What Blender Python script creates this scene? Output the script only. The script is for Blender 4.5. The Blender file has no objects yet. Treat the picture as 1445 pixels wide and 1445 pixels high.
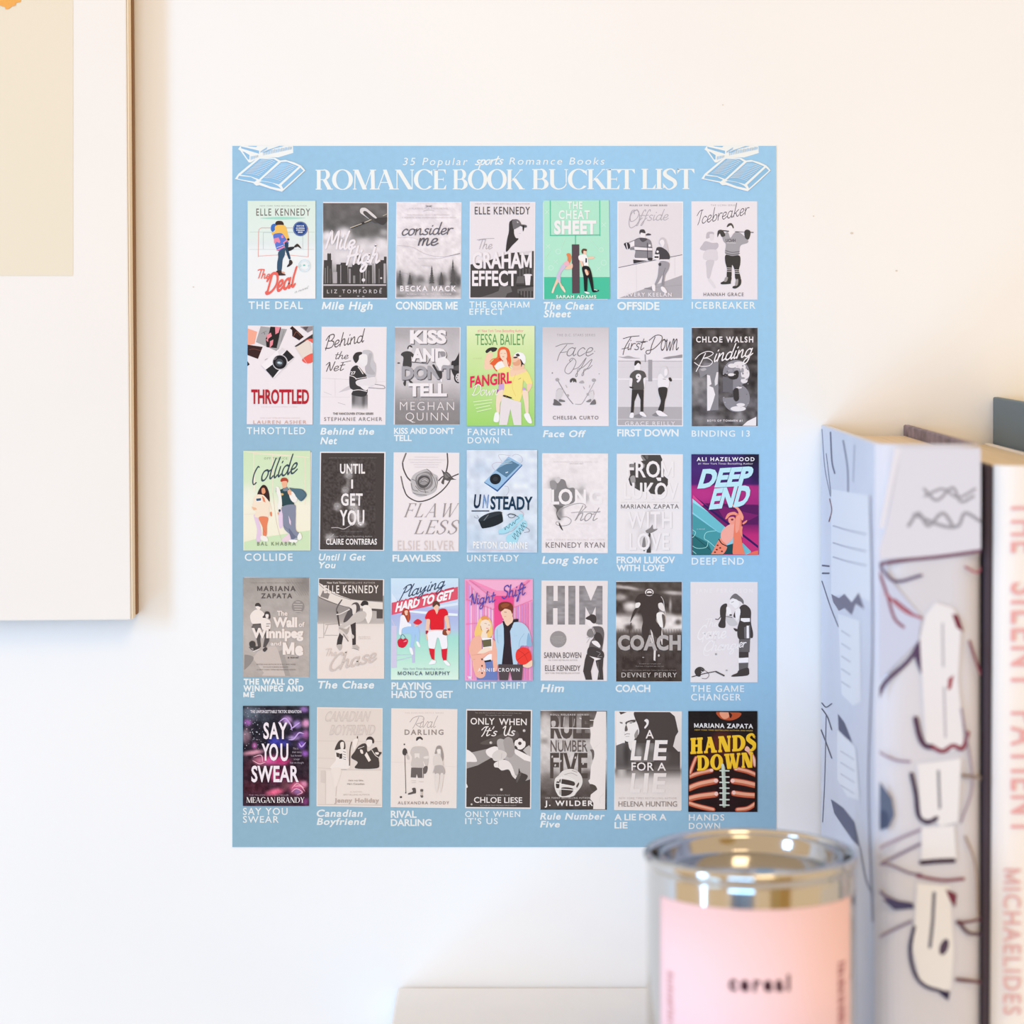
import bpy, math, random
import numpy as np
from mathutils import Vector
from mathutils.geometry import tessellate_polygon
random.seed(7)
# ---------------------------------------------------------------- camera, world, lights, exposure
S = 0.0002815            # metres covered by one photograph pixel on the wall
F = 3430.2               # focal length in pixels
D = 0.9656               # camera to wall
SHELF = 1.10
EYE = SHELF + 0.266
CX, CY = 722.5, 447.0    # point of the picture straight ahead of the lens
sc = bpy.context.scene
cam = bpy.data.cameras.new('camera'); camo = bpy.data.objects.new('camera', cam)
sc.collection.objects.link(camo); sc.camera = camo
camo.location = (0, -D, EYE); camo.rotation_euler = (math.pi/2, 0, 0)
cam.sensor_width = 36; cam.lens = F/1445*36; cam.shift_y = -(722.5-CY)/1445
cam.clip_start = 0.01
cam.dof.use_dof = True; cam.dof.focus_distance = D; cam.dof.aperture_fstop = 6.6
cam.dof.aperture_blades = 7
vs = sc.view_settings
vs.view_transform = 'Standard'; vs.look = 'None'; vs.gamma = 1; vs.exposure = 0.03; vs.use_curve_mapping = False
wd = bpy.data.worlds.new('world'); sc.world = wd; wd.use_nodes = True
wd.node_tree.nodes['Background'].inputs[0].default_value = (0.96, 0.70, 0.42, 1)
wd.node_tree.nodes['Background'].inputs[1].default_value = 1.0
def area(name, loc, target, sx, sy, power, col):
    l = bpy.data.lights.new(name, 'AREA'); l.shape = 'RECTANGLE'; l.size = sx; l.size_y = sy
    l.energy = power; l.color = col
    o = bpy.data.objects.new(name, l); sc.collection.objects.link(o); o.location = loc
    o.rotation_euler = (Vector(target)-Vector(loc)).to_track_quat('-Z', 'Y').to_euler()
    return o
area('window_light', (-1.62, -1.25, EYE+0.2), (-0.05, 0, EYE-0.08), 0.34, 0.9, 17, (0.30, 0.60, 1.0))
area('window_foot_light', (-1.62, -1.25, EYE-0.55), (-0.05, 0, EYE-0.55), 0.10, 0.5, 2.5, (0.30, 0.60, 1.0))
area('ceiling_lamp_light', (0.35, -1.5, EYE+1.25), (0.05, 0, EYE), 0.6, 0.6, 7, (1.0, 0.74, 0.42))
area('low_fill_light', (-1.0, -0.95, EYE-1.0), (-0.2, 0, EYE-0.35), 0.6, 0.4, 4.6, (0.28, 0.66, 1.0))  # added fill without a real source, cools and brightens the lower left wall
area('front_fill_light', (-0.5, -2.2, EYE-0.3), (-0.1, 0, EYE-0.3), 1.0, 0.6, 14, (0.28, 0.62, 1.0))  # soft bluish fill added from the front left, not an actual window
# ---------------------------------------------------------------- helpers
C = sc.collection
def lin(c):
    c = c/255.0
    return c/12.92 if c <= 0.04045 else ((c+0.055)/1.055)**2.4
GAIN = (1.06, 1.035, 1.02)      # light reaching the print, so that inks are given as the colour they show
def ink(h):
    if not isinstance(h, str): h = '%02x%02x%02x' % tuple(int(max(0, min(255, v))) for v in h)
    r = [int(h[i:i+2], 16) for i in (0, 2, 4)]
    return np.array([min(0.86, lin(v)/g) for v, g in zip(r, GAIN)]+[1.0])
def lin_arr(a):
    a = np.clip(a, 0, 255)/255.0
    return np.where(a <= 0.04045, a/12.92, ((a+0.055)/1.055)**2.4)
def mat(name, col, rough=0.6, metal=0.0, spec=0.3, bump=None, vary=None, attr=None):
    m = bpy.data.materials.new(name); m.use_nodes = True
    nt = m.node_tree; b = nt.nodes['Principled BSDF']
    if isinstance(col, str): col = [lin(int(col[i:i+2], 16)) for i in (0, 2, 4)]
    b.inputs['Base Color'].default_value = (*col[:3], 1)
    b.inputs['Roughness'].default_value = rough; b.inputs['Metallic'].default_value = metal
    b.inputs['Specular IOR Level'].default_value = spec
    src = None
    if attr:
        a = nt.nodes.new('ShaderNodeAttribute'); a.attribute_name = attr; src = a.outputs['Color']
        nt.links.new(src, b.inputs['Base Color'])
    if vary:   # (scale, amount, stretch)
        tc = nt.nodes.new('ShaderNodeTexCoord'); mp = nt.nodes.new('ShaderNodeMapping')
        mp.inputs['Scale'].default_value = vary[2] if len(vary) > 2 else (1, 1, 1)
        nz = nt.nodes.new('ShaderNodeTexNoise'); nz.inputs['Scale'].default_value = vary[0]; nz.inputs['Detail'].default_value = 5
        nt.links.new(tc.outputs['Object'], mp.inputs[0]); nt.links.new(mp.outputs[0], nz.inputs['Vector'])
        mr = nt.nodes.new('ShaderNodeMapRange'); mr.inputs['From Min'].default_value = 0.3; mr.inputs['From Max'].default_value = 0.7
        mr.inputs['To Min'].default_value = 1-vary[1]; mr.inputs['To Max'].default_value = 1+vary[1]*0.4
        nt.links.new(nz.outputs['Fac'], mr.inputs['Value'])
        mx = nt.nodes.new('ShaderNodeVectorMath'); mx.operation = 'SCALE'
        if src: nt.links.new(src, mx.inputs[0])
        else: mx.inputs[0].default_value = col[:3]
        nt.links.new(mr.outputs[0], mx.inputs['Scale']); nt.links.new(mx.outputs[0], b.inputs['Base Color'])
    if bump:   # (scale, strength, distance)
        tc = nt.nodes.new('ShaderNodeTexCoord'); nz = nt.nodes.new('ShaderNodeTexNoise')
        nz.inputs['Scale'].default_value = bump[0]; nz.inputs['Detail'].default_value = 6
        bp = nt.nodes.new('ShaderNodeBump'); bp.inputs['Strength'].default_value = bump[1]; bp.inputs['Distance'].default_value = bump[2]
        nt.links.new(tc.outputs['Object'], nz.inputs['Vector']); nt.links.new(nz.outputs['Fac'], bp.inputs['Height'])
        nt.links.new(bp.outputs[0], b.inputs['Normal'])
    return m
def link(name, verts, faces, material, parent=None, smooth=False, loc=(0, 0, 0), label=None):
    me = bpy.data.meshes.new(name); me.from_pydata([tuple(v) for v in verts], [], faces); me.update()
    if smooth: me.polygons.foreach_set('use_smooth', [True]*len(me.polygons))
    if material: me.materials.append(material)
    o = bpy.data.objects.new(name, me); C.objects.link(o); o.location = loc
    if parent: o.parent = parent
    if label: o['label'] = label
    return o
def empty(name, loc, label, cat, group=None):
    o = bpy.data.objects.new(name, None); C.objects.link(o); o.location = loc; o.empty_display_size = 0.02
    o['label'] = label; o['category'] = cat
    if group: o['group'] = group
    return o
def bevel(o, w, n=2):
    m = o.modifiers.new('bevel', 'BEVEL'); m.width = w; m.segments = n; m.limit_method = 'ANGLE'
    return o
def boxv(x0, x1, y0, y1, z0, z1):
    v = [(x, y, z) for z in (z0, z1) for y in (y0, y1) for x in (x0, x1)]
    f = [(0, 2, 3, 1), (4, 5, 7, 6), (0, 1, 5, 4), (2, 6, 7, 3), (0, 4, 6, 2), (1, 3, 7, 5)]
    return v, f
def lathe(name, prof, material, parent, n=96, loc=(0, 0, 0), label=None):
    vs_, fs = [], []
    for r, z in prof:
        for i in range(n):
            a = 2*math.pi*i/n; vs_.append((r*math.cos(a), r*math.sin(a), z))
    for j in range(len(prof)-1):
        for i in range(n):
            k = (i+1) % n
            fs.append((j*n+i, j*n+k, (j+1)*n+k, (j+1)*n+i))
    return link(name, vs_, fs, material, parent, smooth=True, loc=loc, label=label)
# picture pixel -> point on a plane parallel to the wall / on a plane facing sideways
def on_wall(px, py, y=0.0):
    d = D+y
    return ((px-CX)/F*d, y, EYE-(py-CY)/F*d)
def on_side(px, py, X):
    d = X*F/(px-CX)
    return (X, d-D, EYE-(py-CY)/F*d)
# ---------------------------------------------------------------- lettering: sans (built-in font), serif and script (drawn here)
WT = {'thin': -0.012, 'reg': 0.0, 'semi': 0.012, 'bold': 0.028, 'black': 0.05}
CH = '?ABCDEFGHIJKLMNOPQRSTUVWXYZabcdefghijklmnopqrstuvwxyz0123456789.#\'!,"-&'
GL, ADV = {}, {}
def load_sans():
    fnt = []
    for w, off in WT.items():
        for c in CH:
            cu = bpy.data.curves.new('g', 'FONT'); cu.body = c; cu.offset = off; cu.resolution_u = 3
            cu.fill_mode = 'FRONT'
            o = bpy.data.objects.new('g', cu); C.objects.link(o); fnt.append(((w, c), o))
    for c in list(CH)+['', ' ']:
        cu = bpy.data.curves.new('g', 'FONT'); cu.body = 'H'+c+'H'; cu.resolution_u = 1
        o = bpy.data.objects.new('g', cu); C.objects.link(o); fnt.append((('adv', c), o))
    dg = bpy.context.evaluated_depsgraph_get(); dg.update()
    for (w, c), o in fnt:
        e = o.evaluated_get(dg); me = e.to_mesh()
        n = len(me.vertices); co = np.zeros(n*3); me.vertices.foreach_get('co', co); co = co.reshape(-1, 3)[:, :2]
        if w == 'adv': ADV[c] = co[:, 0].max()-co[:, 0].min()
        else:
            me.calc_loop_triangles(); t = np.zeros(len(me.loop_triangles)*3, dtype=np.int32)
            me.loop_triangles.foreach_get('vertices', t); GL[(w, c)] = co[t]   # (3n,2)
        e.to_mesh_clear()
    for _, o in fnt:
        cu = o.data; bpy.data.objects.remove(o); bpy.data.curves.remove(cu)
    b = ADV['']
    for c in list(ADV):
        if c != '': ADV[c] -= b
load_sans()
CAP = GL[('reg', 'H')][:, 1].max()
def _bold_m():
    for w, st in (('bold', .20), ('black', .27), ('semi', .165)):      # the built-in M closes up when thickened
        W = (ADV['M']-.06*CAP)/CAP; g = []
        g += [(.04, 0), (.04+st, 0), (.04+st, 1), (.04, 0), (.04+st, 1), (.04, 1)]
        g += [(W-st, 0), (W, 0), (W, 1), (W-st, 0), (W, 1), (W-st, 1)]
        m = (W+.04)/2; b = .06
        for x0, x1 in ((.04, m-st*.42), (W-st, m-st*.58)): g += [(x0, 1), (x0+st, 1), (x1+st, b), (x0, 1), (x1+st, b), (x1, b)]
        GL[(w, 'M')] = np.array(g)*CAP
_bold_m()
def sans(txt, w='reg', track=0.0):
    x = 0; out = []
    for c in txt:
        if c in CH: out.append(GL[(w, c)]+np.array([x, 0]))
        x += ADV[c]+track
    return np.concatenate(out)/CAP          # cap height = 1, triangle soup
def quad(a, b, c, d): return [a, b, c, a, c, d]
def catmull(p, n=6, closed=False):
    p = np.array(p, float)
    if len(p) < 3: return p
    q = np.vstack([p[-1:], p, p[:2]]) if closed else np.vstack([2*p[:1]-p[1:2], p, 2*p[-1:]-p[-2:-1]])
    out = []
    for i in range(len(q)-3):
        t = np.linspace(0, 1, n, endpoint=False)[:, None]
        a, b, c, d = q[i:i+4]
        out.append(0.5*((2*b)+(-a+c)*t+(2*a-5*b+4*c-d)*t*t+(-a+3*b-3*c+d)*t**3))
    out = np.vstack(out)
    return out if closed else np.vstack([out, p[-1:]])
def stroke(p, w, taper=False, caps=True):
    p = np.array(p, float)
    keep = [0]+[i for i in range(1, len(p)) if np.hypot(*(p[i]-p[i-1])) > 1e-9]; p = p[keep]
    if len(p) < 2: return []
    t = np.gradient(p, axis=0); t /= np.hypot(t[:, 0], t[:, 1])[:, None]+1e-12
    n = np.stack([-t[:, 1], t[:, 0]], 1)
    ww = np.full(len(p), w/2.0) if np.isscalar(w) else np.asarray(w)/2.0
    if taper: ww = ww*np.clip(np.sin(np.linspace(0.25, math.pi-0.25, len(p)))*1.3, 0.25, 1)
    l, r = p+n*ww[:, None], p-n*ww[:, None]
    out = []
    for i in range(len(p)-1): out += quad(l[i], r[i], r[i+1], l[i+1])
    if caps:
        for k in (0, -1):
            c = p[k]; rr = ww[k]
            pts = [c+rr*np.array([math.cos(a), math.sin(a)]) for a in np.linspace(0, 2*math.pi, 7)[:-1]]
            for i in range(1, 5): out += [pts[0], pts[i], pts[i+1]]
    return out
SK = {  # pen strokes of a joined hand, x-height 10, ascender 20
'a':(12,'8,9 5,10 2,8 1,4 2,1 5,0 8,3 9,9;9,10 8.5,3 10,0 12,2'),'b':(10.5,'2,20 1.5,10 2,1 5,0 8,2 9,6 7,9 4,8 2,4'),
'c':(10,'9,8 6,10 3,8 1.5,4 3,.5 6,0 10,3'),'d':(12,'8,9 5,10 2,8 1,4 2,1 5,0 8,3 9,10 10,20;9.3,11 9,3 10.5,0 12,2'),
'e':(10,'1,4 6,5 8,8 6,10 3,9 1.5,5 2.5,1 5.5,0 10,3'),'f':(8,'9,17 8,20 6,19 4.5,12 3,-6 1,-9 .5,-7 3,0 7,5;1,9 8,10'),
'g':(12,'8,9 5,10 2,8 1,4 2,1 5,.5 8,3 9,9;9,10 8,-5 5,-9 2,-8 3,-4 8,0 12,3'),'h':(12,'3,20 2,10 1,0;1.5,4 4,9 7,10 8,7 8,2 9.5,0 12,2'),
'i':(5.5,'2,10 1.5,3 3,0 5.5,2;3,14 3.4,15'),'k':(11,'3,20 2,10 1,0;9,10 2,4.5;4,6 8,0 11,2'),'l':(6,'4,20 2,10 2,2 4,0 6,2'),
'm':(15,'1,10 1,0;1.2,5 4,10 6,9 6,0;6.2,5 9,10 11,9 11,2 12.5,0 15,2'),'n':(11.5,'1,10 1,0;1.2,5 5,10 7,9 7.5,2 9,0 12,2'),
'o':(11,'6,10 2.5,9 1,5 2.5,.5 6,0 9,4 8.5,8.5 6,10;8.5,8 12,9'),'p':(10.5,'2,10 1,-9;1.8,5 5,10 9,8 8.5,2 5,0 2,2'),
'r':(8,'1,10 1.5,0;1.5,5 4,9.5 8,9.5'),'s':(9,'8,9 5,10 2.5,8 4,5.5 7,4 7,1 4,0 .5,1'),'t':(8,'4,17 2.5,4 4,0 8,3;0,11 8,12'),
'u':(12,'1,10 1,3 3,0 6,2 8,10;8,10 8,2 10,0 12,2'),'v':(9,'0,10 3,0 8,10 10,9'),'w':(14,'0,10 2,1 4,0 7,8 8.5,1 10,0 13,10 15,9'),
'y':(12,'1,10 1.5,4 4,2 8,9;9,10 7,-4 4,-9 1,-7 5,-1 11,3'),"'":(4,'3,20 2,15'),
'B':(14,'4,19 1,-2;-1,13 3,19 10,20 12,16 8,11 4,11;8,11 13,8 12,2 7,0 0,1'),'C':(14,'14,17 11,20 6,17 2,9 3,2 8,0 14,4'),
'D':(16,'5,19 2,1;-1,14 5,20 13,18 15,9 10,2 3,0 0,2'),'F':(13,'6,19 2,-3;0,16 6,20 16,20;1,9 10,11'),'H':(14,'3,20 1,0;11,20 10,0;0,9 13,11'),
'I':(8,'-2,13 2,19 8,20;6,20 4,5 2,-1'),'M':(16,'0,0 3,20 7,5 12,20 14,0'),'N':(13,'-2,14 3,19 2,0;3,19 9,1 12,20'),
'O':(16,'8,20 3,17 1,9 4,0 9,0 14,6 14,15 9,20 5,17 7,13'),'P':(12,'5,18 1,-3;1,16 5,20 11,20 13,15 9,10 4,9'),
'R':(14,'5,19 1,-1;-1,14 5,20 12,19 12,14 4,10;6,10 9,2 14,0'),'S':(13,'13,17 9,20 4,18 4,13 10,9 10,3 5,-1 0,2'),
'T':(12,'0,18 5,20 15,20;8,20 6,0'),'U':(15,'-1,16 3,20 3,6 6,0 10,3 13,20;13,20 12,3 15,1'),'G':(15,'14,17 11,20 6,17 2,9 3,2 8,0 13,4 13,9 9,9;13,9 12,-4'),
'Y':(12,'1,20 3,11 7,11 12,20;12,20 8,-3 3,-6'),'E':(12,'12,18 8,20 4,17 5,12 9,11 4,10 2,4 6,0 12,3'),'L':(10,'6,20 3,10 1,1 5,0 11,1'),'A':(14,'0,0 8,20 11,0;3,7 13,8')}
def script(txt, w=1.6, shear=0.25):
    x = 0; out = []
    for c in txt:
        if c == ' ': x += 7; continue
        adv, st = SK[c]
        for s in st.split(';'):
            p = [tuple(map(float, q.split(','))) for q in s.split()]
            q = catmull(p, 5); q = q+np.array([x, 0])
            out += stroke(q, w, taper=False)
        x += adv
    a = np.array(out); a[:, 0] += a[:, 1]*shear
    return a
def serif(txt, T=0.135, t=0.035, s=0.055, gap=0.05, bold_sl=False):
    x = 0; out = []
    def bar(x0, y0, x1, y1, w): return quad((x0, y0), (x0+w, y0), (x1+w, y1), (x1, y1))
    def rect(x0, y0, x1, y1): return quad((x0, y0), (x1, y0), (x1, y1), (x0, y1))
    def ring(cx, cy, rx, ry, th, tv, a0=0, a1=360, n=28):
        o = []; A = np.radians(np.linspace(a0, a1, n))
        for a, b in zip(A[:-1], A[1:]):
            P_ = lambda q, k: (cx+(rx-k*th)*math.cos(q), cy+(ry-k*tv)*math.sin(q))
            o += quad(P_(a, 0), P_(b, 0), P_(b, 1), P_(a, 1))
        return o
    def foot(xc, w, y):   # serif under/over a stem of width w
        return rect(xc-s, y, xc+w+s, y+t) if y < 0.5 else rect(xc-s, y-t, xc+w+s, y)
    for c in txt:
        g = []
        if c == ' ': x += 0.26; continue
        if c == 'I': W = T+2*s; g += bar(s, 0, s, 1, T)+foot(s, T, 0)+foot(s, T, 1)
        elif c in 'LEF':
            W = 0.56; g += bar(s, 0, s, 1, T)+foot(s, T, 1)+foot(s, T, 0)
            if c in 'LE': g += rect(s, 0, W, t)+[(W-.1, t), (W, 0), (W+.03, .26)]
            if c in 'EF': g += rect(s, 1-t, W-.02, 1)+[(W-.1, 1-t), (W, 1), (W, .76)]+rect(s+T, .5-t/2, W-.12, .5+t/2)+[(W-.14, .5), (W-.09, .62), (W-.09, .38)]
        elif c == 'T': W = 0.68; g += bar(W/2-T/2, 0, W/2-T/2, 1, T)+foot(W/2-T/2, T, 0)+rect(0, 1-t, W, 1)+[(0, 1), (.12, 1-t), (-.01, .76)]+[(W, 1), (W-.12, 1-t), (W+.01, .76)]
        elif c == 'H': W = 0.8; g += bar(s, 0, s, 1, T)+bar(W-s-T, 0, W-s-T, 1, T)+rect(s, .5-t/2, W-s, .5+t/2)+foot(s, T, 0)+foot(s, T, 1)+foot(W-s-T, T, 0)+foot(W-s-T, T, 1)
        elif c == 'N': W = 0.82; g += bar(s, 0, s, 1, t)+bar(W-s-T*1.2, 0, s-.02, 1, T*1.2)+bar(W-s-t, 0, W-s-t, 1, t)+foot(s, t, 0)+rect(0, 1-t, s+T, 1)+foot(W-s-t, t, 1)
        elif c == 'M': W = 1.02; g += bar(s, 0, s+.02, 1, t)+bar(W/2-T/2, 0, s, 1, T*1.15)+bar(W/2-t/2, 0, W-s-T, 1, t)+bar(W-s-T, 0, W-s-T-.02, 1, T)+foot(s, t, 0)+foot(W-s-T, T, 0)+rect(0, 1-t, s+T*.8, 1)+foot(W-s-T, T, 1)
        elif c == 'A': W = 0.84; g += bar(s, 0, W/2-t, 1, t)+bar(W-s-T, 0, W/2-T*.75, 1, T)+rect(W*.25, .33, W*.7, .33+t)+foot(s, t, 0)+foot(W-s-T, T, 0)
        elif c == 'V': W = 0.8; g += bar(W/2-T/2, 0, s, 1, T)+bar(W/2-t/2, 0, W-s-t, 1, t)+foot(s, T, 1)+foot(W-s-t, t, 1)
        elif c == 'W':
            W = 1.16; g += bar(W*.3-T/2, 0, s, 1, T)+bar(W*.3, 0, W*.5, 1, t)+bar(W*.7-T/2, 0, W*.45-T/2, 1, T)+bar(W*.7, 0, W-s-t, 1, t)+foot(s, T, 1)+foot(W*.45, T*.5, 1)+foot(W-s-t, t, 1)
        elif c == 'Y': W = 0.76; g += bar(W/2-T/2, .42, s, 1, T)+bar(W/2, .42, W-s-t, 1, t)+bar(W/2-T/2, 0, W/2-T/2, .45, T)+foot(s, T, 1)+foot(W-s-t, t, 1)+foot(W/2-T/2, T, 0)
        elif c == 'K': W = 0.8; g += bar(s, 0, s, 1, T)+foot(s, T, 0)+foot(s, T, 1)+bar(s+T, .42, W-s-t-.04, 1, t)+bar(W-T-.02, 0, s+T+.03, .55, T*1.15)+foot(W-s-t-.04, t, 1)+foot(W-T, T, 0)
        elif c == 'O': W = 0.92; g += ring(W/2, .5, W/2, .52, T*1.1, t)
        elif c in 'CG':
            W = 0.84; g += ring(.46, .5, .46, .52, T*1.1, t, 42, 318)
            g += [(W-.04, .98), (W-.02, .66), (W-.14, .84)]
            if c == 'G': g += bar(W-.1-T/2, 0, W-.1-T/2, .42, T)+foot(W-.1-T/2, T, .42+t) if 0 else bar(W-.1-T/2, .02, W-.1-T/2, .42, T)+rect(W-.2-T/2, .42-t, W+.03, .42)
        elif c == 'D': W = 0.86; g += bar(s, 0, s, 1, T)+foot(s, T, 0)+foot(s, T, 1)+rect(s, 0, .4, t)+rect(s, 1-t, .4, 1)+ring(.38, .5, W-.38, .5, T*1.1, t, -90, 90)
        elif c in 'RPB':
            W = 0.72; g += bar(s, 0, s, 1, T)+foot(s, T, 0)+foot(s, T, 1)+rect(s, 1-t, .38, 1)+rect(s, .5-t/2, .38, .5+t/2)
            g += ring(.36, .75, .27, .25+t/2, T, t, -90, 90)
            if c == 'R': g += bar(W-T-.02, 0, .3, .5, T*1.1)+foot(W-T, T*.9, 0)
            if c == 'B': g += rect(s, 0, .38, t)+ring(.36, .26, .34, .26+t/2, T*1.1, t, -90, 90)
        elif c == 'U': W = 0.82; g += bar(s, .3, s, 1, T)+foot(s, T, 1)+bar(W-s-t, .3, W-s-t, 1, t)+foot(W-s-t, t, 1)+ring(W/2, .32, W/2-s, .34, T, t*1.3, 180, 270)+ring(W/2, .32, W/2-s, .34, t, t*1.3, 270, 360)
        elif c == 'S':
            W = 0.58; p = catmull([(.5, .8), (.4, .97), (.25, .99), (.1, .88), (.1, .7), (.28, .54), (.46, .4), (.5, .2), (.36, .03), (.2, .0), (.04, .18)], 6)
            tt = np.gradient(p, axis=0); v = np.abs(tt[:, 1])/np.hypot(tt[:, 0], tt[:, 1]); k = np.linspace(0, 1, len(p))
            w = t+(T-t)*np.exp(-((k-.5)/.2)**2)+(T-t)*.35*v*np.exp(-((k-.5)/.45)**4)
            g += stroke(p, w, caps=False)+[(.5, .98), (.54, .7), (.44, .84)]+[(.02, .02), (.0, .3), (.12, .14)]
        out += [(px+x, py) for px, py in g]; x += W+gap
    return np.array(out)
# ---------------------------------------------------------------- printed artwork: flat ink laid layer by layer on a surface
def clip_tri(tri, cl):
    poly = list(tri)
    n = len(cl)
    for i in range(n):
        a, b = cl[i], cl[(i+1) % n]; ex, ey = b[0]-a[0], b[1]-a[1]
        d = [ex*(p[1]-a[1])-ey*(p[0]-a[0]) for p in poly]; out = []
        for j in range(len(poly)):
            k = (j+1) % len(poly)
            if d[j] >= 0: out.append(poly[j])
            if (d[j] >= 0) != (d[k] >= 0):
                t = d[j]/(d[j]-d[k]); out.append(poly[j]+(poly[k]-poly[j])*t)
        poly = out
        if len(poly) < 3: return []
    return poly
class Art:
    STEP = 5e-6
    def __init__(s, mapf, ox=0, oy=0, k=1.0, clip=None, base=0.0):
        s.map, s.ox, s.oy, s.k, s.clip, s.base = mapf, ox, oy, k, clip, base
        s.n = 0; s.b = {'art': [], 'text': []}
    def px(s, a): return np.asarray(a, float)*s.k+np.array([s.ox, s.oy])
    def tris(s, a, col, bucket='art'):
        p = s.px(a); s.n += 1
        if s.clip is not None:
            cl = s.clip; ar = 0
            inside = np.ones(len(p), bool)
            for i in range(len(cl)):
                q, r = cl[i], cl[(i+1) % len(cl)]
                inside &= ((r[0]-q[0])*(p[:, 1]-q[1])-(r[1]-q[1])*(p[:, 0]-q[0])) >= 0
            t = p.reshape(-1, 3, 2); ins = inside.reshape(-1, 3).all(1)
            keep = [t[ins].reshape(-1, 2)]
            for tr in t[~ins]:
                q = clip_tri(tr, cl)
                for i in range(1, len(q)-1): keep.append(np.array([q[0], q[i], q[i+1]]))
            p = np.concatenate(keep) if keep else p[:0]
        if len(p): s.b[bucket].append((p, ink(col), s.n))
    def P(s, col, *xy, bucket='art'):
        p = np.array(xy, float).reshape(-1, 2)
        tr = tessellate_polygon([[Vector((x, y, 0)) for x, y in p]])
        s.tris(p[np.array(tr).reshape(-1)], col, bucket)
    def SP(s, col, *xy):
        p = catmull(np.array(xy, float).reshape(-1, 2), 5, True); s.P(col, *p.reshape(-1))
    def R(s, col, x0, y0, x1, y1): s.tris(quad((x0, y0), (x1, y0), (x1, y1), (x0, y1)), col)
    def E(s, col, cx, cy, rx, ry=None, rot=0, n=20):
        ry = ry or rx; a = np.linspace(0, 2*math.pi, n, endpoint=False); r = math.radians(rot)
        x, y = rx*np.cos(a), ry*np.sin(a)
        p = np.stack([cx+x*math.cos(r)-y*math.sin(r), cy+x*math.sin(r)+y*math.cos(r)], 1)
        s.tris(np.concatenate([[p[0], p[i], p[i+1]] for i in range(1, n-1)]), col)
    def O(s, col, cx, cy, r, w, ry=None):
        a = np.linspace(0, 2*math.pi, 25); ry = ry or r
        s.tris(stroke(np.stack([cx+r*np.cos(a), cy+ry*np.sin(a)], 1), w, caps=False), col)
    def L(s, col, w, *xy, sm=True, taper=False):
        p = np.array(xy, float).reshape(-1, 2)
        if sm: p = catmull(p, 6)
        s.tris(stroke(p, w, taper=taper), col)
    def G(s, x0, y0, x1, y1, stops, blobs=(), noise=0, nscale=5, fine=0, nx=46, ny=69, seed=1):
        """a photograph printed as a fine grid of ink: vertical stops [(v, hex)], soft blobs (cx,cy,rx,ry,hex,alpha[,rot]), grain"""
        s.n += 1; u = np.linspace(x0, x1, nx); v = np.linspace(y0, y1, ny); U, V = np.meshgrid(u, v)
        vv = (V-y0)/(y1-y0); ks = [k for k, _ in stops]; hx = np.array([[int(h[i:i+2], 16) for i in (0, 2, 4)] for _, h in stops], float)
        col = np.stack([np.interp(vv, ks, hx[:, i]) for i in range(3)], -1)
        for b in blobs:
            cx, cy, rx, ry, h, al = b[:6]; r = math.radians(b[6]) if len(b) > 6 else 0
            dx, dy = U-cx, V-cy; a_ = (dx*math.cos(r)+dy*math.sin(r))/rx; b_ = (-dx*math.sin(r)+dy*math.cos(r))/ry
            g = (al*np.exp(-(a_**2+b_**2)**1.5))[..., None]; c = np.array([int(h[i:i+2], 16) for i in (0, 2, 4)], float)
            col = col*(1-g)+c*g
        rs = np.random.RandomState(seed)
        if noise:
            m = rs.rand(nscale*3, nscale*2)*2-1
            gy = np.linspace(0, nscale*3-1.001, ny); gx = np.linspace(0, nscale*2-1.001, nx)
            iy, ix = gy.astype(int), gx.astype(int); fy, fx = (gy-iy)[:, None], (gx-ix)[None]
            fy, fx = fy*fy*(3-2*fy), fx*fx*(3-2*fx)
            nn = (m[iy][:, ix]*(1-fy)+m[iy+1][:, ix]*fy)*(1-fx)+(m[iy][:, ix+1]*(1-fy)+m[iy+1][:, ix+1]*fy)*fx
            col += nn[..., None]*noise
        if fine: col += (rs.rand(ny, nx)*2-1)[..., None]*fine*0.5
        c = lin_arr(col)/np.array(GAIN); c = np.minimum(c, 0.86)
        c = np.concatenate([c, np.ones(c.shape[:2]+(1,))], -1)
        p = s.px(np.stack([U, V], -1)); i = np.arange(ny-1)[:, None]; j = np.arange(nx-1)[None]
        def q(a): return np.stack([a[:-1, :-1], a[:-1, 1:], a[1:, 1:], a[:-1, :-1], a[1:, 1:], a[1:, :-1]], 2).reshape(-1, a.shape[-1])
        s.b['art'].append((q(p), q(c), s.n))
    def fit(s, a, x0, y0, x1, y1, col, sl=0, it=0, cap=1.0, bucket='text'):
        """lettering fitted into a box: y0 = top of the capitals, y1 = baseline; sl = slope, it = slant"""
        a = np.array(a, float); a[:, 1] /= cap; a[:, 0] += a[:, 1]*it*(y1-y0)/(x1-x0)*(a[:, 0].max()-a[:, 0].min())
        lo, hi = a[:, 0].min(), a[:, 0].max()
        X = x0+(a[:, 0]-lo)/(hi-lo)*(x1-x0); Y = y1-a[:, 1]*(y1-y0)+(X-x0)*sl
        s.tris(np.stack([X, Y], 1), col, bucket)
    def T(s, txt, x0, y0, x1, y1, col, w='reg', sl=0, it=0, track=0.0): s.fit(sans(txt, w, track), x0, y0, x1, y1, col, sl, it)
    def SC(s, txt, x0, y0, x1, y1, col, w=1.6, sl=0, shear=0.25): s.fit(script(txt, w, shear), x0, y0, x1, y1, col, sl, 0, 20.0)
    def SF(s, txt, x0, y0, x1, y1, col, sl=0, it=0, **k): s.fit(serif(txt, **k), x0, y0, x1, y1, col, sl, it)
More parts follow.
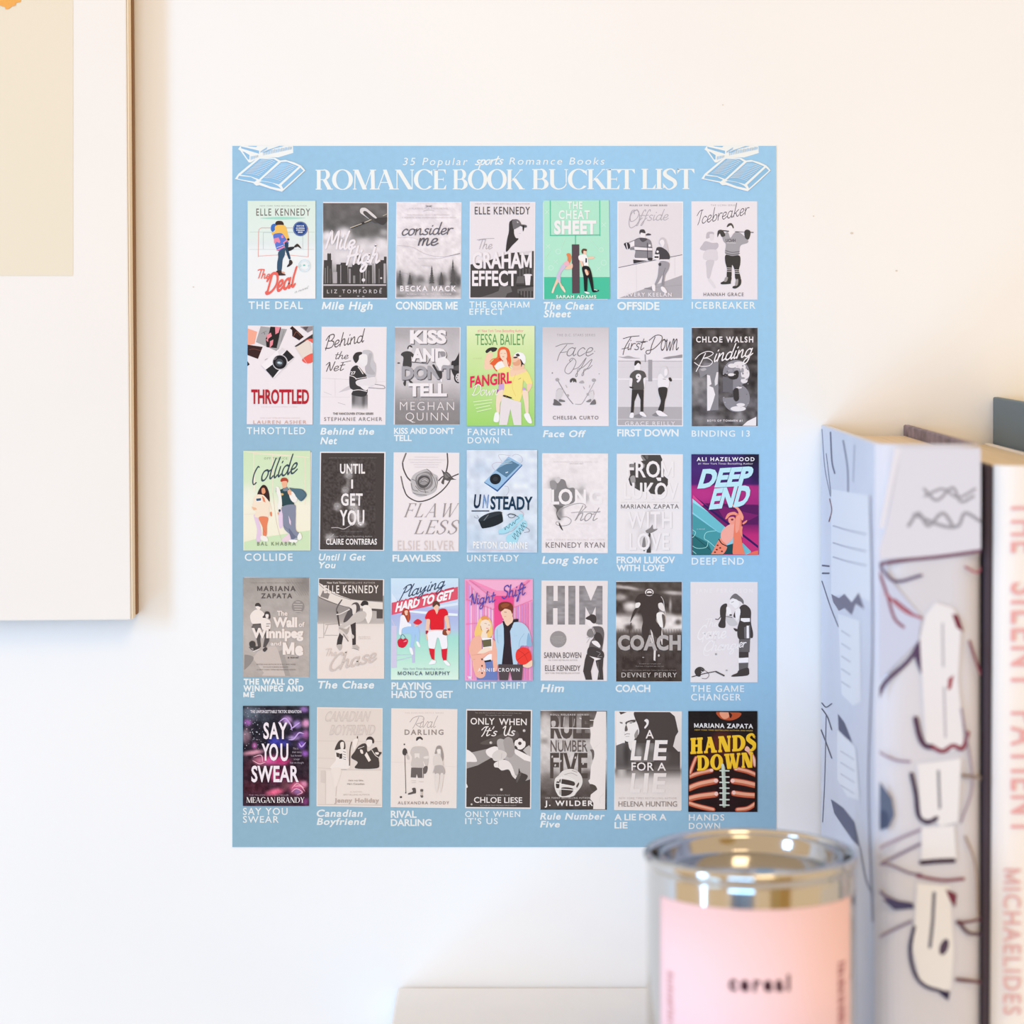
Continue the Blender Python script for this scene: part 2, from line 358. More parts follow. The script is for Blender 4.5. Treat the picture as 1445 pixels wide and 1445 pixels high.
    def build(s, bucket, name, material, parent, org=(0, 0, 0), label=None):
        if not s.b[bucket]: return None
        P_, K_ = [], []
        for p, c, n in s.b[bucket]:
            i_ = np.arange(len(p))//6; q = s.map(p, s.base+n*s.STEP); q0 = s.map(p, s.base+n*s.STEP+1e-4); P_.append(q+(q0-q)*((i_ % 11)*3.5e-3)[:, None]); K_.append(np.broadcast_to(c, (len(p), 4)))
        P_ = np.concatenate(P_)-np.array(org); K_ = np.concatenate(K_); n = len(P_)
        me = bpy.data.meshes.new(name); me.vertices.add(n); me.vertices.foreach_set('co', P_.astype(np.float32).ravel())
        me.loops.add(n); me.loops.foreach_set('vertex_index', np.arange(n, dtype=np.int32))
        me.polygons.add(n//3); me.polygons.foreach_set('loop_start', np.arange(0, n, 3, dtype=np.int32))
        at = me.attributes.new('ink', 'FLOAT_COLOR', 'POINT'); at.data.foreach_set('color', K_.astype(np.float32).ravel())
        me.update(calc_edges=True); me.materials.append(material)
        o = bpy.data.objects.new(name, me); C.objects.link(o)
        if parent: o.parent = parent
        if label: o['label'] = label
        return o
def wall_map(p, off): return np.stack([(p[:, 0]-CX)*S, np.full(len(p), -off), EYE-(p[:, 1]-CY)*S], 1)
M_ink = mat('printed_ink', (1, 1, 1), 0.55, attr='ink', spec=0.12)
# ---------------------------------------------------------------- setting
M_wall = mat('wall_paint', (0.87, 0.865, 0.86), 0.7, spec=0.15, bump=(260, 0.10, 0.0006), vary=(9, 0.012))
v, f = boxv(-2.2, 2.2, 0, 0.12, 0, 2.6)
wall = link('wall_back', v, f, M_wall); wall['kind'] = 'structure'
M_floor = mat('floor_boards', (0.42, 0.30, 0.19), 0.5, vary=(6, 0.25, (1, 9, 1)))
fl = None
v, f = boxv(-2.2, 2.2, -3.2, 0.12, -0.05, 0)
fl = link('floor', v, f, M_floor); fl['kind'] = 'structure'
# small marks left in the plaster
M_mark = mat('plaster_mark', 'd8cdbf', 0.8)
for i, (px, py, r) in enumerate([(273, 405, .9), (1202, 329, 1.6), (1265, 382, 1.2), (1148, 305, .8), (1020, 148, .8)]):
    pts = [on_wall(px+r*math.cos(a)*1.5, py+r*math.sin(a)) for a in np.linspace(0, 2*math.pi, 9)[:-1]]
    vv = [(x, -0.0001, z) for x, y, z in pts]
    link('chip', vv, [tuple(range(7, -1, -1))], M_mark, wall)
# ---------------------------------------------------------------- shelf
M_shelf = mat('shelf_laminate', (0.80, 0.83, 0.88), 0.5, vary=(30, 0.02))
shelf = empty('wall_shelf', (0.3, -0.14, SHELF-0.022), 'pale grey shelf against the wall that carries the tin and the books', 'shelf')
x0 = (560.5-CX)*S
v, f = boxv(x0-0.3, 0.80-0.3, -0.139, 0.1385, -0.0, 0.022)
bevel(link('shelf_board', v, f, M_shelf, shelf), 0.0012)
M_br = mat('bracket_steel', (0.5, 0.5, 0.5), 0.4, metal=0.8)
for bx in (-0.22, 0.32):
    v, f = boxv(bx-0.012, bx+0.012, -0.09, 0.14, -0.004, 0.0); v2, f2 = boxv(bx-0.012, bx+0.012, 0.136, 0.14, -0.15, -0.004)
    link('bracket', v+v2, f+[tuple(i+8 for i in q) for q in f2], M_br, shelf)
# ---------------------------------------------------------------- canvas picture on the left
M_canvas = mat('canvas_white', (0.845, 0.81, 0.775), 0.75, bump=(900, 0.08, 0.0003), vary=(14, 0.012), spec=0.1)
M_edge = mat('canvas_edge', 'efe0c8', 0.7)
M_back = mat('stretcher_dark', '8a6a50', 0.7)
pic = empty('wall_picture', ((184-CX)/F*(D-0.0125), 0, EYE-(875-CY)/F*(D-0.0125)), 'white canvas picture with a beige printed panel, hanging upper left', 'picture')
pic.rotation_euler = (0, -0.0075, 0)
fx = 0.9536/0.9656       # front face is nearer the lens
W_, H_ = 0.36, 0.46
v, f = boxv(-W_, 0.0015, -0.0045, -0.0006, 0.0012, H_-0.001); bevel(link('stretcher', v, f, M_back, pic, label='dark wooden stretcher behind the canvas'), 0.0004)
v, f = boxv(-W_, 0.0002, -0.0125, -0.0046, 0, H_)
bevel(link('canvas', v, f, M_canvas, pic), 0.0005)
v, f = boxv(0.0003, 0.0008, -0.0120, -0.0046, 0.0004, H_); link('canvas_edge', v, f, M_edge, pic, label='cream side of the canvas')
def pic_map(p, off):
    d = D-0.0126; o = pic.location
    X = (p[:, 0]-CX)/F*d-o[0]; Z = EYE-(p[:, 1]-CY)/F*d-o[2]; t = -0.0075
    X, Z = X*math.cos(t)-Z*math.sin(t), X*math.sin(t)+Z*math.cos(t)
    return np.stack([X, np.full(len(p), -0.0126-off), Z], 1)
a = Art(pic_map)
a.R('ecdfc9', -260, -520, 103, 389)
a.build('art', 'beige_panel', M_ink, pic, label='beige printed panel')
a = Art(pic_map, base=2e-4)
a.P('f2ac58', -120, -90, -20, -130, 25, -60, 31, -8, 29, 3, 23, 4, 22, 8, 17, 9, 12, 13, 8, 13, 7, 10, 0, 8, -8, 4, -60, -10)
a.build('art', 'orange_shape', M_ink, pic, label='orange painted shape')

# ---------------------------------------------------------------- behind the camera: unseen furniture added for the tin to mirror
M_oak = mat('oak', (0.78, 0.56, 0.22), 0.5, vary=(5, 0.2, (6, 6, 1)))
ward = empty('wardrobe', (1.25, -2.4, 0), 'unseen oak wardrobe added across the room for the tin to mirror', 'wardrobe'); ward.rotation_euler = (0, 0, -0.35)
v, f = boxv(-0.45, 0.45, -0.28, 0.24, 0.04, 2.05); bevel(link('body', v, f, M_oak, ward), 0.004)
for sx in (-1, 1):
    v, f = boxv(*sorted((sx*0.004, sx*0.445)), 0.241, 0.262, 0.10, 2.0); d_ = bevel(link('door', v, f, M_oak, ward), 0.003)
    v, f = boxv(sx*0.035-0.006, sx*0.035+0.006, 0.262, 0.290, 0.95, 1.15); link('handle', v, f, M_br, d_)
M_cloth = mat('tan_upholstery', (0.30, 0.22, 0.15), 0.9)
chair = empty('armchair', (-0.55, -2.6, 0), 'unseen tan upholstered armchair added across the room for the tin to mirror', 'chair'); chair.rotation_euler = (0, 0, 0.2)
for nm, b_ in (('seat', (-.34, .34, -.3, .34, .16, .46)), ('backrest', (-.36, .36, -.46, -.28, .16, 1.12)), ('armrest', (-.46, -.34, -.4, .34, .16, .66)), ('armrest', (.34, .46, -.4, .34, .16, .66))):
    v, f = boxv(*b_); bevel(link(nm, v, f, M_cloth, chair), 0.05, 4)
for sx, sy in ((-.38, -.38), (.38, -.38), (-.38, .26), (.38, .26)):
    v, f = boxv(sx-.025, sx+.025, sy-.025, sy+.025, 0, .16); link('leg', v, f, M_oak, chair)
rs13 = np.random.RandomState(13)
# ---------------------------------------------------------------- poster
PX0, PX1, PY0, PY1 = 328, 1095, 206, 1195
TH0 = 0.00035           # sheet thickness
poster = empty('wall_poster', on_wall(711.5, PY1, 0), 'light blue reading-list poster with rows of small book covers, on the white wall', 'poster')
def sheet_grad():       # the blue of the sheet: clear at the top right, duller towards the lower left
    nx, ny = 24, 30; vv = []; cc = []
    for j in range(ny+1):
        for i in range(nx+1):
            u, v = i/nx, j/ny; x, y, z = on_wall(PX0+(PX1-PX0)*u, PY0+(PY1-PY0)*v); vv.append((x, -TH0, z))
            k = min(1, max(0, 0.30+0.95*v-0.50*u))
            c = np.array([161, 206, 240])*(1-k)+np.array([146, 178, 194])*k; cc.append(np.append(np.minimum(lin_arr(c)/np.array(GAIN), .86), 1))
    n0 = len(vv); ff = [(j*(nx+1)+i, (j+1)*(nx+1)+i, (j+1)*(nx+1)+i+1, j*(nx+1)+i+1) for j in range(ny) for i in range(nx)]
    ring_ = [(0, 0), (0, ny), (nx, ny), (nx, 0)]
    idx = [j*(nx+1)+i for i, j in ring_]
    for k in idx: x, y, z = vv[k]; vv.append((x, 0, z)); cc.append(cc[k])
    for a_, b_ in ((0, 1), (1, 2), (2, 3), (3, 0)): ff.append((idx[b_], idx[a_], n0+a_, n0+b_))
    ff.append((n0, n0+3, n0+2, n0+1))
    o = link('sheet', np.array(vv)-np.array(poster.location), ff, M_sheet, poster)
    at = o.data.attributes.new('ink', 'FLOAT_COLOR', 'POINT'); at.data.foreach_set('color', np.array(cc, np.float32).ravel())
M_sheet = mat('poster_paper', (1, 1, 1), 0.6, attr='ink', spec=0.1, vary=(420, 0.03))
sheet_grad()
ORG = tuple(poster.location)
COVERS = []
def cover(ox, oy, q, label, sticker=False, card='efe6ea', inner=None, under=None, under_col='f0e8ea'):
    """one small cover: q = its four corners (top left, top right, bottom right, bottom left) in enlarged pixels"""
    def deco(fn):
        k = 1/8.2571
        Q = [(x*k+ox, y*k+oy) for x, y in q]
        th = 0.00030 if sticker else 0.00008
        if under:
            U = [(x*k+ox, y*k+oy) for x, y in under]
            a0 = Art(wall_map, base=TH0+4e-5); a0.P(under_col, *[c for p in U for c in p]); a0.build('art', 'cover_print', M_ink, poster, ORG, 'white printed edge showing behind a sticker')
        z0 = TH0; z1 = TH0+th
        vv = []
        for yy in (z0, z1):
            for x, y in Q: X, _, Z = on_wall(x, y); vv.append((X-ORG[0], -yy-ORG[1], Z-ORG[2]))
        ff = [(4, 7, 6, 5), (0, 1, 2, 3), (0, 4, 5, 1), (1, 5, 6, 2), (2, 6, 7, 3), (3, 7, 4, 0)]
        m_ = CARD.get(card)
        if not m_: m_ = CARD[card] = mat('card_'+card, tuple(ink(card)[:3]), 0.4 if sticker else 0.55, spec=0.15)
        o = link('cover_sticker' if sticker else 'book_cover', vv, ff, m_, poster, label=label)
        clip = [(x*k+ox, y*k+oy) for x, y in (inner or q)]
        a = Art(wall_map, ox, oy, k, clip, z1+8e-6)
        fn(a); COVERS.append((o, a))
        a.build('art', 'cover_artwork', M_ink, o, ORG); a.build('text', 'cover_lettering', M_ink, o, ORG)
    return deco
CARD = {}
W1, W2, W3, W4, W5 = 'f0e8ec', 'f0e6e8', 'f0e5e4', 'eeded9', 'eddcd2'
K1, K2, K3, K4, K5 = '4c4746', '4b4543', '4b423f', '4e423d', '4d4039'
NYT = 'NEW YORK TIMES BESTSELLING AUTHOR'
# ------------------------------- first row
@cover(340, 275, [(112, 78), (864, 82), (850, 1208), (90, 1204)], 'white and mint sticker of a kissing couple before a red-framed goal', True, 'f2eff0')
def _(a):
    a.G(80, 70, 870, 1210, [(0, 'dcebdf'), (.32, 'e2ede6'), (.44, 'e3eae9'), (.5, 'eef0f0'), (1, 'f3eff0')], nx=12, ny=40)
    a.T(NYT, 222, 122, 770, 136, '9a9d98', 'reg'); a.T('ELLE KENNEDY', 180, 162, 808, 242, '7b6f6b', 'semi', track=.12)
    a.SP('a9dccb', 220, 272, 400, 258, 560, 258, 760, 270, 560, 286, 400, 286)
    a.L('b5c0bf', 3, 100, 433, 860, 433, sm=False); a.L('b5c0bf', 3, 100, 636, 860, 636, sm=False)
    a.L('e9a6a0', 8, 204, 720, 208, 430, 216, 400, 240, 385, 780, 385, 788, 400, 786, 720, sm=False); a.L('e9a6a0', 6, 204, 714, 500, 700, 786, 722)
    a.L('b9c4c3', 4, 262, 440, 262, 630, sm=False); a.L('b9c4c3', 4, 722, 440, 722, 630, sm=False); a.L('b9c4c3', 3, 262, 440, 722, 440, sm=False)
    a.SP('43302b', 402, 350, 410, 315, 440, 303, 480, 308, 500, 335, 495, 362, 450, 365)
    a.SP('3f6fc0', 352, 372, 366, 345, 398, 338, 414, 360, 404, 400, 372, 432, 352, 410); a.SP('f3c9b4', 398, 372, 430, 362, 440, 420, 408, 440)
    a.SP('f4c160', 405, 362, 470, 350, 520, 365, 540, 420, 562, 530, 520, 545, 470, 500, 420, 455, 372, 470, 362, 440, 400, 420)
    a.SP('5f79cf', 378, 470, 420, 448, 480, 450, 520, 500, 558, 560, 530, 585, 500, 560, 510, 620, 440, 655, 412, 620, 396, 560)
    a.P('ee8aa6', 385, 510, 440, 495, 462, 545, 450, 562, 415, 545, 405, 570, 388, 560); a.P('ee8aa6', 468, 478, 492, 466, 500, 500, 476, 506); a.L('ee8aa6', 16, 500, 560, 545, 522)
    a.L('ee8aa6', 16, 424, 645, 508, 604, sm=False); a.L('f6e6ea', 5, 420, 615, 500, 585, sm=False)
    a.SP('3c5670', 440, 665, 512, 620, 512, 700, 488, 760, 474, 880, 428, 884, 424, 800, 436, 730); a.SP('2e4863', 512, 560, 552, 565, 555, 640, 580, 740, 560, 748, 536, 690, 520, 640)
    a.SP('2f2f36', 545, 615, 620, 605, 612, 632, 560, 655); a.SP('413430', 618, 606, 660, 570, 706, 624, 690, 620, 664, 604, 640, 612); a.SP('413430', 565, 762, 590, 762, 604, 796, 570, 830, 538, 842, 545, 820, 560, 800)
    a.SP('4a342e', 418, 886, 470, 880, 480, 910, 518, 926, 515, 938, 430, 938, 414, 915); a.E('2b2b30', 554, 520, 14); a.SP('e9a890', 480, 895, 508, 900, 512, 918, 490, 915)
    a.E('2d4a8c', 694, 396, 85); a.O('9fb0d6', 694, 396, 76, 3)
    for i, (w_, y) in enumerate(((44, 362), (52, 388), (48, 412), (28, 436))): a.T(['SOON TO BE', 'AN ORIGINAL', 'STREAMING', 'SERIES'][i], 694-w_, y-8, 694+w_, y+8, 'eef0f6', 'bold')
    a.O('cfe4ec', 742, 826, 70, 6); a.O('d5e8ee', 742, 826, 52, 4); a.E('6cc5b8', 738, 820, 12, 9); a.E('c5e4e8', 690, 826, 12); a.E('c5e4e8', 790, 826, 10)
    a.SC('The', 196, 868, 345, 970, 'ee7467', 2.6, sl=.05); a.SC('Deal', 282, 945, 660, 1160, 'ec6a5e', 3.0, sl=-.28)
    a.SC('a novel', 628, 1115, 790, 1144, 'a8aca8', 1.6, sl=-.35)
@cover(445, 275, [(92, 82), (852, 88), (836, 1216), (76, 1210)], 'grey cover of an aeroplane over a city skyline', card=W1, inner=[(107, 96), (838, 100), (824, 1198), (92, 1194)])
def _(a):
    a.G(92, 96, 838, 1200, [(0, '6f6a69'), (.3, '686565'), (.36, '8a8687'), (.46, 'e2dadd'), (.62, 'd6ced2'), (.7, 'a8a2a3'), (.85, '6a6462'), (1, '4b4644')],
        [(140, 480, 90, 60, 'eee6ea', 1), (340, 450, 90, 75, 'ece4e8', 1), (560, 560, 90, 60, 'dfd7da', .9), (760, 560, 90, 60, 'e6dee2', .9), (800, 440, 60, 40, 'd0cacc', .7), (600, 440, 170, 50, '6a6766', .8), (250, 650, 220, 90, 'e2dadd', .8)], 10, 7, 5)
    a.L('a9682f', 3, 92, 100, 838, 102, sm=False)
    for x, y, w_ in ((100, 760, 95), (140, 690, 30), (246, 810, 50), (296, 790, 80), (382, 840, 50), (430, 800, 60), (490, 700, 40), (520, 850, 60), (600, 820, 60), (700, 780, 60), (760, 760, 70), (800, 720, 40)):
        a.R('4b4645', x, y, x+w_, 1040)
    a.P('4b4645', 140, 690, 150, 676, 162, 690, 174, 676, 184, 690, 184, 770, 140, 770)
    for x, y, w_, c in ((110, 850, 14, '7d7776'), (140, 830, 10, '8a8483'), (206, 898, 48, 'b5adb0'), (292, 820, 10, 'a59e9f'), (390, 860, 24, '9b9496'), (440, 940, 26, '8e8888'), (560, 850, 6, 'd0c8ca'), (664, 800, 16, 'a39c9e'), (690, 830, 10, 'bdb5b7'), (796, 800, 26, 'b5adb0'), (170, 860, 8, '77706f'), (520, 880, 8, '8a8483'), (620, 880, 10, '726c6b'), (740, 860, 8, '827b7b')):
        a.R(c, x, y, x+w_, 1030)
    a.E('e8e0e3', 562, 992, 20); a.E('d8d0d3', 768, 970, 12)
    a.R('cfc7ca', 92, 1044, 828, 1058); a.R('4a4442', 92, 1066, 826, 1200)
    for x, y in ((560, 1080), (765, 1090), (290, 1180), (560, 1185), (500, 1180)): a.E('a29b9b', x, y, 14, 8)
    a.SP('ddd5d6', 520, 185, 534, 156, 570, 150, 610, 168, 712, 258, 700, 290, 640, 290, 580, 250, 530, 215); a.SP('585352', 560, 215, 590, 190, 700, 275, 838, 300, 838, 262, 760, 300, 700, 330, 640, 290)
    a.L('cfc1ae', 10, 410, 384, 560, 330, 650, 290, sm=False); a.L('3c3837', 8, 420, 390, 650, 302, sm=False); a.E('3c3837', 558, 330, 18, 14); a.L('bfb2a2', 8, 790, 245, 838, 222, sm=False); a.SP('4a4544', 690, 280, 838, 262, 838, 300, 790, 350, 720, 320)
    a.SC('Mile', 112, 415, 478, 620, 'f0e8ec', 2.6, sl=.04); a.SC('High', 356, 610, 756, 810, 'f0e8ec', 3.0, sl=-.06)
    a.T('LIZ TOMFORDE', 138, 1104, 772, 1146, 'e2d9dc', 'reg', track=.35)
@cover(550, 275, [(76, 82), (836, 84), (830, 1212), (66, 1208)], 'pale cover of snowy hills and fir trees', card=W1, inner=[(84, 92), (822, 94), (816, 1196), (78, 1194)])
def _(a):
    a.G(76, 90, 830, 1200, [(0, 'ece3e9'), (.3, 'ece3e7'), (.6, 'e9e0e3'), (.8, 'd8d0d3'), (1, 'cfc7ca')],
        [(110, 1010, 60, 120, '5c5858', .9), (250, 1000, 60, 90, '6c6868', .8), (355, 1010, 70, 70, '666262', .85), (490, 1010, 45, 70, '5f5b5b', .8), (610, 1000, 65, 90, '5b5757', .9), (740, 960, 55, 130, '555151', .9), (800, 1010, 40, 80, '555151', .9), (430, 1100, 400, 40, 'a8a2a3', .6), (250, 1160, 200, 30, '8a8485', .6), (700, 1150, 120, 30, '7c7677', .6), (400, 1040, 90, 30, 'cac2c5', .5), (120, 1180, 60, 20, '6b6666', .7)], 12, 9, 9, seed=3)
    for x, y, h in ((120, 870, 190), (490, 820, 220), (735, 745, 320), (235, 910, 140), (600, 895, 160)):
        for i in range(7): a.P('5e5a5a', x, y+i*h/8, x-9-i*4.2, y+(i+1.7)*h/8, x+9+i*4, y+(i+1.6)*h/8)
    a.L('c9c1c5', 4, 90, 590, 260, 610, 420, 690, 600, 720, 820, 690); a.L('8f898c', 6, 690, 712, 760, 696, 820, 680); a.L('d5cdd1', 4, 90, 500, 230, 495, 330, 520); a.L('d3cbce', 5, 330, 740, 560, 742, 700, 712); a.L('b5aeb1', 4, 85, 905, 200, 920, 330, 960); a.L('cfc7ca', 4, 370, 820, 470, 830)
    a.L('8d888b', 6, 420, 124, 490, 142, sm=False); a.L('8d888b', 6, 490, 124, 420, 142, sm=False); a.L('b0aaae', 4, 395, 190, 455, 176, 520, 190)
    a.T('A PLAYING FOR KEEPS NOVEL', 222, 150, 686, 170, 'c9c1c6', 'thin'); a.T('"EMOTIONAL AND CAPTIVATING"', 195, 228, 710, 240, 'c2b9be', 'thin'); a.T('A PLAYFUL AND SWEEPING ROMANTIC READ', 140, 260, 775, 272, 'b8b0b4', 'thin')
    a.SC('consider', 140, 330, 745, 470, '67626a', 1.7, sl=-.02); a.SC('me', 326, 430, 570, 588, '67626a', 1.8)
    a.T('BECKA MACK', 122, 1062, 776, 1122, 'f4ecf0', 'bold', track=.18); a.T('INTERNATIONAL BESTSELLING AUTHOR', 200, 1148, 720, 1166, 'f0e8ec', 'reg')
@cover(655, 275, [(66, 78), (830, 82), (822, 1216), (60, 1210)], 'grey cover of a girl in a cap above bold white title letters', card=W1, inner=[(76, 90), (814, 94), (808, 1200), (72, 1196)])
def _(a):
    a.R('ebe3e8', 60, 80, 830, 1216)
    a.P(K1, 60, 815, 300, 760, 470, 700, 560, 675, 830, 655, 830, 1216, 60, 1216)
    a.P('6f6a6a', 420, 1062, 540, 1062, 560, 1130, 500, 1150, 480, 1200, 170, 1200, 330, 1150, 400, 1120); a.P('6f6a6a', 620, 950, 700, 945, 700, 1030, 605, 1030); a.P('6a6565', 620, 1100, 810, 1070, 810, 1200, 720, 1200, 620, 1140)
    for x in range(640, 810, 36): a.R('3f3b3a', x, 1120, x+16, 1200); a.R('6a6565', x+4, 860, x+16, 950)
    a.R('3f3b3a', 610, 1050, 810, 1066)
    a.P('f1e9ed', 704, 930, 776, 930, 766, 1052, 716, 1052); a.SP('f1e9ed', 698, 940, 706, 924, 776, 924, 784, 940); 
    a.P('ddd5d9', 640, 668, 810, 650, 810, 700, 650, 700); a.R(K1, 790, 655, 812, 860)
    a.SP('3f3a3a', 525, 330, 545, 300, 580, 295, 580, 440, 600, 500, 632, 515, 560, 590, 500, 660, 486, 640, 500, 520, 520, 430)
    a.SP('777276', 560, 300, 600, 284, 640, 300, 664, 350, 600, 395, 575, 398, 565, 360); a.SP('615c5f', 655, 345, 720, 352, 730, 372, 710, 382, 655, 362); a.SP('2f2b2b', 680, 360, 700, 366, 695, 410, 684, 424)
    a.L('b9b1b6', 3, 636, 450, 660, 450, sm=False); a.P('d9d1d6', 612, 306, 636, 322, 620, 330)
    a.L('a79fa5', 4, 150, 524, 240, 512, 350, 508); a.SC('The', 168, 520, 330, 630, 'a79fa5', 1.0)
    a.T(NYT, 128, 100, 766, 112, 'b5adb2', 'reg'); a.T('ELLE KENNEDY', 124, 140, 766, 228, '4b4749', 'reg', track=.06)
    a.T('GRAHAM', 100, 678, 790, 856, 'c9c1c6', 'bold', sl=-.005); a.T('GRAHAM', 94, 676, 784, 852, 'f1e9ed', 'bold', sl=-.005); a.T('EFFECT', 92, 890, 612, 1056, 'f1e9ed', 'bold')
@cover(755, 275, [(96, 66), (860, 64), (872, 1212), (106, 1216)], 'mint green sticker of a couple either side of a goal post', True, 'bfe6d4', under=[(92, 86), (850, 86), (846, 1220), (96, 1220)])
def _(a):
    a.R('b4e8d0', 80, 50, 880, 955); a.R('4fc3a0', 80, 958, 880, 1230)
    for x, y, r in ((270, 660, 28), (185, 850, 26), (800, 790, 30), (770, 640, 24)): a.O('cdf0e0', x, y, r, 7)
    for x, y in ((150, 600), (800, 350), (740, 860), (140, 200), (240, 780)): a.L('cdf0e0', 7, x-22, y-22, x+22, y+22, sm=False); a.L('cdf0e0', 7, x+22, y-22, x-22, y+22, sm=False)
    for p in ((300, 630, 350, 500), (640, 520, 740, 640), (240, 90, 300, 130), (180, 640, 120, 740)): a.L('c8eedd', 6, *p, sm=False)
    for x in (176, 752): a.L('5cc6a4', 9, x, 60, x+2, 476, sm=False)
    a.L('5cc6a4', 11, 176, 474, 756, 468, sm=False); a.L('5cc6a4', 9, 470, 474, 470, 580, sm=False)
    a.T('THE', 376, 82, 552, 162, 'eef4f0', 'bold', track=.1); a.T('CHEAT', 276, 184, 638, 280, 'eef2ef', 'bold', track=.1); a.T('SHEET', 222, 308, 712, 450, 'f2eff0', 'black', track=.05)
    a.P('5c4a52', 428, 578, 514, 578, 520, 1146, 432, 1148)
    a.SP('f2c9b0', 352, 850, 430, 800, 430, 860, 360, 868); a.SP('e48a58', 366, 690, 400, 682, 424, 720, 412, 780, 380, 812, 378, 730); a.SP('f0b7c4', 330, 800, 378, 768, 400, 812, 360, 832); a.SP('d3c3de', 318, 812, 358, 836, 300, 920, 296, 1020, 270, 1020, 246, 970, 276, 890)
    a.SP('f0cdb4', 270, 1010, 240, 1070, 200, 1140, 196, 1120, 226, 1040, 252, 980); a.SP('f0cdb4', 290, 1010, 316, 1060, 352, 1130, 340, 1134, 300, 1080, 280, 1020); a.L('f2ddc8', 22, 222, 1080, 204, 1136); a.L('f2ddc8', 22, 318, 1072, 346, 1126)
    a.SP('f3cbb2', 556, 650, 590, 650, 600, 680, 580, 700, 560, 690); a.SP('6b4638', 540, 650, 560, 628, 600, 634, 598, 656, 566, 652, 562, 684, 546, 680)
    a.SP('f3cbb2', 520, 760, 560, 770, 596, 880, 575, 880, 540, 830); a.SP('f3cbb2', 610, 728, 680, 722, 684, 744, 618, 748)
    a.SP('f4f1f2', 508, 712, 560, 694, 604, 712, 622, 830, 580, 842, 548, 776, 512, 760); a.R('2d3a4c', 586, 738, 604, 790); a.L('3b4656', 5, 556, 776, 566, 828)
    a.SP('232327', 548, 842, 624, 836, 662, 930, 684, 1110, 662, 1116, 616, 960, 604, 1130, 576, 1130, 564, 960); a.SP('1f2124', 664, 1120, 700, 1104, 744, 1112, 730, 1126, 684, 1136); a.SP('f0eef0', 572, 1130, 600, 1128, 640, 1146, 600, 1152); a.SP('8c4a32', 586, 880, 630, 886, 628, 930, 596, 934); a.SP('f3cbb2', 578, 876, 600, 870, 622, 920, 606, 940, 590, 920); a.L('f4f0f2', 8, 690, 1106, 724, 1112)
    a.T('SARAH ADAMS', 244, 1170, 712, 1204, 'f2f4f2', 'bold', track=.08)
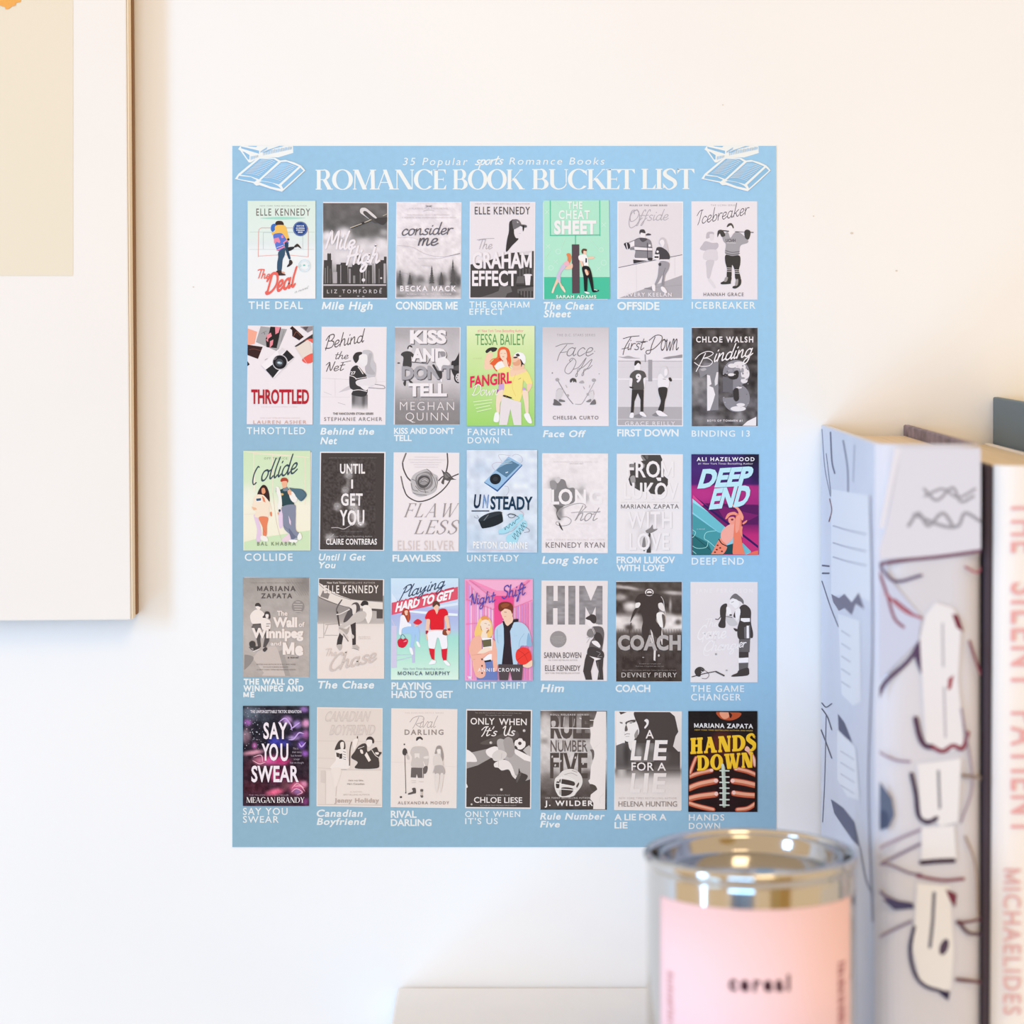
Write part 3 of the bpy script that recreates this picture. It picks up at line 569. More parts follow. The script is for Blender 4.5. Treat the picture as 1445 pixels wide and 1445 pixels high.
@cover(860, 275, [(92, 76), (858, 78), (856, 1218), (90, 1214)], 'grey cover of a hockey player and a girl at the rink boards', card='f3ecf1', inner=[(104, 92), (848, 94), (846, 1204), (104, 1202)])
def _(a):
    a.R('e6dfe5', 90, 80, 860, 1218); a.P('ece5ea', 104, 850, 848, 700, 848, 940, 104, 1204); a.P('b3aeb5', 104, 1204, 848, 935, 848, 1204); a.L('a49fa6', 5, 440, 1085, 848, 1050)
    a.SP('918c93', 400, 1090, 480, 1080, 500, 1110, 470, 1105)
    a.L('77727a', 8, 104, 848, 500, 766, 848, 698, sm=False); a.L('d9d2d9', 3, 312, 810, 316, 1150, sm=False); a.L('d9d2d9', 3, 760, 730, 762, 950, sm=False)
    a.T('RULES OF THE GAME SERIES', 236, 114, 672, 132, '6f6a72', 'semi', track=.1); a.SC('Offside', 236, 180, 690, 306, 'b4adb6', 1.2, sl=-.03, shear=.3); a.L('b4adb6', 8, 330, 180, 260, 190, 228, 320, 250, 385, 330, 330, 350, 240, 320, 170)
    a.SP('f1eaee', 356, 440, 412, 440, 416, 490, 396, 520, 366, 500); a.SP('4c474a', 348, 440, 358, 408, 400, 404, 418, 432, 412, 448, 366, 440, 358, 462); a.SP('55505a', 420, 466, 450, 448, 486, 462, 470, 472, 430, 474)
    a.SP('8e8a92', 290, 530, 350, 500, 440, 510, 490, 560, 498, 740, 440, 745, 300, 735, 300, 650, 240, 640, 250, 610, 290, 600); a.P('f3ecf1', 250, 560, 290, 540, 290, 610, 240, 600); a.P('f0e9ee', 290, 606, 498, 622, 498, 648, 290, 640); a.L('5a555e', 5, 270, 600, 498, 616, sm=False); a.L('5a555e', 6, 310, 648, 498, 656, sm=False); a.P('f0e9ee', 296, 735, 496, 740, 494, 758, 340, 768, 296, 750)
    a.SP('5a555c', 352, 500, 440, 512, 400, 548, 370, 540); a.L('6f6a72', 6, 215, 560, 350, 502, sm=False); a.SP('3c383c', 168, 570, 200, 555, 232, 570, 238, 620, 200, 634, 180, 600); a.L('f0e9ee', 10, 196, 562, 210, 630, sm=False); a.P('403c40', 276, 755, 440, 768, 280, 800); a.SP('403c40', 450, 735, 498, 735, 494, 762, 450, 762); a.E('f0e9ee', 468, 590, 14)
    a.L('3c383c', 6, 440, 560, 444, 740)
    a.SP('cfc8cf', 574, 560, 590, 508, 630, 500, 664, 545, 690, 680, 640, 640, 600, 590); a.SP('f0e9ee', 586, 540, 620, 520, 640, 560, 620, 610, 596, 580)
    a.SP('4c484d', 552, 615, 600, 610, 668, 650, 702, 710, 690, 752, 590, 755, 580, 690, 530, 700, 540, 650); a.P('f3ecf1', 524, 690, 580, 700, 576, 765, 518, 752); a.R('3f3b3f', 524, 715, 572, 735); a.R('f0e9ee', 590, 752, 692, 768); a.E('f3ecf1', 560, 662, 14)
    a.SP('a29da5', 590, 775, 692, 790, 690, 860, 650, 940, 630, 1060, 600, 1060, 620, 930, 560, 1030, 524, 1050, 560, 950, 572, 850); a.SP('4c484d', 570, 800, 600, 795, 600, 824, 576, 826); a.L('6c676f', 4, 650, 850, 630, 920, 620, 1050)
    a.SP('f3ecf1', 500, 1045, 530, 1048, 532, 1118, 505, 1115, 494, 1080); a.SP('f3ecf1', 600, 1072, 636, 1076, 670, 1130, 650, 1146, 604, 1110)
    a.T('AVERY KEELAN', 180, 1142, 724, 1184, 'ece5ea', 'bold', track=.15)
@cover(965, 275, [(88, 76), (854, 76), (856, 1220), (90, 1216)], 'pale cover of a hockey player with a stick behind his neck', card='efe9ef')
def _(a):
    a.R('ede6ed', 96, 86, 848, 1210); a.T('THE UCMH SERIES', 312, 112, 614, 132, 'aaa4ac', 'reg', track=.1)
    a.SC('Icebreaker', 150, 190, 765, 345, '4a464c', 1.15, sl=-.2, shear=.2);
    g = 'd2ccd4'
    a.SP('c4bdc6', 270, 440, 310, 428, 350, 440, 340, 480, 300, 500, 262, 510, 258, 480); a.SP('e4dde4', 300, 460, 350, 465, 345, 520, 310, 530)
    a.SP('c6bfc9', 215, 580, 250, 540, 330, 560, 390, 560, 402, 600, 370, 640, 330, 640, 240, 650, 186, 630); a.SP('ded7df', 250, 650, 370, 640, 395, 700, 380, 765, 230, 750); a.SP(g, 262, 770, 350, 765, 330, 860, 300, 970, 270, 960, 262, 860); a.SP('e2dce3', 280, 980, 310, 980, 370, 1070, 350, 1085, 290, 1010)
    a.SP('f2ebf0', 520, 365, 560, 355, 575, 400, 590, 440, 520, 470, 500, 430); a.SP('55524f', 500, 365, 520, 335, 556, 332, 580, 372, 572, 392, 548, 356, 506, 376)
    a.SP('aaa6ad', 450, 480, 510, 430, 540, 500, 590, 440, 650, 440, 740, 520, 740, 560, 660, 592, 640, 690, 600, 715, 484, 690, 488, 580, 460, 540); a.T('UCMH', 486, 514, 602, 548, '5f5b62', 'bold')
    a.L('6a666c', 8, 486, 650, 560, 670, 646, 660); a.L('6a666c', 8, 484, 676, 560, 696, 648, 684); a.L('e6e0e6', 5, 500, 560, 604, 562, sm=False)
    a.SP('4a4745', 390, 494, 396, 420, 440, 408, 470, 440, 480, 476, 440, 490, 416, 450); a.L('4a4745', 12, 440, 416, 520, 424, sm=False); a.L('4a4745', 9, 600, 430, 808, 438, sm=False); a.SP('4a4745', 704, 430, 730, 406, 770, 420, 772, 470, 750, 520, 712, 500); a.L('c6c0c6', 4, 640, 433, 700, 434, sm=False)
    a.SP('423f3d', 486, 700, 560, 712, 648, 710, 656, 800, 640, 880, 660, 980, 600, 980, 590, 880, 562, 815, 556, 880, 550, 960, 500, 960, 500, 860, 480, 775)
    for y in (850, 870, 890): a.L('ede6eb', 5, 498, y, 560, y+4, sm=False); a.L('ede6eb', 5, 590, y+22, 660, y+26, sm=False)
    a.SP('423f3d', 500, 950, 552, 955, 545, 1020, 540, 1036, 440, 1042, 430, 1022, 470, 1000); a.SP('423f3d', 608, 975, 662, 980, 660, 1045, 610, 1088, 568, 1086, 570, 1066, 600, 1050); a.SP('a39e9f', 480, 965, 512, 960, 500, 1005, 470, 1012); a.SP('a39e9f', 606, 990, 632, 985, 625, 1050, 596, 1056)
    a.T('HANNAH GRACE', 228, 1140, 694, 1180, '6d6970', 'reg', track=.12)
# ------------------------------- second row
@cover(340, 450, [(82, 76), (838, 80), (836, 1230), (70, 1226)], 'white sticker of a camera among photo prints with a red title', True, 'efe4e6')
def _(a):
    a.R('efe4e6', 60, 70, 845, 1240)
    a.G(270, 90, 540, 380, [(0, 'a8a4a4'), (1, '8c8888')], noise=40, nscale=8, fine=20, nx=30, ny=30) if 0 else None
    a.P('aaa5a6', 232, 86, 540, 120, 430, 380, 176, 270); a.P('2c2524', 345, 90, 470, 96, 420, 340, 300, 330, 290, 230, 330, 160)
    for p in ((300, 190, 350, 160, 362, 200, 310, 240), (400, 90, 460, 96, 440, 160, 404, 180), (340, 260, 380, 240, 372, 300, 336, 340), (290, 240, 320, 230, 318, 270)): a.P('ee8d98', *p)
    a.L('f0e6e8', 7, 226, 86, 172, 275, 430, 388, sm=False); a.L('7c7878', 4, 240, 170, 300, 140); a.L('6c6868', 6, 270, 155, 280, 180); a.L('7c7878', 4, 450, 200, 420, 330); a.L('8c8888', 5, 500, 140, 470, 260)
    a.P('f5a990', 76, 110, 190, 150, 160, 290, 76, 310); a.P('3d2422', 76, 300, 255, 326, 200, 466, 76, 420); a.L('7d4a40', 5, 100, 360, 150, 350, 235, 370); a.P('1f1a1c', 76, 490, 104, 530, 76, 552)
    a.P('38211f', 572, 110, 600, 84, 640, 120, 734, 208, 680, 250, 600, 200, 598, 130); a.L('a06050', 5, 610, 210, 650, 150, 700, 200); a.P('9a8f92', 690, 90, 836, 84, 836, 130, 780, 160); a.P('5f5356', 720, 96, 790, 90, 760, 140)
    a.P('463c3c', 626, 318, 838, 176, 838, 240, 640, 326); a.P('e8d8cc', 636, 336, 790, 236, 838, 380, 836, 440, 720, 470); a.SP('ee6b5c', 740, 250, 830, 230, 836, 280, 790, 250); a.SP('ee6456', 715, 470, 836, 400, 836, 500, 760, 516); a.L('e5d3d3', 4, 640, 336, 780, 530, sm=False)
    a.P('f3eaec', 240, 540, 430, 360, 470, 340, 540, 366, 626, 446, 384, 694); a.P('e3dadd', 430, 380, 480, 338, 530, 370, 450, 420); a.P('2c292b', 482, 424, 538, 362, 622, 446, 556, 500); a.P('2c292b', 290, 592, 372, 530, 450, 590, 372, 690); a.L('c9bfc3', 3, 240, 545, 384, 694, 626, 450, sm=False)
    a.E('cfc8cb', 458, 506, 90); a.E('231f22', 456, 504, 80); a.E('4a4a50', 450, 510, 46); a.E('9fb0ba', 452, 512, 30, 16, 10); a.E('dde6ea', 446, 508, 12, 6); a.SP('6a6468', 385, 470, 410, 445, 425, 452, 398, 480); a.L('8c8588', 4, 280, 480, 310, 460)
    a.T('THROTTLED', 122, 828, 794, 984, 'b6222f', 'bold'); a.T('LOVE IS A HIGH SPEED CHASE', 240, 1018, 660, 1030, 'e2c9cb', 'thin'); a.T(NYT, 226, 1148, 690, 1160, 'dfc3bd', 'thin')
    a.T('LAUREN ASHER', 146, 1182, 764, 1222, 'd3ab9f', 'reg', track=.12)
@cover(445, 450, [(74, 90), (832, 92), (818, 1234), (56, 1230)], 'pale cover of a couple embracing under handwriting', card=W2)
def _(a):
    a.R('efe5e7', 64, 98, 826, 1226)
    a.SC('Behind', 112, 198, 580, 350, '5b5150', 1.6, sl=-.18, shear=.2); a.SC('the', 232, 380, 390, 468, '5b5150', 1.8, sl=-.02); a.SC('Net', 122, 505, 350, 612, '5b5150', 1.7, sl=-.06); a.L('5b5150', 6, 300, 510, 360, 500, 416, 488)
    a.L('d3c9cb', 3, 80, 690, 400, 706); a.L('ddd3d5', 3, 70, 908, 400, 912, sm=False); a.L('ddd3d5', 3, 600, 740, 818, 730, sm=False); a.L('c3b9bb', 5, 265, 975, 350, 1000); a.L('d3c9cb', 4, 100, 850, 190, 885); a.L('d9cfd1', 3, 230, 700, 232, 900, sm=False)
    a.SP('d3cacd', 280, 850, 390, 780, 420, 790, 400, 820, 300, 850); a.L('8f8688', 7, 600, 800, 790, 812, 806, 790, 770, 772, 600, 750)
    a.G(425, 880, 610, 1060, [(0, '7f7a7c'), (.6, '959092'), (1, 'efe5e7')], [(560, 930, 24, 90, '5a5556', .9), (445, 930, 20, 70, '5a5556', .7), (520, 940, 30, 90, 'a09b9d', .6)], nx=24, ny=24)
    a.SP('c9c4c8', 550, 380, 620, 362, 670, 400, 680, 480, 708, 540, 700, 670, 640, 690, 590, 660, 590, 580, 600, 480); a.SP('b9b3b7', 620, 420, 640, 400, 662, 420, 640, 540, 700, 640, 610, 640, 580, 570)
    a.SP('efe8e9', 500, 430, 540, 410, 600, 420, 605, 520, 560, 560, 520, 520, 500, 490)
    a.SP('3e3939', 440, 440, 470, 396, 520, 384, 546, 392, 540, 412, 512, 430, 508, 470, 490, 500, 470, 514, 446, 480)
    a.SP('3f3b3c', 404, 640, 420, 580, 460, 545, 500, 550, 560, 620, 600, 680, 596, 890, 430, 886, 440, 830, 404, 800, 396, 700); a.L('f0e8e9', 8, 396, 660, 440, 670, 484, 700); a.L('f0e8e9', 7, 470, 700, 600, 676); a.L('f0e8e9', 8, 430, 836, 510, 826, 600, 845); a.L('efe7e8', 10, 500, 560, 530, 600, 556, 640)
    a.SP('e7dfe1', 470, 740, 500, 712, 600, 690, 700, 680, 696, 760, 600, 800, 500, 780); a.SP('efe7e8', 524, 780, 620, 780, 600, 830, 560, 820)
    a.T('27', 412, 612, 470, 646, 'efe7e8', 'bold')
    a.T('THE VANCOUVER STORM SERIES', 206, 1092, 676, 1116, '665d5d', 'bold', track=.06); a.T('STEPHANIE ARCHER', 104, 1146, 776, 1188, '7d7475', 'reg', track=.14)
@cover(550, 450, [(62, 92), (826, 96), (812, 1234), (48, 1230)], 'grey cover with four big bevelled words stacked over two figures and a car', card=W2, inner=[(76, 106), (812, 108), (802, 1222), (62, 1220)])
def _(a):
    a.G(60, 100, 815, 1230, [(0, 'b9b2b5'), (.2, 'c9c2c5'), (.5, 'd3cbcd'), (.62, 'c6bec0'), (.8, '9a9394'), (1, '8b8483')], [(300, 560, 260, 200, 'ddd5d7', .5), (120, 160, 120, 100, 'a29c9f', .5)], 4, fine=4)
    a.SP('3b3738', 720, 500, 760, 480, 800, 410, 815, 400, 815, 720, 760, 680, 720, 600); a.SP('5b5657', 740, 560, 815, 540, 815, 600, 745, 590); a.E('3a3637', 800, 684, 52, 66); a.E('d5cdcf', 802, 684, 36, 50)
    for t in range(6): a.E('4a4546', 802+22*math.cos(t*1.05), 684+30*math.sin(t*1.05), 6, 8)
    a.SP('dcd5d7', 215, 340, 240, 312, 262, 330, 258, 370, 232, 392, 212, 370); a.SP('3f3b3b', 205, 345, 214, 318, 240, 306, 262, 322, 258, 336, 228, 322, 216, 352)
    a.SP('4b4747', 150, 390, 200, 376, 250, 386, 288, 430, 262, 446, 250, 440, 250, 560, 156, 560, 160, 450, 130, 420); a.SP('4b4747', 160, 740, 190, 700, 186, 776, 166, 774); a.SP('4b4747', 215, 710, 240, 714, 276, 752, 250, 756)
    for txt, x0, y0, x1, y1, c1, c2 in (('KISS', 236, 140, 660, 280, '6e6869', 'f1e9eb'), ('AND', 252, 352, 660, 490, '6e6869', 'f1e9eb'), ("DON'T", 140, 562, 742, 700, '5f5a5c', 'aaa6ab'), ('TELL', 218, 758, 666, 894, '6e6869', 'f1e9eb')):
        sl_ = -.02 if txt[0] == 'D' else 0.0
        a.T(txt, x0+10, y0+10, x1+10, y1+10, c1, 'black', sl=sl_); a.T(txt, x0, y0, x1, y1, c2, 'black', sl=sl_)
    a.L('5f5a5c', 9, 250, 500, 440, 522, 474, 462, sm=False); a.SP('9c9699', 590, 380, 640, 384, 650, 430, 610, 440, 590, 410); a.SP('efe8ea', 560, 460, 640, 450, 700, 500, 690, 540, 620, 540, 600, 600, 610, 720, 592, 720, 580, 600, 540, 520)
    a.SP('454142', 496, 540, 520, 535, 560, 600, 606, 610, 606, 690, 580, 690, 530, 600); a.E('454142', 104, 514, 16, 7)
    a.T('USA TODAY BESTSELLING AUTHOR', 122, 936, 744, 950, 'd3cbcb', 'reg', track=.05); a.T('MEGHAN', 120, 966, 750, 1064, 'ede4e4', 'thin', track=.1); a.T('QUINN', 186, 1090, 684, 1184, 'ede4e4', 'thin', track=.1); a.L('ede4e4', 6, 250, 1180, 262, 1204, 296, 1204)
@cover(655, 450, [(42, 88), (812, 92), (812, 1238), (38, 1232)], 'lime green sticker of a man in yellow carrying a red-haired girl', True, 'd8e8b4')
def _(a):
    a.G(30, 80, 820, 1245, [(0, 'e4edc0'), (.3, 'd0e6a4'), (.6, 'bfe090'), (1, 'a4d672')], [(420, 700, 260, 300, 'd8eaa8', .4)], nx=16, ny=24)
    a.SC('Tne ur I es t se ng Author'.replace('A', 'a').replace('T', 't').replace('I', 'i'), 158, 128, 690, 152, 'ee6f8c', 2.2) if 0 else a.T('#1 New York Times Bestselling Author', 158, 122, 690, 154, 'f07c94', 'reg')
    a.T('TESSA BAILEY', 130, 176, 714, 304, '5f9b5a', 'reg'); a.SC('a novel', 104, 440, 210, 466, 'c8c89a', 1.3)
    sk = 'f6ceb2'
    a.SP(sk, 258, 420, 320, 390, 330, 440, 296, 500, 330, 540, 350, 560, 320, 584, 232, 576); a.SP('3a3236', 248, 378, 280, 344, 330, 330, 384, 340, 370, 372, 330, 386, 310, 370, 266, 398)
    a.SP('e9653a', 385, 440, 392, 370, 420, 332, 470, 326, 520, 356, 540, 430, 548, 500, 530, 560, 500, 540, 440, 500, 400, 500, 350, 545, 316, 532, 300, 520, 360, 460); a.L('e9653a', 16, 400, 470, 340, 540, 378, 606); a.L('f0794a', 10, 410, 452, 330, 470, 302, 500)
    a.SP('f8d6bd', 412, 400, 430, 362, 480, 360, 500, 420, 490, 462, 456, 478, 424, 450); a.L('c0503a', 3, 420, 404, 444, 400); a.L('c0503a', 3, 466, 400, 486, 404); a.L('d85a50', 5, 446, 440, 466, 442)
    a.SP('f8d6bd', 440, 470, 490, 466, 520, 540, 440, 590, 400, 560); a.SP('f8f0ee', 360, 560, 390, 508, 440, 500, 480, 560, 530, 550, 560, 590, 400, 600); a.L('d64a2c', 8, 500, 470, 520, 550, 550, 580); a.L('c43a2c', 10, 410, 462, 450, 490)
    a.SP('f2c6a8', 560, 440, 600, 420, 650, 440, 660, 500, 700, 540, 690, 580, 600, 600, 560, 590, 562, 520); a.SP('e5a785', 560, 510, 600, 500, 640, 470, 660, 500, 640, 540, 590, 545)
    a.SP('f6f2f4', 576, 430, 610, 394, 660, 388, 706, 424, 716, 500, 690, 520, 650, 470, 620, 440); a.SP('4a3a36', 600, 416, 630, 404, 648, 430, 620, 436); a.SP('3e2e2a', 575, 446, 620, 438, 612, 456, 580, 458); a.SP('3e2e2a', 650, 470, 662, 474, 690, 520, 706, 540, 680, 530, 664, 560, 662, 500)
    a.SP('fbe48c', 390, 600, 470, 560, 540, 570, 600, 640, 720, 600, 780, 700, 790, 760, 740, 770, 690, 720, 680, 860, 650, 960, 610, 975, 560, 930, 452, 905, 456, 740, 440, 660); a.SP(sk, 540, 590, 600, 600, 700, 580, 720, 610, 560, 668, 530, 640); a.L('e8c868', 4, 600, 640, 560, 780, 600, 900); a.L('e8c868', 4, 690, 700, 670, 860); a.L('8a8a5a', 5, 634, 704, 660, 690)
    a.SP(sk, 730, 765, 790, 760, 770, 820, 740, 850); a.SP('c9a8d8', 410, 760, 460, 750, 460, 830, 400, 850); a.SP('c9a8d8', 680, 800, 716, 810, 700, 840, 684, 836); a.SP('a55a9a', 372, 830, 400, 824, 394, 862, 378, 864)
    a.SP('f8dcc6', 386, 860, 456, 826, 446, 930, 420, 980, 410, 1090, 380, 1090, 370, 980); a.SP('f8dcc6', 676, 845, 736, 840, 750, 920, 750, 1100, 720, 1110, 700, 980)
    a.P('e9dfe0', 444, 905, 664, 970, 668, 1240, 580, 1240, 538, 1050, 500, 1240, 406, 1240, 424, 1000); a.SP('2b2326', 454, 888, 480, 888, 520, 902, 556, 916, 548, 926, 500, 916, 456, 902); a.E('c89a58', 488, 900, 5)
    a.SP('f8f2f4', 362, 1092, 406, 1100, 404, 1190, 360, 1202, 342, 1176); a.SP('f8f2f4', 712, 1100, 756, 1104, 790, 1208, 744, 1206, 698, 1130)
    a.T('FANGIRL', 70, 668, 548, 786, 'c8e49a', 'bold', sl=-.11); a.T('FANGIRL', 70, 674, 554, 796, 'e8285a', 'bold', sl=-.11, it=.0); a.SC('Down', 90, 770, 400, 890, 'f4f4e6', 1.7, sl=-.02)
    for i, (x0, x1) in enumerate(((110, 325), (120, 322), (140, 300), (150, 316))): a.L('dcf0b8', 12, x0, 966+i*38, x1, 940+i*34, sm=False)
@cover(760, 450, [(46, 98), (818, 102), (816, 1248), (42, 1244)], 'pale grey cover of two crouching players crossing sticks', card=W2, inner=[(58, 108), (810, 112), (806, 1236), (54, 1232)])
def _(a):
    a.G(46, 100, 818, 1248, [(0, 'cfc8cc'), (.2, 'dcd5d9'), (.45, 'e4dce1'), (1, 'ede4e7')], nx=6, ny=20)
    a.T('THE D.C. STARS SERIES', 212, 174, 660, 202, 'a39ca0', 'reg', track=.1)
    c = '8b8488'
    a.L(c, 8, 200, 322, 290, 292, 404, 288); a.L(c, 8, 330, 300, 250, 400, 218, 486); a.L(c, 7, 250, 392, 300, 388, 330, 380); a.SC('ace', 326, 240, 640, 430, c, 1.0, shear=.3)
    a.L(c, 7, 400, 470, 330, 540, 305, 610, 350, 640, 400, 590, 436, 500, 400, 458, 360, 480, 372, 500); a.L(c, 7, 400, 590, 470, 560, 540, 470, 552, 460, 500, 560, 440, 640, 432, 672, 450, 660, 458, 590, 520, 560, 620, 470, 580, 560, 520, 620, 504, 660, 524, 650, 530, 590, 580, 580, 624, 540)
    a.E('8f888c', 160, 630, 8); a.E('a29b9f', 706, 640, 6); a.E('8f888c', 652, 378, 5)
    a.L('8c8689', 8, 225, 720, 330, 900, 400, 990); a.L('a19a9e', 6, 650, 740, 560, 900, 510, 980, 480, 995, 430, 992); a.E('b0a9ad', 218, 708, 24, 20); a.E('b0a9ad', 644, 714, 26, 20); a.E('b3acb0', 340, 892, 16); a.E('b3acb0', 574, 878, 16)
    a.SP('57524f', 366, 736, 368, 706, 400, 688, 434, 704, 440, 742, 420, 730, 404, 740, 398, 716, 380, 740); a.SP('b3acb0', 470, 740, 510, 716, 532, 744, 500, 752)
    a.SP('d7d0d3', 210, 830, 240, 808, 290, 836, 270, 900, 240, 940, 200, 930); a.SP('ded7da', 590, 850, 640, 830, 636, 930, 600, 930)
    a.L('b9b2b5', 5, 206, 840, 240, 812, 290, 826); a.L('b9b2b5', 5, 590, 860, 630, 836, 646, 880); a.L('a9a2a6', 5, 316, 770, 330, 800); a.L('a9a2a6', 6, 520, 790, 534, 815); a.L('a9a2a6', 5, 596, 770, 590, 800)
    a.SP('6f6a6b', 180, 935, 216, 950, 262, 990, 258, 1008, 172, 1004, 176, 970); a.SP('7b7678', 244, 935, 304, 952, 300, 966, 240, 962); a.SP('8b8688', 554, 962, 606, 932, 610, 960, 580, 970); a.SP('7b7678', 598, 992, 650, 935, 668, 990, 620, 998)
    a.T('CHELSEA CURTO', 166, 1130, 696, 1170, '857e80', 'semi', track=.14)
@cover(865, 450, [(48, 98), (818, 102), (816, 1252), (44, 1248)], 'grey cover of a player in a number 9 shirt and a girl on a field', card='f3ecf0', inner=[(60, 108), (808, 112), (804, 1240), (56, 1238)])
def _(a):
    a.R('ebe4e9', 46, 100, 818, 490); a.R('ddd6db', 46, 490, 818, 1025); a.R('b6b0b4', 46, 1025, 818, 1250); a.R('ece5ea', 46, 692, 818, 710); a.R('d6cfd5', 46, 560, 818, 563)
    a.SP('b1abb0', 60, 440, 120, 442, 180, 430, 250, 450, 320, 458, 240, 462, 140, 460); a.SP('9c969b', 580, 458, 640, 440, 720, 430, 810, 415, 810, 450, 700, 458, 640, 468); a.L('a7a1a6', 5, 46, 490, 818, 494, sm=False)
    a.P('a7a1a7', 366, 412, 382, 412, 384, 500, 370, 505); a.R('a7a1a7', 410, 476, 456, 728); a.L('e3dce1', 5, 46, 1168, 818, 1172, sm=False); a.SP('918b90', 240, 1130, 330, 1100, 330, 1150, 260, 1150); a.SP('8f898e', 455, 1120, 510, 1090, 530, 1130, 490, 1135)
    a.L('54484a', 8, 118, 230, 200, 208, 304, 198); a.L('54484a', 8, 210, 210, 140, 330, 116, 416); a.L('54484a', 7, 104, 350, 180, 334); a.SC('irst', 170, 210, 380, 360, '54484a', 1.2, shear=.3); a.L('54484a', 7, 270, 266, 400, 262, sm=False)
    a.L('54484a', 8, 490, 210, 450, 310, 430, 395, 390, 405, 392, 370, 470, 350, 560, 260, 566, 200, 500, 192, 420, 250); a.SC('own', 556, 120, 765, 360, '54484a', 1.3, shear=.3)
    a.SP('f1eaee', 256, 520, 310, 520, 312, 600, 256, 600); a.SP('423d3c', 248, 530, 256, 492, 290, 484, 320, 500, 320, 530, 292, 512, 266, 540, 252, 545)
    a.SP('ede6ea', 196, 690, 228, 700, 230, 800, 214, 820, 190, 810); a.SP('ede6ea', 356, 690, 380, 690, 370, 790, 354, 820, 340, 800)
    a.SP('5d5857', 206, 640, 260, 598, 320, 600, 366, 620, 386, 680, 352, 700, 354, 830, 226, 830, 226, 700, 194, 690); a.L('efe8ec', 6, 192, 684, 222, 700, sm=False); a.L('efe8ec', 6, 358, 694, 388, 680, sm=False)
    a.T('9', 264, 646, 328, 734, 'f1eaee', 'black'); a.P('3f3a39', 220, 826, 358, 826, 352, 1080, 320, 1082, 320, 940, 288, 862, 250, 960, 238, 1095, 206, 1092, 214, 960); a.SP('3f3a39', 192, 788, 236, 794, 234, 808, 200, 806)
    a.SP('f3ecf0', 206, 1096, 240, 1098, 236, 1150, 192, 1146); a.SP('f3ecf0', 312, 1086, 348, 1084, 388, 1130, 370, 1140, 316, 1116)
    a.SP('dcd6dc', 560, 580, 600, 552, 630, 570, 640, 640, 590, 690, 560, 680, 540, 640); a.SP('f2ebef', 600, 590, 630, 590, 630, 650, 600, 660); a.SP('eee7eb', 526, 660, 560, 640, 600, 690, 650, 690, 640, 800, 530, 800, 520, 720); a.SP('3f3a39', 646, 690, 668, 682, 686, 712, 676, 730, 654, 716); a.L('7d7779', 5, 580, 700, 612, 704)
    a.SP('3f3a39', 534, 800, 626, 800, 626, 880, 604, 960, 584, 1078, 526, 1064, 556, 960, 530, 860); a.SP('f3ecf0', 506, 1070, 556, 1072, 632, 1124, 620, 1134, 540, 1130, 502, 1092)
    a.T('GRACE REILLY', 138, 1196, 724, 1240, 'ece5e9', 'semi', track=.12)
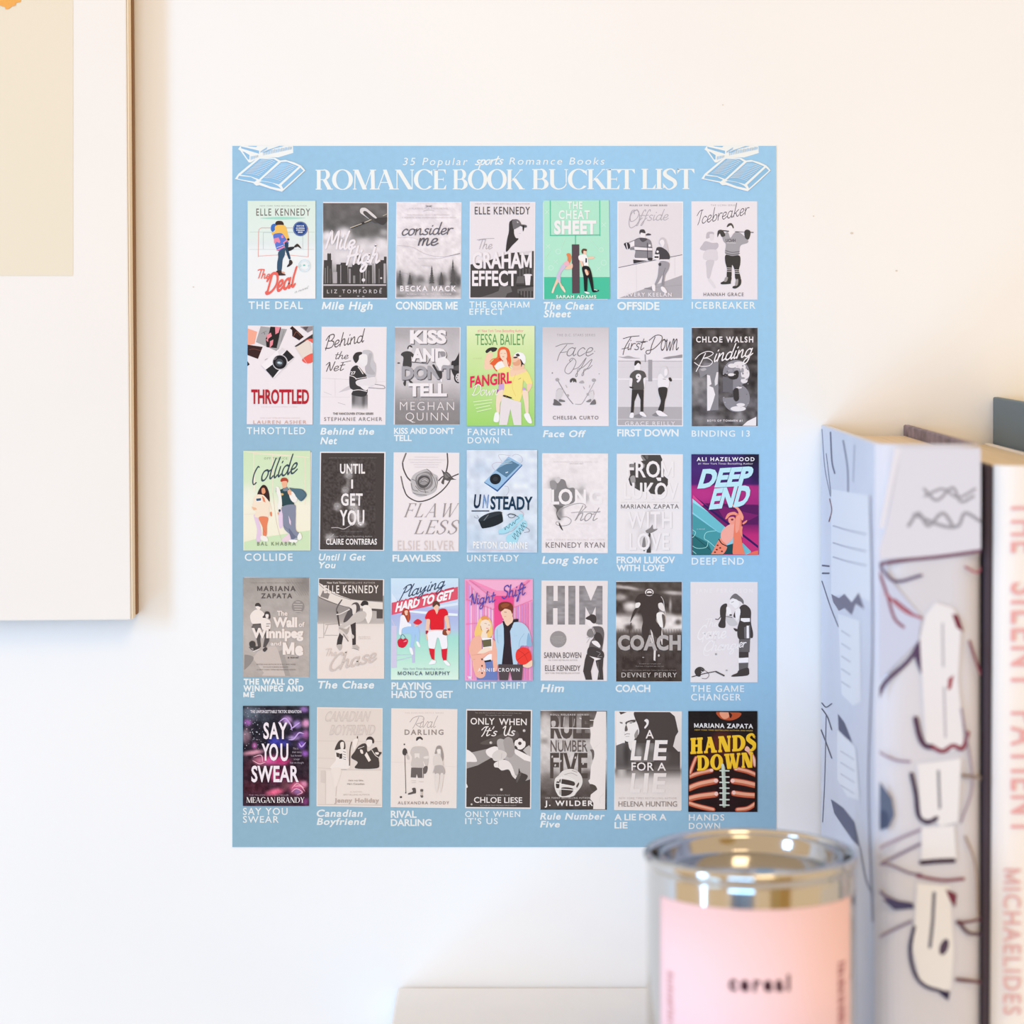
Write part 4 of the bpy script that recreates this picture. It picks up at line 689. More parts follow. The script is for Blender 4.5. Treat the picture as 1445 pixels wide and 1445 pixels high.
@cover(970, 450, [(50, 98), (816, 102), (816, 1256), (50, 1250)], 'dark cover with a large 13 filled with marbled grey', card='f3ecf0', inner=[(62, 114), (802, 118), (800, 1244), (62, 1240)])
def _(a):
    a.G(50, 104, 816, 1250, [(0, '514a49'), (.3, '4e4848'), (.5, '5a5556'), (.8, '5c5758'), (1, '5e595a')], [(120, 800, 130, 200, '8a8688', .9), (90, 900, 80, 120, '7a7678', .8), (120, 1040, 50, 45, '454040', 1), (200, 560, 120, 60, '86828a', .7), (260, 1000, 120, 300, '77737a', .5), (180, 1200, 160, 60, '8b8789', .7), (600, 1140, 60, 80, '9a9698', .7), (440, 1080, 80, 60, '4a4544', .8), (760, 960, 60, 90, '76727a', .5), (430, 600, 60, 60, '3c3636', .9), (760, 700, 60, 200, '3f3939', .9)], 26, 8, 8, nx=60, ny=90)
    a.P('efe7ea', 802, 1140, 802, 1244, 640, 1244, 700, 1190)
    a.P('8d898f', 226, 640, 150, 690, 130, 590, 200, 520, 360, 500, 360, 1060, 228, 1070)
    a.P('efe8ec', 228, 650, 262, 660, 280, 760, 250, 780, 300, 800, 322, 880, 300, 960, 262, 1066, 230, 1070); a.P('e2dbdf', 340, 620, 360, 620, 350, 760, 320, 780, 316, 720); a.SP('b9b3b7', 150, 590, 200, 570, 220, 590, 180, 606)
    A = np.linspace(math.radians(178), math.radians(412), 26)
    def blob(cx, cy, rx, ry, a0, a1, w, col):
        t = np.radians(np.linspace(a0, a1, 26)); a.tris(stroke(np.stack([cx+rx*np.cos(t), cy+ry*np.sin(t)], 1), w, caps=False), col)
    blob(568, 630, 94, 90, 175, 440, 124, '95919a'); blob(568, 920, 96, 102, -90, 182, 124, '918d95'); a.P('8f8b93', 528, 700, 620, 700, 640, 830, 528, 830)
    for c in ((520, 545, 50, 26), (620, 560, 60, 42), (672, 640, 50, 62), (600, 520, 60, 24), (660, 720, 40, 30), (590, 1046, 90, 30), (510, 650, 40, 18), (600, 800, 34, 12), (620, 1000, 50, 20)): a.E('e9e2e6', *c)
    for c in ((580, 590, 40, 20), (640, 600, 16, 30), (500, 600, 26, 18), (640, 690, 30, 12)): a.E('a5a0a8', *c)
    a.P('6f6b72', 412, 670, 528, 700, 528, 850, 412, 850); a.SP('3d3838', 480, 672, 540, 660, 550, 610, 590, 604, 590, 680, 540, 706, 490, 696); a.SP('3d3838', 540, 820, 590, 812, 596, 930, 560, 960, 536, 900)
    for i in range(26):
        x, y = 420+rs13.rand()*290, 510+rs13.rand()*540; a.E('c9c3c8' if i % 2 else '6a666d', x, y, 3+rs13.rand()*7, 3+rs13.rand()*5)
    a.T('CHLOE WALSH', 100, 208, 766, 272, 'f0e8ea', 'bold', track=.14); a.SC('inding', 306, 330, 766, 500, 'f3ecee', 1.9, sl=-.16, shear=.35); a.L('f3ecee', 9, 90, 470, 150, 410, 240, 378, 300, 400, 250, 440, 180, 460, 240, 460, 290, 500, 250, 545, 150, 550, 80, 508); a.L('f3ecee', 10, 210, 400, 150, 520, 100, 612)
    a.T('BOYS OF TOMMEN #1', 230, 1174, 640, 1196, 'ece4e6', 'bold', track=.14)
# ------------------------------- third row
@cover(340, 630, [(36, 56), (800, 54), (804, 1206), (40, 1206)], 'pale green sticker of a student couple leaning against a door', True, 'd5e4c0', under=[(60, 66), (826, 68), (812, 1208), (60, 1208)])
def _(a):
    a.G(30, 50, 810, 1210, [(0, 'd2e3ba'), (.4, 'd8e6c4'), (.55, 'f3ecd6'), (.84, 'f3ead2'), (1, 'ece6cc')], [(90, 560, 120, 120, 'f6eee0', .7)], nx=14, ny=30)
    a.P('d0e2b8', 36, 1112, 240, 1060, 560, 1010, 806, 975, 806, 1210, 36, 1210)
    for p in ((150, 72, 150, 520), (36, 58, 806, 128), (150, 84, 560, 110), (370, 92, 372, 540), (572, 100, 574, 560), (748, 130, 750, 670), (36, 790, 200, 780)): a.L('f2e2cc', 8, *p, sm=False)
    a.L('dfc9b8', 5, 372, 540, 420, 900, 480, 1100); a.L('f3e7d2', 18, 160, 300, 160, 520, sm=False)
    a.T('OFF THE ICE', 272, 126, 542, 150, '9aa089', 'reg', track=.15)
    a.SC('ollide', 236, 180, 665, 400, '41505a', 1.9, sl=-.24, shear=.35); a.L('41505a', 14, 215, 240, 200, 236, 160, 310, 140, 400, 150, 444, 180, 420)
    a.SP('e5c8dc', 150, 800, 200, 830, 240, 1000, 220, 1110, 180, 1090, 190, 960); a.SP('e9cfe2', 440, 760, 500, 740, 490, 920, 450, 940); a.SP('ecd0d8', 480, 1080, 590, 1000, 590, 1090, 500, 1110)
    a.SP('3c2322', 226, 480, 262, 446, 300, 466, 330, 540, 336, 640, 300, 650, 290, 600, 236, 560, 200, 580, 196, 540); a.SP('e89a70', 244, 490, 276, 484, 288, 530, 266, 552, 246, 540); a.L('3c2322', 26, 310, 520, 318, 630)
    a.SP('f8e0c8', 150, 600, 190, 560, 240, 560, 270, 570, 330, 640, 350, 690, 356, 740, 330, 700, 320, 820, 170, 822, 176, 760, 126, 720, 140, 660); a.P('eeb994', 126, 700, 176, 712, 190, 732, 150, 742); a.P('f4efea', 178, 600, 240, 600, 240, 640, 180, 640); a.P('3f5670', 180, 606, 236, 600, 236, 628, 184, 634); a.P('e88a66', 246, 570, 276, 600, 290, 650, 262, 640)
    a.SP('e9855f', 210, 824, 316, 824, 306, 920, 300, 1035, 258, 1030, 254, 940); a.SP('e9855f', 340, 770, 358, 760, 362, 806, 348, 810); a.L('d06a4c', 4, 262, 960, 290, 1010); a.SP('f2ece2', 236, 1040, 300, 1050, 316, 1104, 240, 1090)
    a.SP('b5452f', 462, 400, 480, 366, 530, 366, 552, 396, 540, 420, 480, 412); a.SP('f2b491', 480, 410, 536, 404, 534, 450, 510, 480, 486, 460); a.SP('f2b491', 486, 460, 530, 455, 536, 500, 506, 520)
    a.SP('304a4e', 436, 530, 480, 494, 540, 480, 590, 540, 620, 660, 620, 672, 486, 696, 474, 620); a.SP('7b8894', 490, 500, 540, 470, 552, 510, 510, 520); a.E('d8b070', 478, 556, 22, 14); a.SP('f4ebe4', 570, 540, 640, 520, 660, 600, 640, 650, 600, 640, 570, 590); a.SP('f0b090', 545, 520, 576, 500, 590, 560, 560, 560)
    a.SP('f2ece4', 400, 490, 440, 470, 470, 560, 480, 690, 452, 740, 430, 700, 440, 600); a.E('3c4654', 452, 745, 12, 16); a.L('7f6b60', 4, 410, 480, 414, 530); a.SP('ecab8c', 428, 770, 448, 766, 440, 796)
    a.SP('56707f', 564, 482, 620, 486, 720, 500, 768, 566, 706, 636, 650, 590, 620, 540); a.L('415a69', 6, 720, 504, 764, 566, 704, 632, sm=False)
    a.SP('898c9e', 486, 700, 626, 676, 640, 760, 640, 960, 684, 1010, 650, 1062, 560, 1010, 500, 940, 490, 800); a.P('e7cbd9', 556, 800, 584, 870, 584, 920, 566, 890); a.SP('a3a6b6', 590, 1060, 650, 1068, 640, 1100, 584, 1090); a.SP('6f7288', 560, 950, 630, 1040, 640, 1060, 590, 1076); a.L('6c6f84', 4, 500, 920, 600, 1010, 660, 1060)
    a.SP('f4efe8', 660, 1050, 690, 1000, 712, 1060, 676, 1090); a.SP('f4efe8', 574, 1084, 660, 1090, 640, 1118, 570, 1110)
    a.T('BAL KHABRA', 192, 1110, 640, 1152, '767a68', 'reg', track=.2)
@cover(445, 630, [(56, 60), (820, 62), (802, 1214), (44, 1208)], 'near-black cover with white letters dissolving into smoke', card='efe6e6', inner=[(68, 74), (804, 76), (790, 1204), (54, 1200)])
def _(a):
    a.R(K3, 40, 60, 820, 1215)
    a.G(90, 150, 700, 1160, [(0, K3), (1, K3)], [(390, 330, 50, 50, 'bdb5b3', .9), (440, 240, 50, 60, 'a59d9b', .7), (385, 430, 26, 60, '978f8d', .8), (350, 510, 45, 50, 'bdb5b3', .8), (260, 700, 50, 55, 'b5adab', .9), (350, 620, 60, 60, '918987', .7), (440, 700, 60, 50, 'cbc3c1', .8), (470, 800, 60, 90, 'ded6d4', .9), (530, 900, 60, 40, 'bdb5b3', .8), (170, 1060, 60, 50, 'bdb5b3', .9), (460, 590, 60, 40, 'a59d9b', .8)], 16, 20, 5, nx=70, ny=110)
    W = 'f0e7e5'
    a.T('UNTIL', 288, 206, 580, 312, W, 'bold', track=.03); a.T('I', 418, 388, 440, 486, W, 'bold'); a.T('GET', 300, 552, 552, 684, W, 'bold', track=.06); a.T('YOU', 284, 746, 572, 912, W, 'bold', track=.05)
    for x, y, r in ((395, 345, 34), (350, 500, 34), (255, 690, 36), (480, 590, 26), (440, 720, 30), (520, 905, 34), (190, 1040, 26)): a.O('a59e9c', x, y, r, 4, r*.8); a.O('8b8482', x+8, y+6, r*.5, 4)
    a.L('cfc6c4', 7, 190, 946, 260, 944, 330, 960, 400, 926, 440, 900); a.L('b9b0ae', 5, 400, 200, 430, 250, 420, 300, 380, 340); a.L('c6bebc', 6, 130, 1100, 170, 1060, 216, 1020)
    a.T('SOMETIMES THE ROMANTIC GESTURE WE NEED IS LETTING GO', 160, 126, 712, 140, '8a8280', 'thin'); a.T('A COLLEGE HOCKEY NOVEL', 300, 982, 546, 996, '8f8785', 'thin'); a.T('New York Times Bestselling Author', 216, 1036, 666, 1056, 'a9a09e', 'reg', track=.05)
    a.T('CLAIRE CONTRERAS', 126, 1076, 718, 1140, W, 'bold', track=.04)
@cover(550, 630, [(46, 68), (812, 72), (802, 1222), (34, 1218)], 'pale cover of a rose on a cord over spaced italic capitals', card=W3)
def _(a):
    a.R('efe4e4', 40, 74, 806, 1214)
    c = '544c4a'
    a.L(c, 16, 150, 190, 160, 260, 200, 350, 245, 400); a.L('7a7270', 18, 190, 80, 170, 130, 152, 180); a.L('7a7270', 16, 132, 350, 146, 420, 160, 480); a.L(c, 14, 160, 480, 200, 570, 280, 625, 360, 640, 470, 610, 580, 540, 660, 460, 706, 390)
    a.L(c, 15, 670, 80, 676, 180, 668, 250, 655, 300); a.L(c, 14, 570, 396, 620, 350, 700, 340); a.L(c, 13, 730, 350, 800, 320, sm=False)
    a.SP('5f5957', 604, 270, 640, 300, 660, 290, 700, 320, 740, 370, 775, 384, 720, 388, 680, 400, 640, 390, 630, 440, 600, 420, 620, 370, 625, 330); a.SP('827c7a', 640, 310, 680, 320, 700, 350, 660, 370, 640, 350); a.L('45403e', 5, 610, 280, 650, 320, 710, 380)
    a.SP('c3bcbc', 244, 400, 270, 340, 320, 300, 430, 262, 500, 310, 560, 350, 556, 430, 540, 510, 470, 560, 350, 586, 270, 540, 250, 470)
    a.SP('8f8888', 300, 370, 340, 320, 440, 290, 490, 340, 500, 440, 440, 500, 350, 500, 310, 440)
    a.SP('b5aeae', 320, 350, 380, 310, 450, 320, 480, 380, 470, 440, 420, 480, 350, 470, 330, 420); a.SP('5a5454', 330, 380, 380, 340, 450, 350, 470, 410, 430, 470, 370, 480, 330, 440); a.SP('a09999', 350, 390, 400, 360, 450, 380, 450, 420, 400, 450, 350, 430)
    for p in ((360, 400, 400, 380, 440, 396), (350, 420, 400, 400, 446, 420), (340, 440, 390, 460, 450, 440), (330, 370, 390, 330, 460, 350, 480, 420), (300, 460, 360, 520, 450, 530), (250, 430, 270, 500, 330, 520), (470, 300, 520, 380, 530, 460, 480, 520), (430, 262, 480, 300, 500, 340), (540, 360, 556, 420, 540, 480), (270, 540, 340, 560, 430, 566), (260, 380, 300, 400, 320, 440), (400, 480, 420, 540)): a.L('6b6463', 5, *p)
    a.L('ded5d5', 6, 380, 395, 410, 385, 436, 400); a.L('d8d0d0', 5, 270, 420, 300, 480, 350, 530)
    for y, x0, x1 in ((122, 290, 570), (153, 220, 650), (183, 240, 600), (210, 280, 570), (238, 290, 560)): a.L('dfd5d5', 5, x0, y, x1, y+2, sm=False)
    a.SF('FLAW', 165, 662, 810, 822, '9d9291', it=.42, T=.09, t=.03, gap=.22); a.SF('LESS', 282, 858, 816, 1018, '9d9291', it=.42, T=.09, t=.03, gap=.16)
    a.T('ELSIE SILVER', 92, 1096, 750, 1206, 'dcccc7', 'reg', track=.05)
@cover(655, 630, [(74, 46), (838, 68), (806, 1226), (46, 1210)], 'icy blue sticker of a music player, a puck and skates, set askew', True, 'dde3ee', under=[(42, 74), (190, 74), (190, 1226), (30, 1222)])
def _(a):
    a.G(30, 40, 850, 1235, [(0, 'dde3ef'), (.3, 'd8dfec'), (.6, 'd9e0ea'), (1, 'ccd6e4')], [(200, 250, 120, 90, 'c2cfe2', .7), (620, 500, 160, 110, 'e6eaf3', .8), (120, 1080, 120, 160, 'bccbdd', .7), (640, 1000, 140, 160, 'd0dbe7', .7), (300, 620, 200, 60, 'e3e8f2', .7)], 12, 7, 4)
    a.L('b9a9b8', 4, 360, 280, 325, 220, 370, 186, 440, 180, 410, 130, 404, 96, 470, 96, 540, 108); a.L('b9a9b8', 4, 560, 110, 600, 90, 660, 110, 682, 160, 660, 190); a.L('a9a4b8', 4, 470, 460, 510, 470, 520, 520, 490, 570)
    a.P('2f5f97', 232, 420, 388, 528, 678, 222, 672, 206, 386, 505, 236, 410); a.P('9cc0e0', 516, 116, 672, 208, 388, 506, 234, 412); a.P('5b7f9b', 504, 140, 646, 214, 494, 360, 372, 278); a.P('8fb0c6', 504, 140, 560, 168, 420, 240, 400, 250); a.L('c8d8e4', 5, 420, 210, 560, 190, sm=False); a.L('b9cdda', 5, 430, 196, 550, 160, sm=False); a.P('cfdfe8', 480, 300, 514, 290, 510, 304, 484, 312)
    a.E('23252a', 364, 378, 66, 62, -20); a.E('35383c', 364, 378, 30, 26, -20)
    a.L('9db3d8', 4, 380, 506, 676, 210, sm=False)
    a.T('U', 112, 562, 200, 712, '1e3048', 'bold', it=.12); a.T('N', 212, 566, 290, 712, '6f8cbd', 'bold', it=.12); a.T('STEADY', 306, 584, 798, 728, '1b3850', 'bold', sl=.012, it=.02); a.L('28344c', 12, 90, 750, 288, 750, sm=False); a.L('8fb3d0', 7, 230, 600, 260, 680); a.L('c3d3ea', 8, 270, 580, 262, 700)
    a.SP('23282d', 168, 850, 230, 800, 330, 764, 420, 756, 440, 780, 452, 850, 440, 884, 340, 930, 230, 952, 204, 944, 180, 890); a.SP('33393f', 175, 845, 240, 800, 340, 768, 428, 762, 436, 780, 330, 820, 200, 868); a.P('777c82', 276, 794, 290, 790, 236, 862, 224, 860)
    a.L('8d93a4', 4, 150, 800, 168, 830, 130, 830, 118, 812)
    a.SP('a9dbea', 640, 790, 680, 790, 690, 840, 640, 880, 560, 960, 470, 1020, 404, 1010, 404, 970, 460, 950, 520, 900, 590, 850); a.SP('a9dbea', 660, 880, 710, 860, 730, 920, 660, 1010, 620, 1100, 580, 1130, 500, 1110, 496, 1040, 560, 1000)
    a.L('2d3a4a', 5, 500, 800, 540, 780, 600, 800, 560, 830, 520, 820, 520, 790, 590, 800, 640, 830, 600, 860, 590, 900, 570, 880, 560, 920, 530, 900, 520, 950, 490, 930, 480, 970, 466, 940)
    a.L('2d3a4a', 5, 560, 1040, 600, 1080, 580, 1010, 630, 1050, 610, 980, 660, 1020, 640, 950, 690, 980, 660, 910, 700, 940, 680, 890, 720, 900); a.L('5b5160', 4, 700, 930, 750, 960, 756, 990, 700, 1000)
    a.L('8fa9bb', 4, 404, 1020, 480, 1010, 560, 980, 620, 930); a.L('c0a9bb', 4, 640, 740, 690, 780, 680, 820)
    a.T('PEYTON CORINNE', 104, 1108, 738, 1182, 'f4f5fa', 'bold', sl=.012, track=.08); a.L('e8c9c9', 4, 46, 1200, 806, 1216, sm=False)
@cover(760, 630, [(44, 78), (810, 82), (804, 1242), (36, 1238)], 'pale cover of a smoke-grey silhouette behind white letters', card=W3)
def _(a):
    a.G(40, 84, 806, 1236, [(0, 'efe5e5'), (1, 'efe4e3')], [(190, 440, 75, 75, '9a9494', .8), (240, 560, 80, 110, '827c7c', .95), (300, 560, 70, 110, '8a8484', .9), (440, 540, 90, 60, 'a7a0a0', .7), (500, 500, 40, 50, 'a09999', .6), (640, 580, 70, 40, 'd5cccc', .8), (400, 280, 60, 40, 'e0d6d6', .8), (240, 720, 50, 70, '8d8786', .8), (250, 800, 40, 60, '868080', .8), (225, 390, 40, 30, 'd5cdcd', .8), (480, 440, 120, 50, 'dfd6d6', .7), (560, 600, 30, 60, 'b0a9a9', .7)], 5, 12, 4, nx=60, ny=90, seed=5)
    a.SP('8a8484', 150, 500, 190, 420, 260, 380, 310, 400, 340, 480, 420, 490, 420, 640, 300, 690, 240, 700, 150, 640)
    a.SP('9c9696', 130, 420, 150, 396, 190, 400, 210, 440, 200, 500, 150, 500); a.SP('d3caca', 200, 380, 230, 352, 256, 380, 230, 424, 208, 420); a.SP('6f6a69', 170, 680, 240, 690, 290, 700, 240, 730, 220, 800, 260, 850, 230, 850, 205, 780, 210, 730)
    a.P('efe6e5', 148, 490, 40, 490, 40, 660, 148, 660)
    a.T('L', 150, 508, 240, 668, 'f2e9e8', 'bold'); a.T('O', 232, 500, 396, 670, 'f4ebea', 'bold'); a.T('N', 424, 506, 552, 664, 'f4ebea', 'bold'); a.T('G', 588, 506, 740, 664, 'f2e9e8', 'bold'); a.R('8a8484', 150, 640, 160, 642)
    a.SC('Shot', 384, 700, 730, 862, 'a39b9b', 1.1, sl=-.02, shear=.4) if 0 else None
    a.L('a39b9b', 7, 540, 720, 540, 680, 480, 662, 380, 680, 250, 740, 215, 790, 260, 820, 330, 820, 380, 860, 350, 910, 270, 925, 210, 910, 206, 880, 240, 880); a.SC('hot', 420, 690, 722, 862, 'a39b9b', 1.25, shear=.45); a.L('a39b9b', 6, 380, 772, 500, 762, 714, 762); a.L('a39b9b', 6, 560, 700, 480, 780, 440, 850)
    a.SP('4c4746', 236, 886, 250, 900, 284, 976, 262, 960, 240, 920)
    a.T('AN EPIC ROMANCE FROM A BOLD AND BEAUTIFUL VOICE', 170, 174, 690, 186, 'd2c8c8', 'thin'); a.T('EMOTIONAL READ', 362, 195, 522, 206, 'a59c9c', 'thin'); a.T('A HOOPS NOVEL', 450, 896, 610, 906, 'ddd2d2', 'thin')
    a.T('USA TODAY BESTSELLING AUTHOR', 88, 1076, 768, 1094, 'd0c5c4', 'thin', track=.15); a.T('KENNEDY RYAN', 84, 1116, 768, 1178, '7f7473', 'reg', track=.05)
@cover(865, 630, [(44, 84), (814, 90), (810, 1250), (40, 1244)], 'white cover of cut-out letters over a dark skater', card=W3, inner=[(54, 94), (806, 98), (802, 1240), (50, 1236)])
def _(a):
    a.R('efe6e5', 40, 84, 815, 1250)
    a.G(140, 740, 690, 1210, [(0, 'efe6e5'), (1, 'ebe2e1')], [(430, 820, 60, 80, 'c9c0c0', .7), (540, 850, 50, 80, 'cfc6c6', .7), (250, 900, 80, 60, 'dcd3d2', .7), (340, 1050, 60, 120, 'd8cfce', .7), (430, 1130, 30, 90, '8d8685', .8), (620, 870, 40, 40, 'd2c9c9', .7)], nx=40, ny=50)
    k = '4e4846'
    a.P(k, 330, 98, 550, 98, 575, 150, 560, 200, 600, 240, 590, 340, 640, 380, 640, 440, 600, 520, 560, 560, 480, 556, 400, 540, 300, 510, 200, 450, 180, 380, 200, 330, 190, 210, 240, 190, 300, 180, 360, 160); a.SP('8b8483', 330, 100, 360, 130, 380, 160, 350, 160, 326, 120); a.SP('6a6462', 380, 100, 410, 110, 400, 150, 376, 120)
    a.SP('8d8685', 195, 220, 240, 200, 250, 250, 200, 270); a.SP('a39c9b', 200, 360, 250, 340, 260, 420, 220, 440); a.P('7c7574', 240, 440, 260, 410, 270, 480); a.SP('918a89', 340, 200, 370, 210, 360, 250)
    W = 'f2e9e8'
    a.T('FROM', 166, 176, 712, 358, 'dcd3d2', 'semi', track=.03); a.T('FROM', 160, 172, 706, 354, W, 'semi', track=.03)
    a.T('LUKOV', 134, 428, 762, 612, 'dcd3d2', 'semi', track=.03); a.T('LUKOV', 128, 424, 756, 608, W, 'semi', track=.03); a.P(W, 500, 362, 560, 362, 560, 400, 520, 400)
    a.T('WITH', 176, 766, 692, 952, 'd6cdcc', 'semi', track=.03); a.T('WITH', 170, 762, 686, 948, W, 'semi', track=.03)
    a.SP('8a8382', 380, 980, 430, 950, 460, 910, 470, 960, 520, 960, 460, 1000, 400, 1010)
    a.SP(k, 414, 1018, 436, 1018, 430, 1100, 440, 1240, 390, 1240, 410, 1130); a.SP('8a8382', 350, 1080, 370, 1060, 380, 1180, 340, 1170)
    a.T('LOVE', 196, 1016, 660, 1206, 'd6cdcc', 'semi', track=.03); a.T('LOVE', 190, 1012, 654, 1202, W, 'semi', track=.03); a.E(k, 362, 1212, 8)
    a.R('efe6e5', 80, 640, 780, 730)
    a.T(NYT, 95, 646, 765, 658, 'b9afae', 'thin', track=.1); a.T('MARIANA ZAPATA', 92, 674, 766, 722, '655d5b', 'semi', track=.08); a.T('BESTSELLING AUTHOR', 440, 742, 600, 750, 'd2c8c8', 'thin')
@cover(970, 630, [(58, 98), (820, 98), (822, 1258), (50, 1252)], 'purple, pink and teal sticker of entwined hands by a pool', True, '4a3a68', under=[(54, 92), (830, 92), (828, 1266), (46, 1262)], under_col='e6e4ea')
def _(a):
    a.G(45, 90, 830, 1262, [(0, '3a2a66'), (.16, '4c2a72'), (.3, '4a1f68'), (.31, 'b8307e'), (.5, 'a42a76'), (.51, '6e1c5e'), (.7, '7c1f62'), (.8, 'c02c74'), (1, 'c83474')], [(760, 150, 130, 120, '1f1a2c', .9), (800, 320, 80, 120, '2a1a44', .8), (120, 430, 120, 60, '5b1f70', .5), (180, 560, 160, 90, 'c43a8a', .6), (800, 820, 40, 60, '3a1650', .8)], nx=30, ny=90)
    a.P('5a1a58', 200, 660, 830, 680, 830, 910, 700, 910, 520, 930); a.P('7e2066', 320, 664, 560, 740, 830, 800, 640, 900, 460, 900); a.P('33185a', 60, 560, 830, 1160, 830, 1190, 60, 590); a.P('e04a90', 62, 560, 190, 680, 170, 690, 60, 600)
    a.P('8ccfe0', 56, 604, 430, 930, 740, 1222, 720, 1262, 50, 1262); a.G(50, 1000, 420, 1262, [(0, '58a9b0'), (1, '1f5a5c')], nx=8, ny=12); a.P('4a98a0', 50, 780, 360, 1000, 420, 1010, 420, 1262, 50, 1262); a.P('2b6c70', 50, 1020, 240, 1120, 300, 1262, 50, 1262); a.P('6fbcc8', 56, 604, 430, 930, 380, 1010, 56, 760); a.P('9fd8e6', 56, 604, 250, 770, 60, 650)
    a.P('1d4a4e', 430, 1160, 560, 1120, 640, 1160, 640, 1262, 380, 1262); a.P('6fb9c6', 640, 1120, 742, 1222, 660, 1262); a.L('123a40', 5, 60, 1030, 260, 1200, sm=False)
    for p in ((60, 970, 94, 1000, 70, 1050, 40, 1060), (330, 980, 220, 1000, 196, 1070, 240, 1100, 320, 1170), (240, 1100, 220, 1170, 120, 1185, 60, 1160), (60, 1215, 100, 1250)): a.L('a8e4dc', 6, *p)
    a.SP('f08a6e', 280, 1262, 300, 1210, 350, 1110, 400, 1060, 440, 1120, 460, 1180, 400, 1262); a.L('30282c', 12, 366, 1080, 400, 1130, 460, 1160); 
    for x, y in ((350, 1150), (340, 1200), (380, 1180), (400, 1220), (320, 1230)): a.E('5a2f30', x, y, 12, 9)
    a.SP('f7a99a', 390, 1070, 392, 1000, 440, 940, 500, 900, 540, 880, 560, 920, 530, 1060, 470, 1130, 430, 1120); a.SP('f4967f', 440, 838, 470, 780, 540, 760, 580, 780, 620, 820, 600, 860, 560, 800, 500, 800, 460, 840); a.SP('f29a88', 480, 830, 540, 820, 560, 870, 520, 910, 480, 880); a.E('8a2f40', 520, 850, 16, 12)
    a.SP('f07f62', 536, 1262, 530, 1150, 540, 960, 556, 840, 580, 780, 620, 800, 630, 900, 620, 1000, 640, 1150, 660, 1262); a.SP('f59d88', 560, 850, 590, 800, 612, 820, 600, 960, 560, 1000)
    a.SP('f59b84', 496, 674, 520, 670, 596, 716, 650, 810, 640, 860, 610, 820, 580, 740, 530, 700); a.SP('f08d76', 640, 890, 690, 856, 686, 880, 650, 906); a.SP('f08d76', 600, 940, 640, 930, 636, 980, 640, 1060, 610, 1000); a.SP('ee6f58', 690, 1262, 760, 1225, 830, 1212, 830, 1262)
    a.T('ALI HAZELWOOD', 106, 126, 780, 168, 'f0ecf2', 'bold', track=.16); a.T('#1 New York Times Bestselling Author', 122, 188, 762, 208, 'd8d0dc', 'semi', track=.04)
    a.T('DEEP', 112, 282, 766, 476, 'bfe6ee', 'black', sl=-.06, it=.32) ; a.T('END', 246, 510, 730, 720, 'bfe6ee', 'black', sl=-.10, it=.3); a.T('a novel', 108, 950, 200, 966, 'cfeaf0', 'thin')
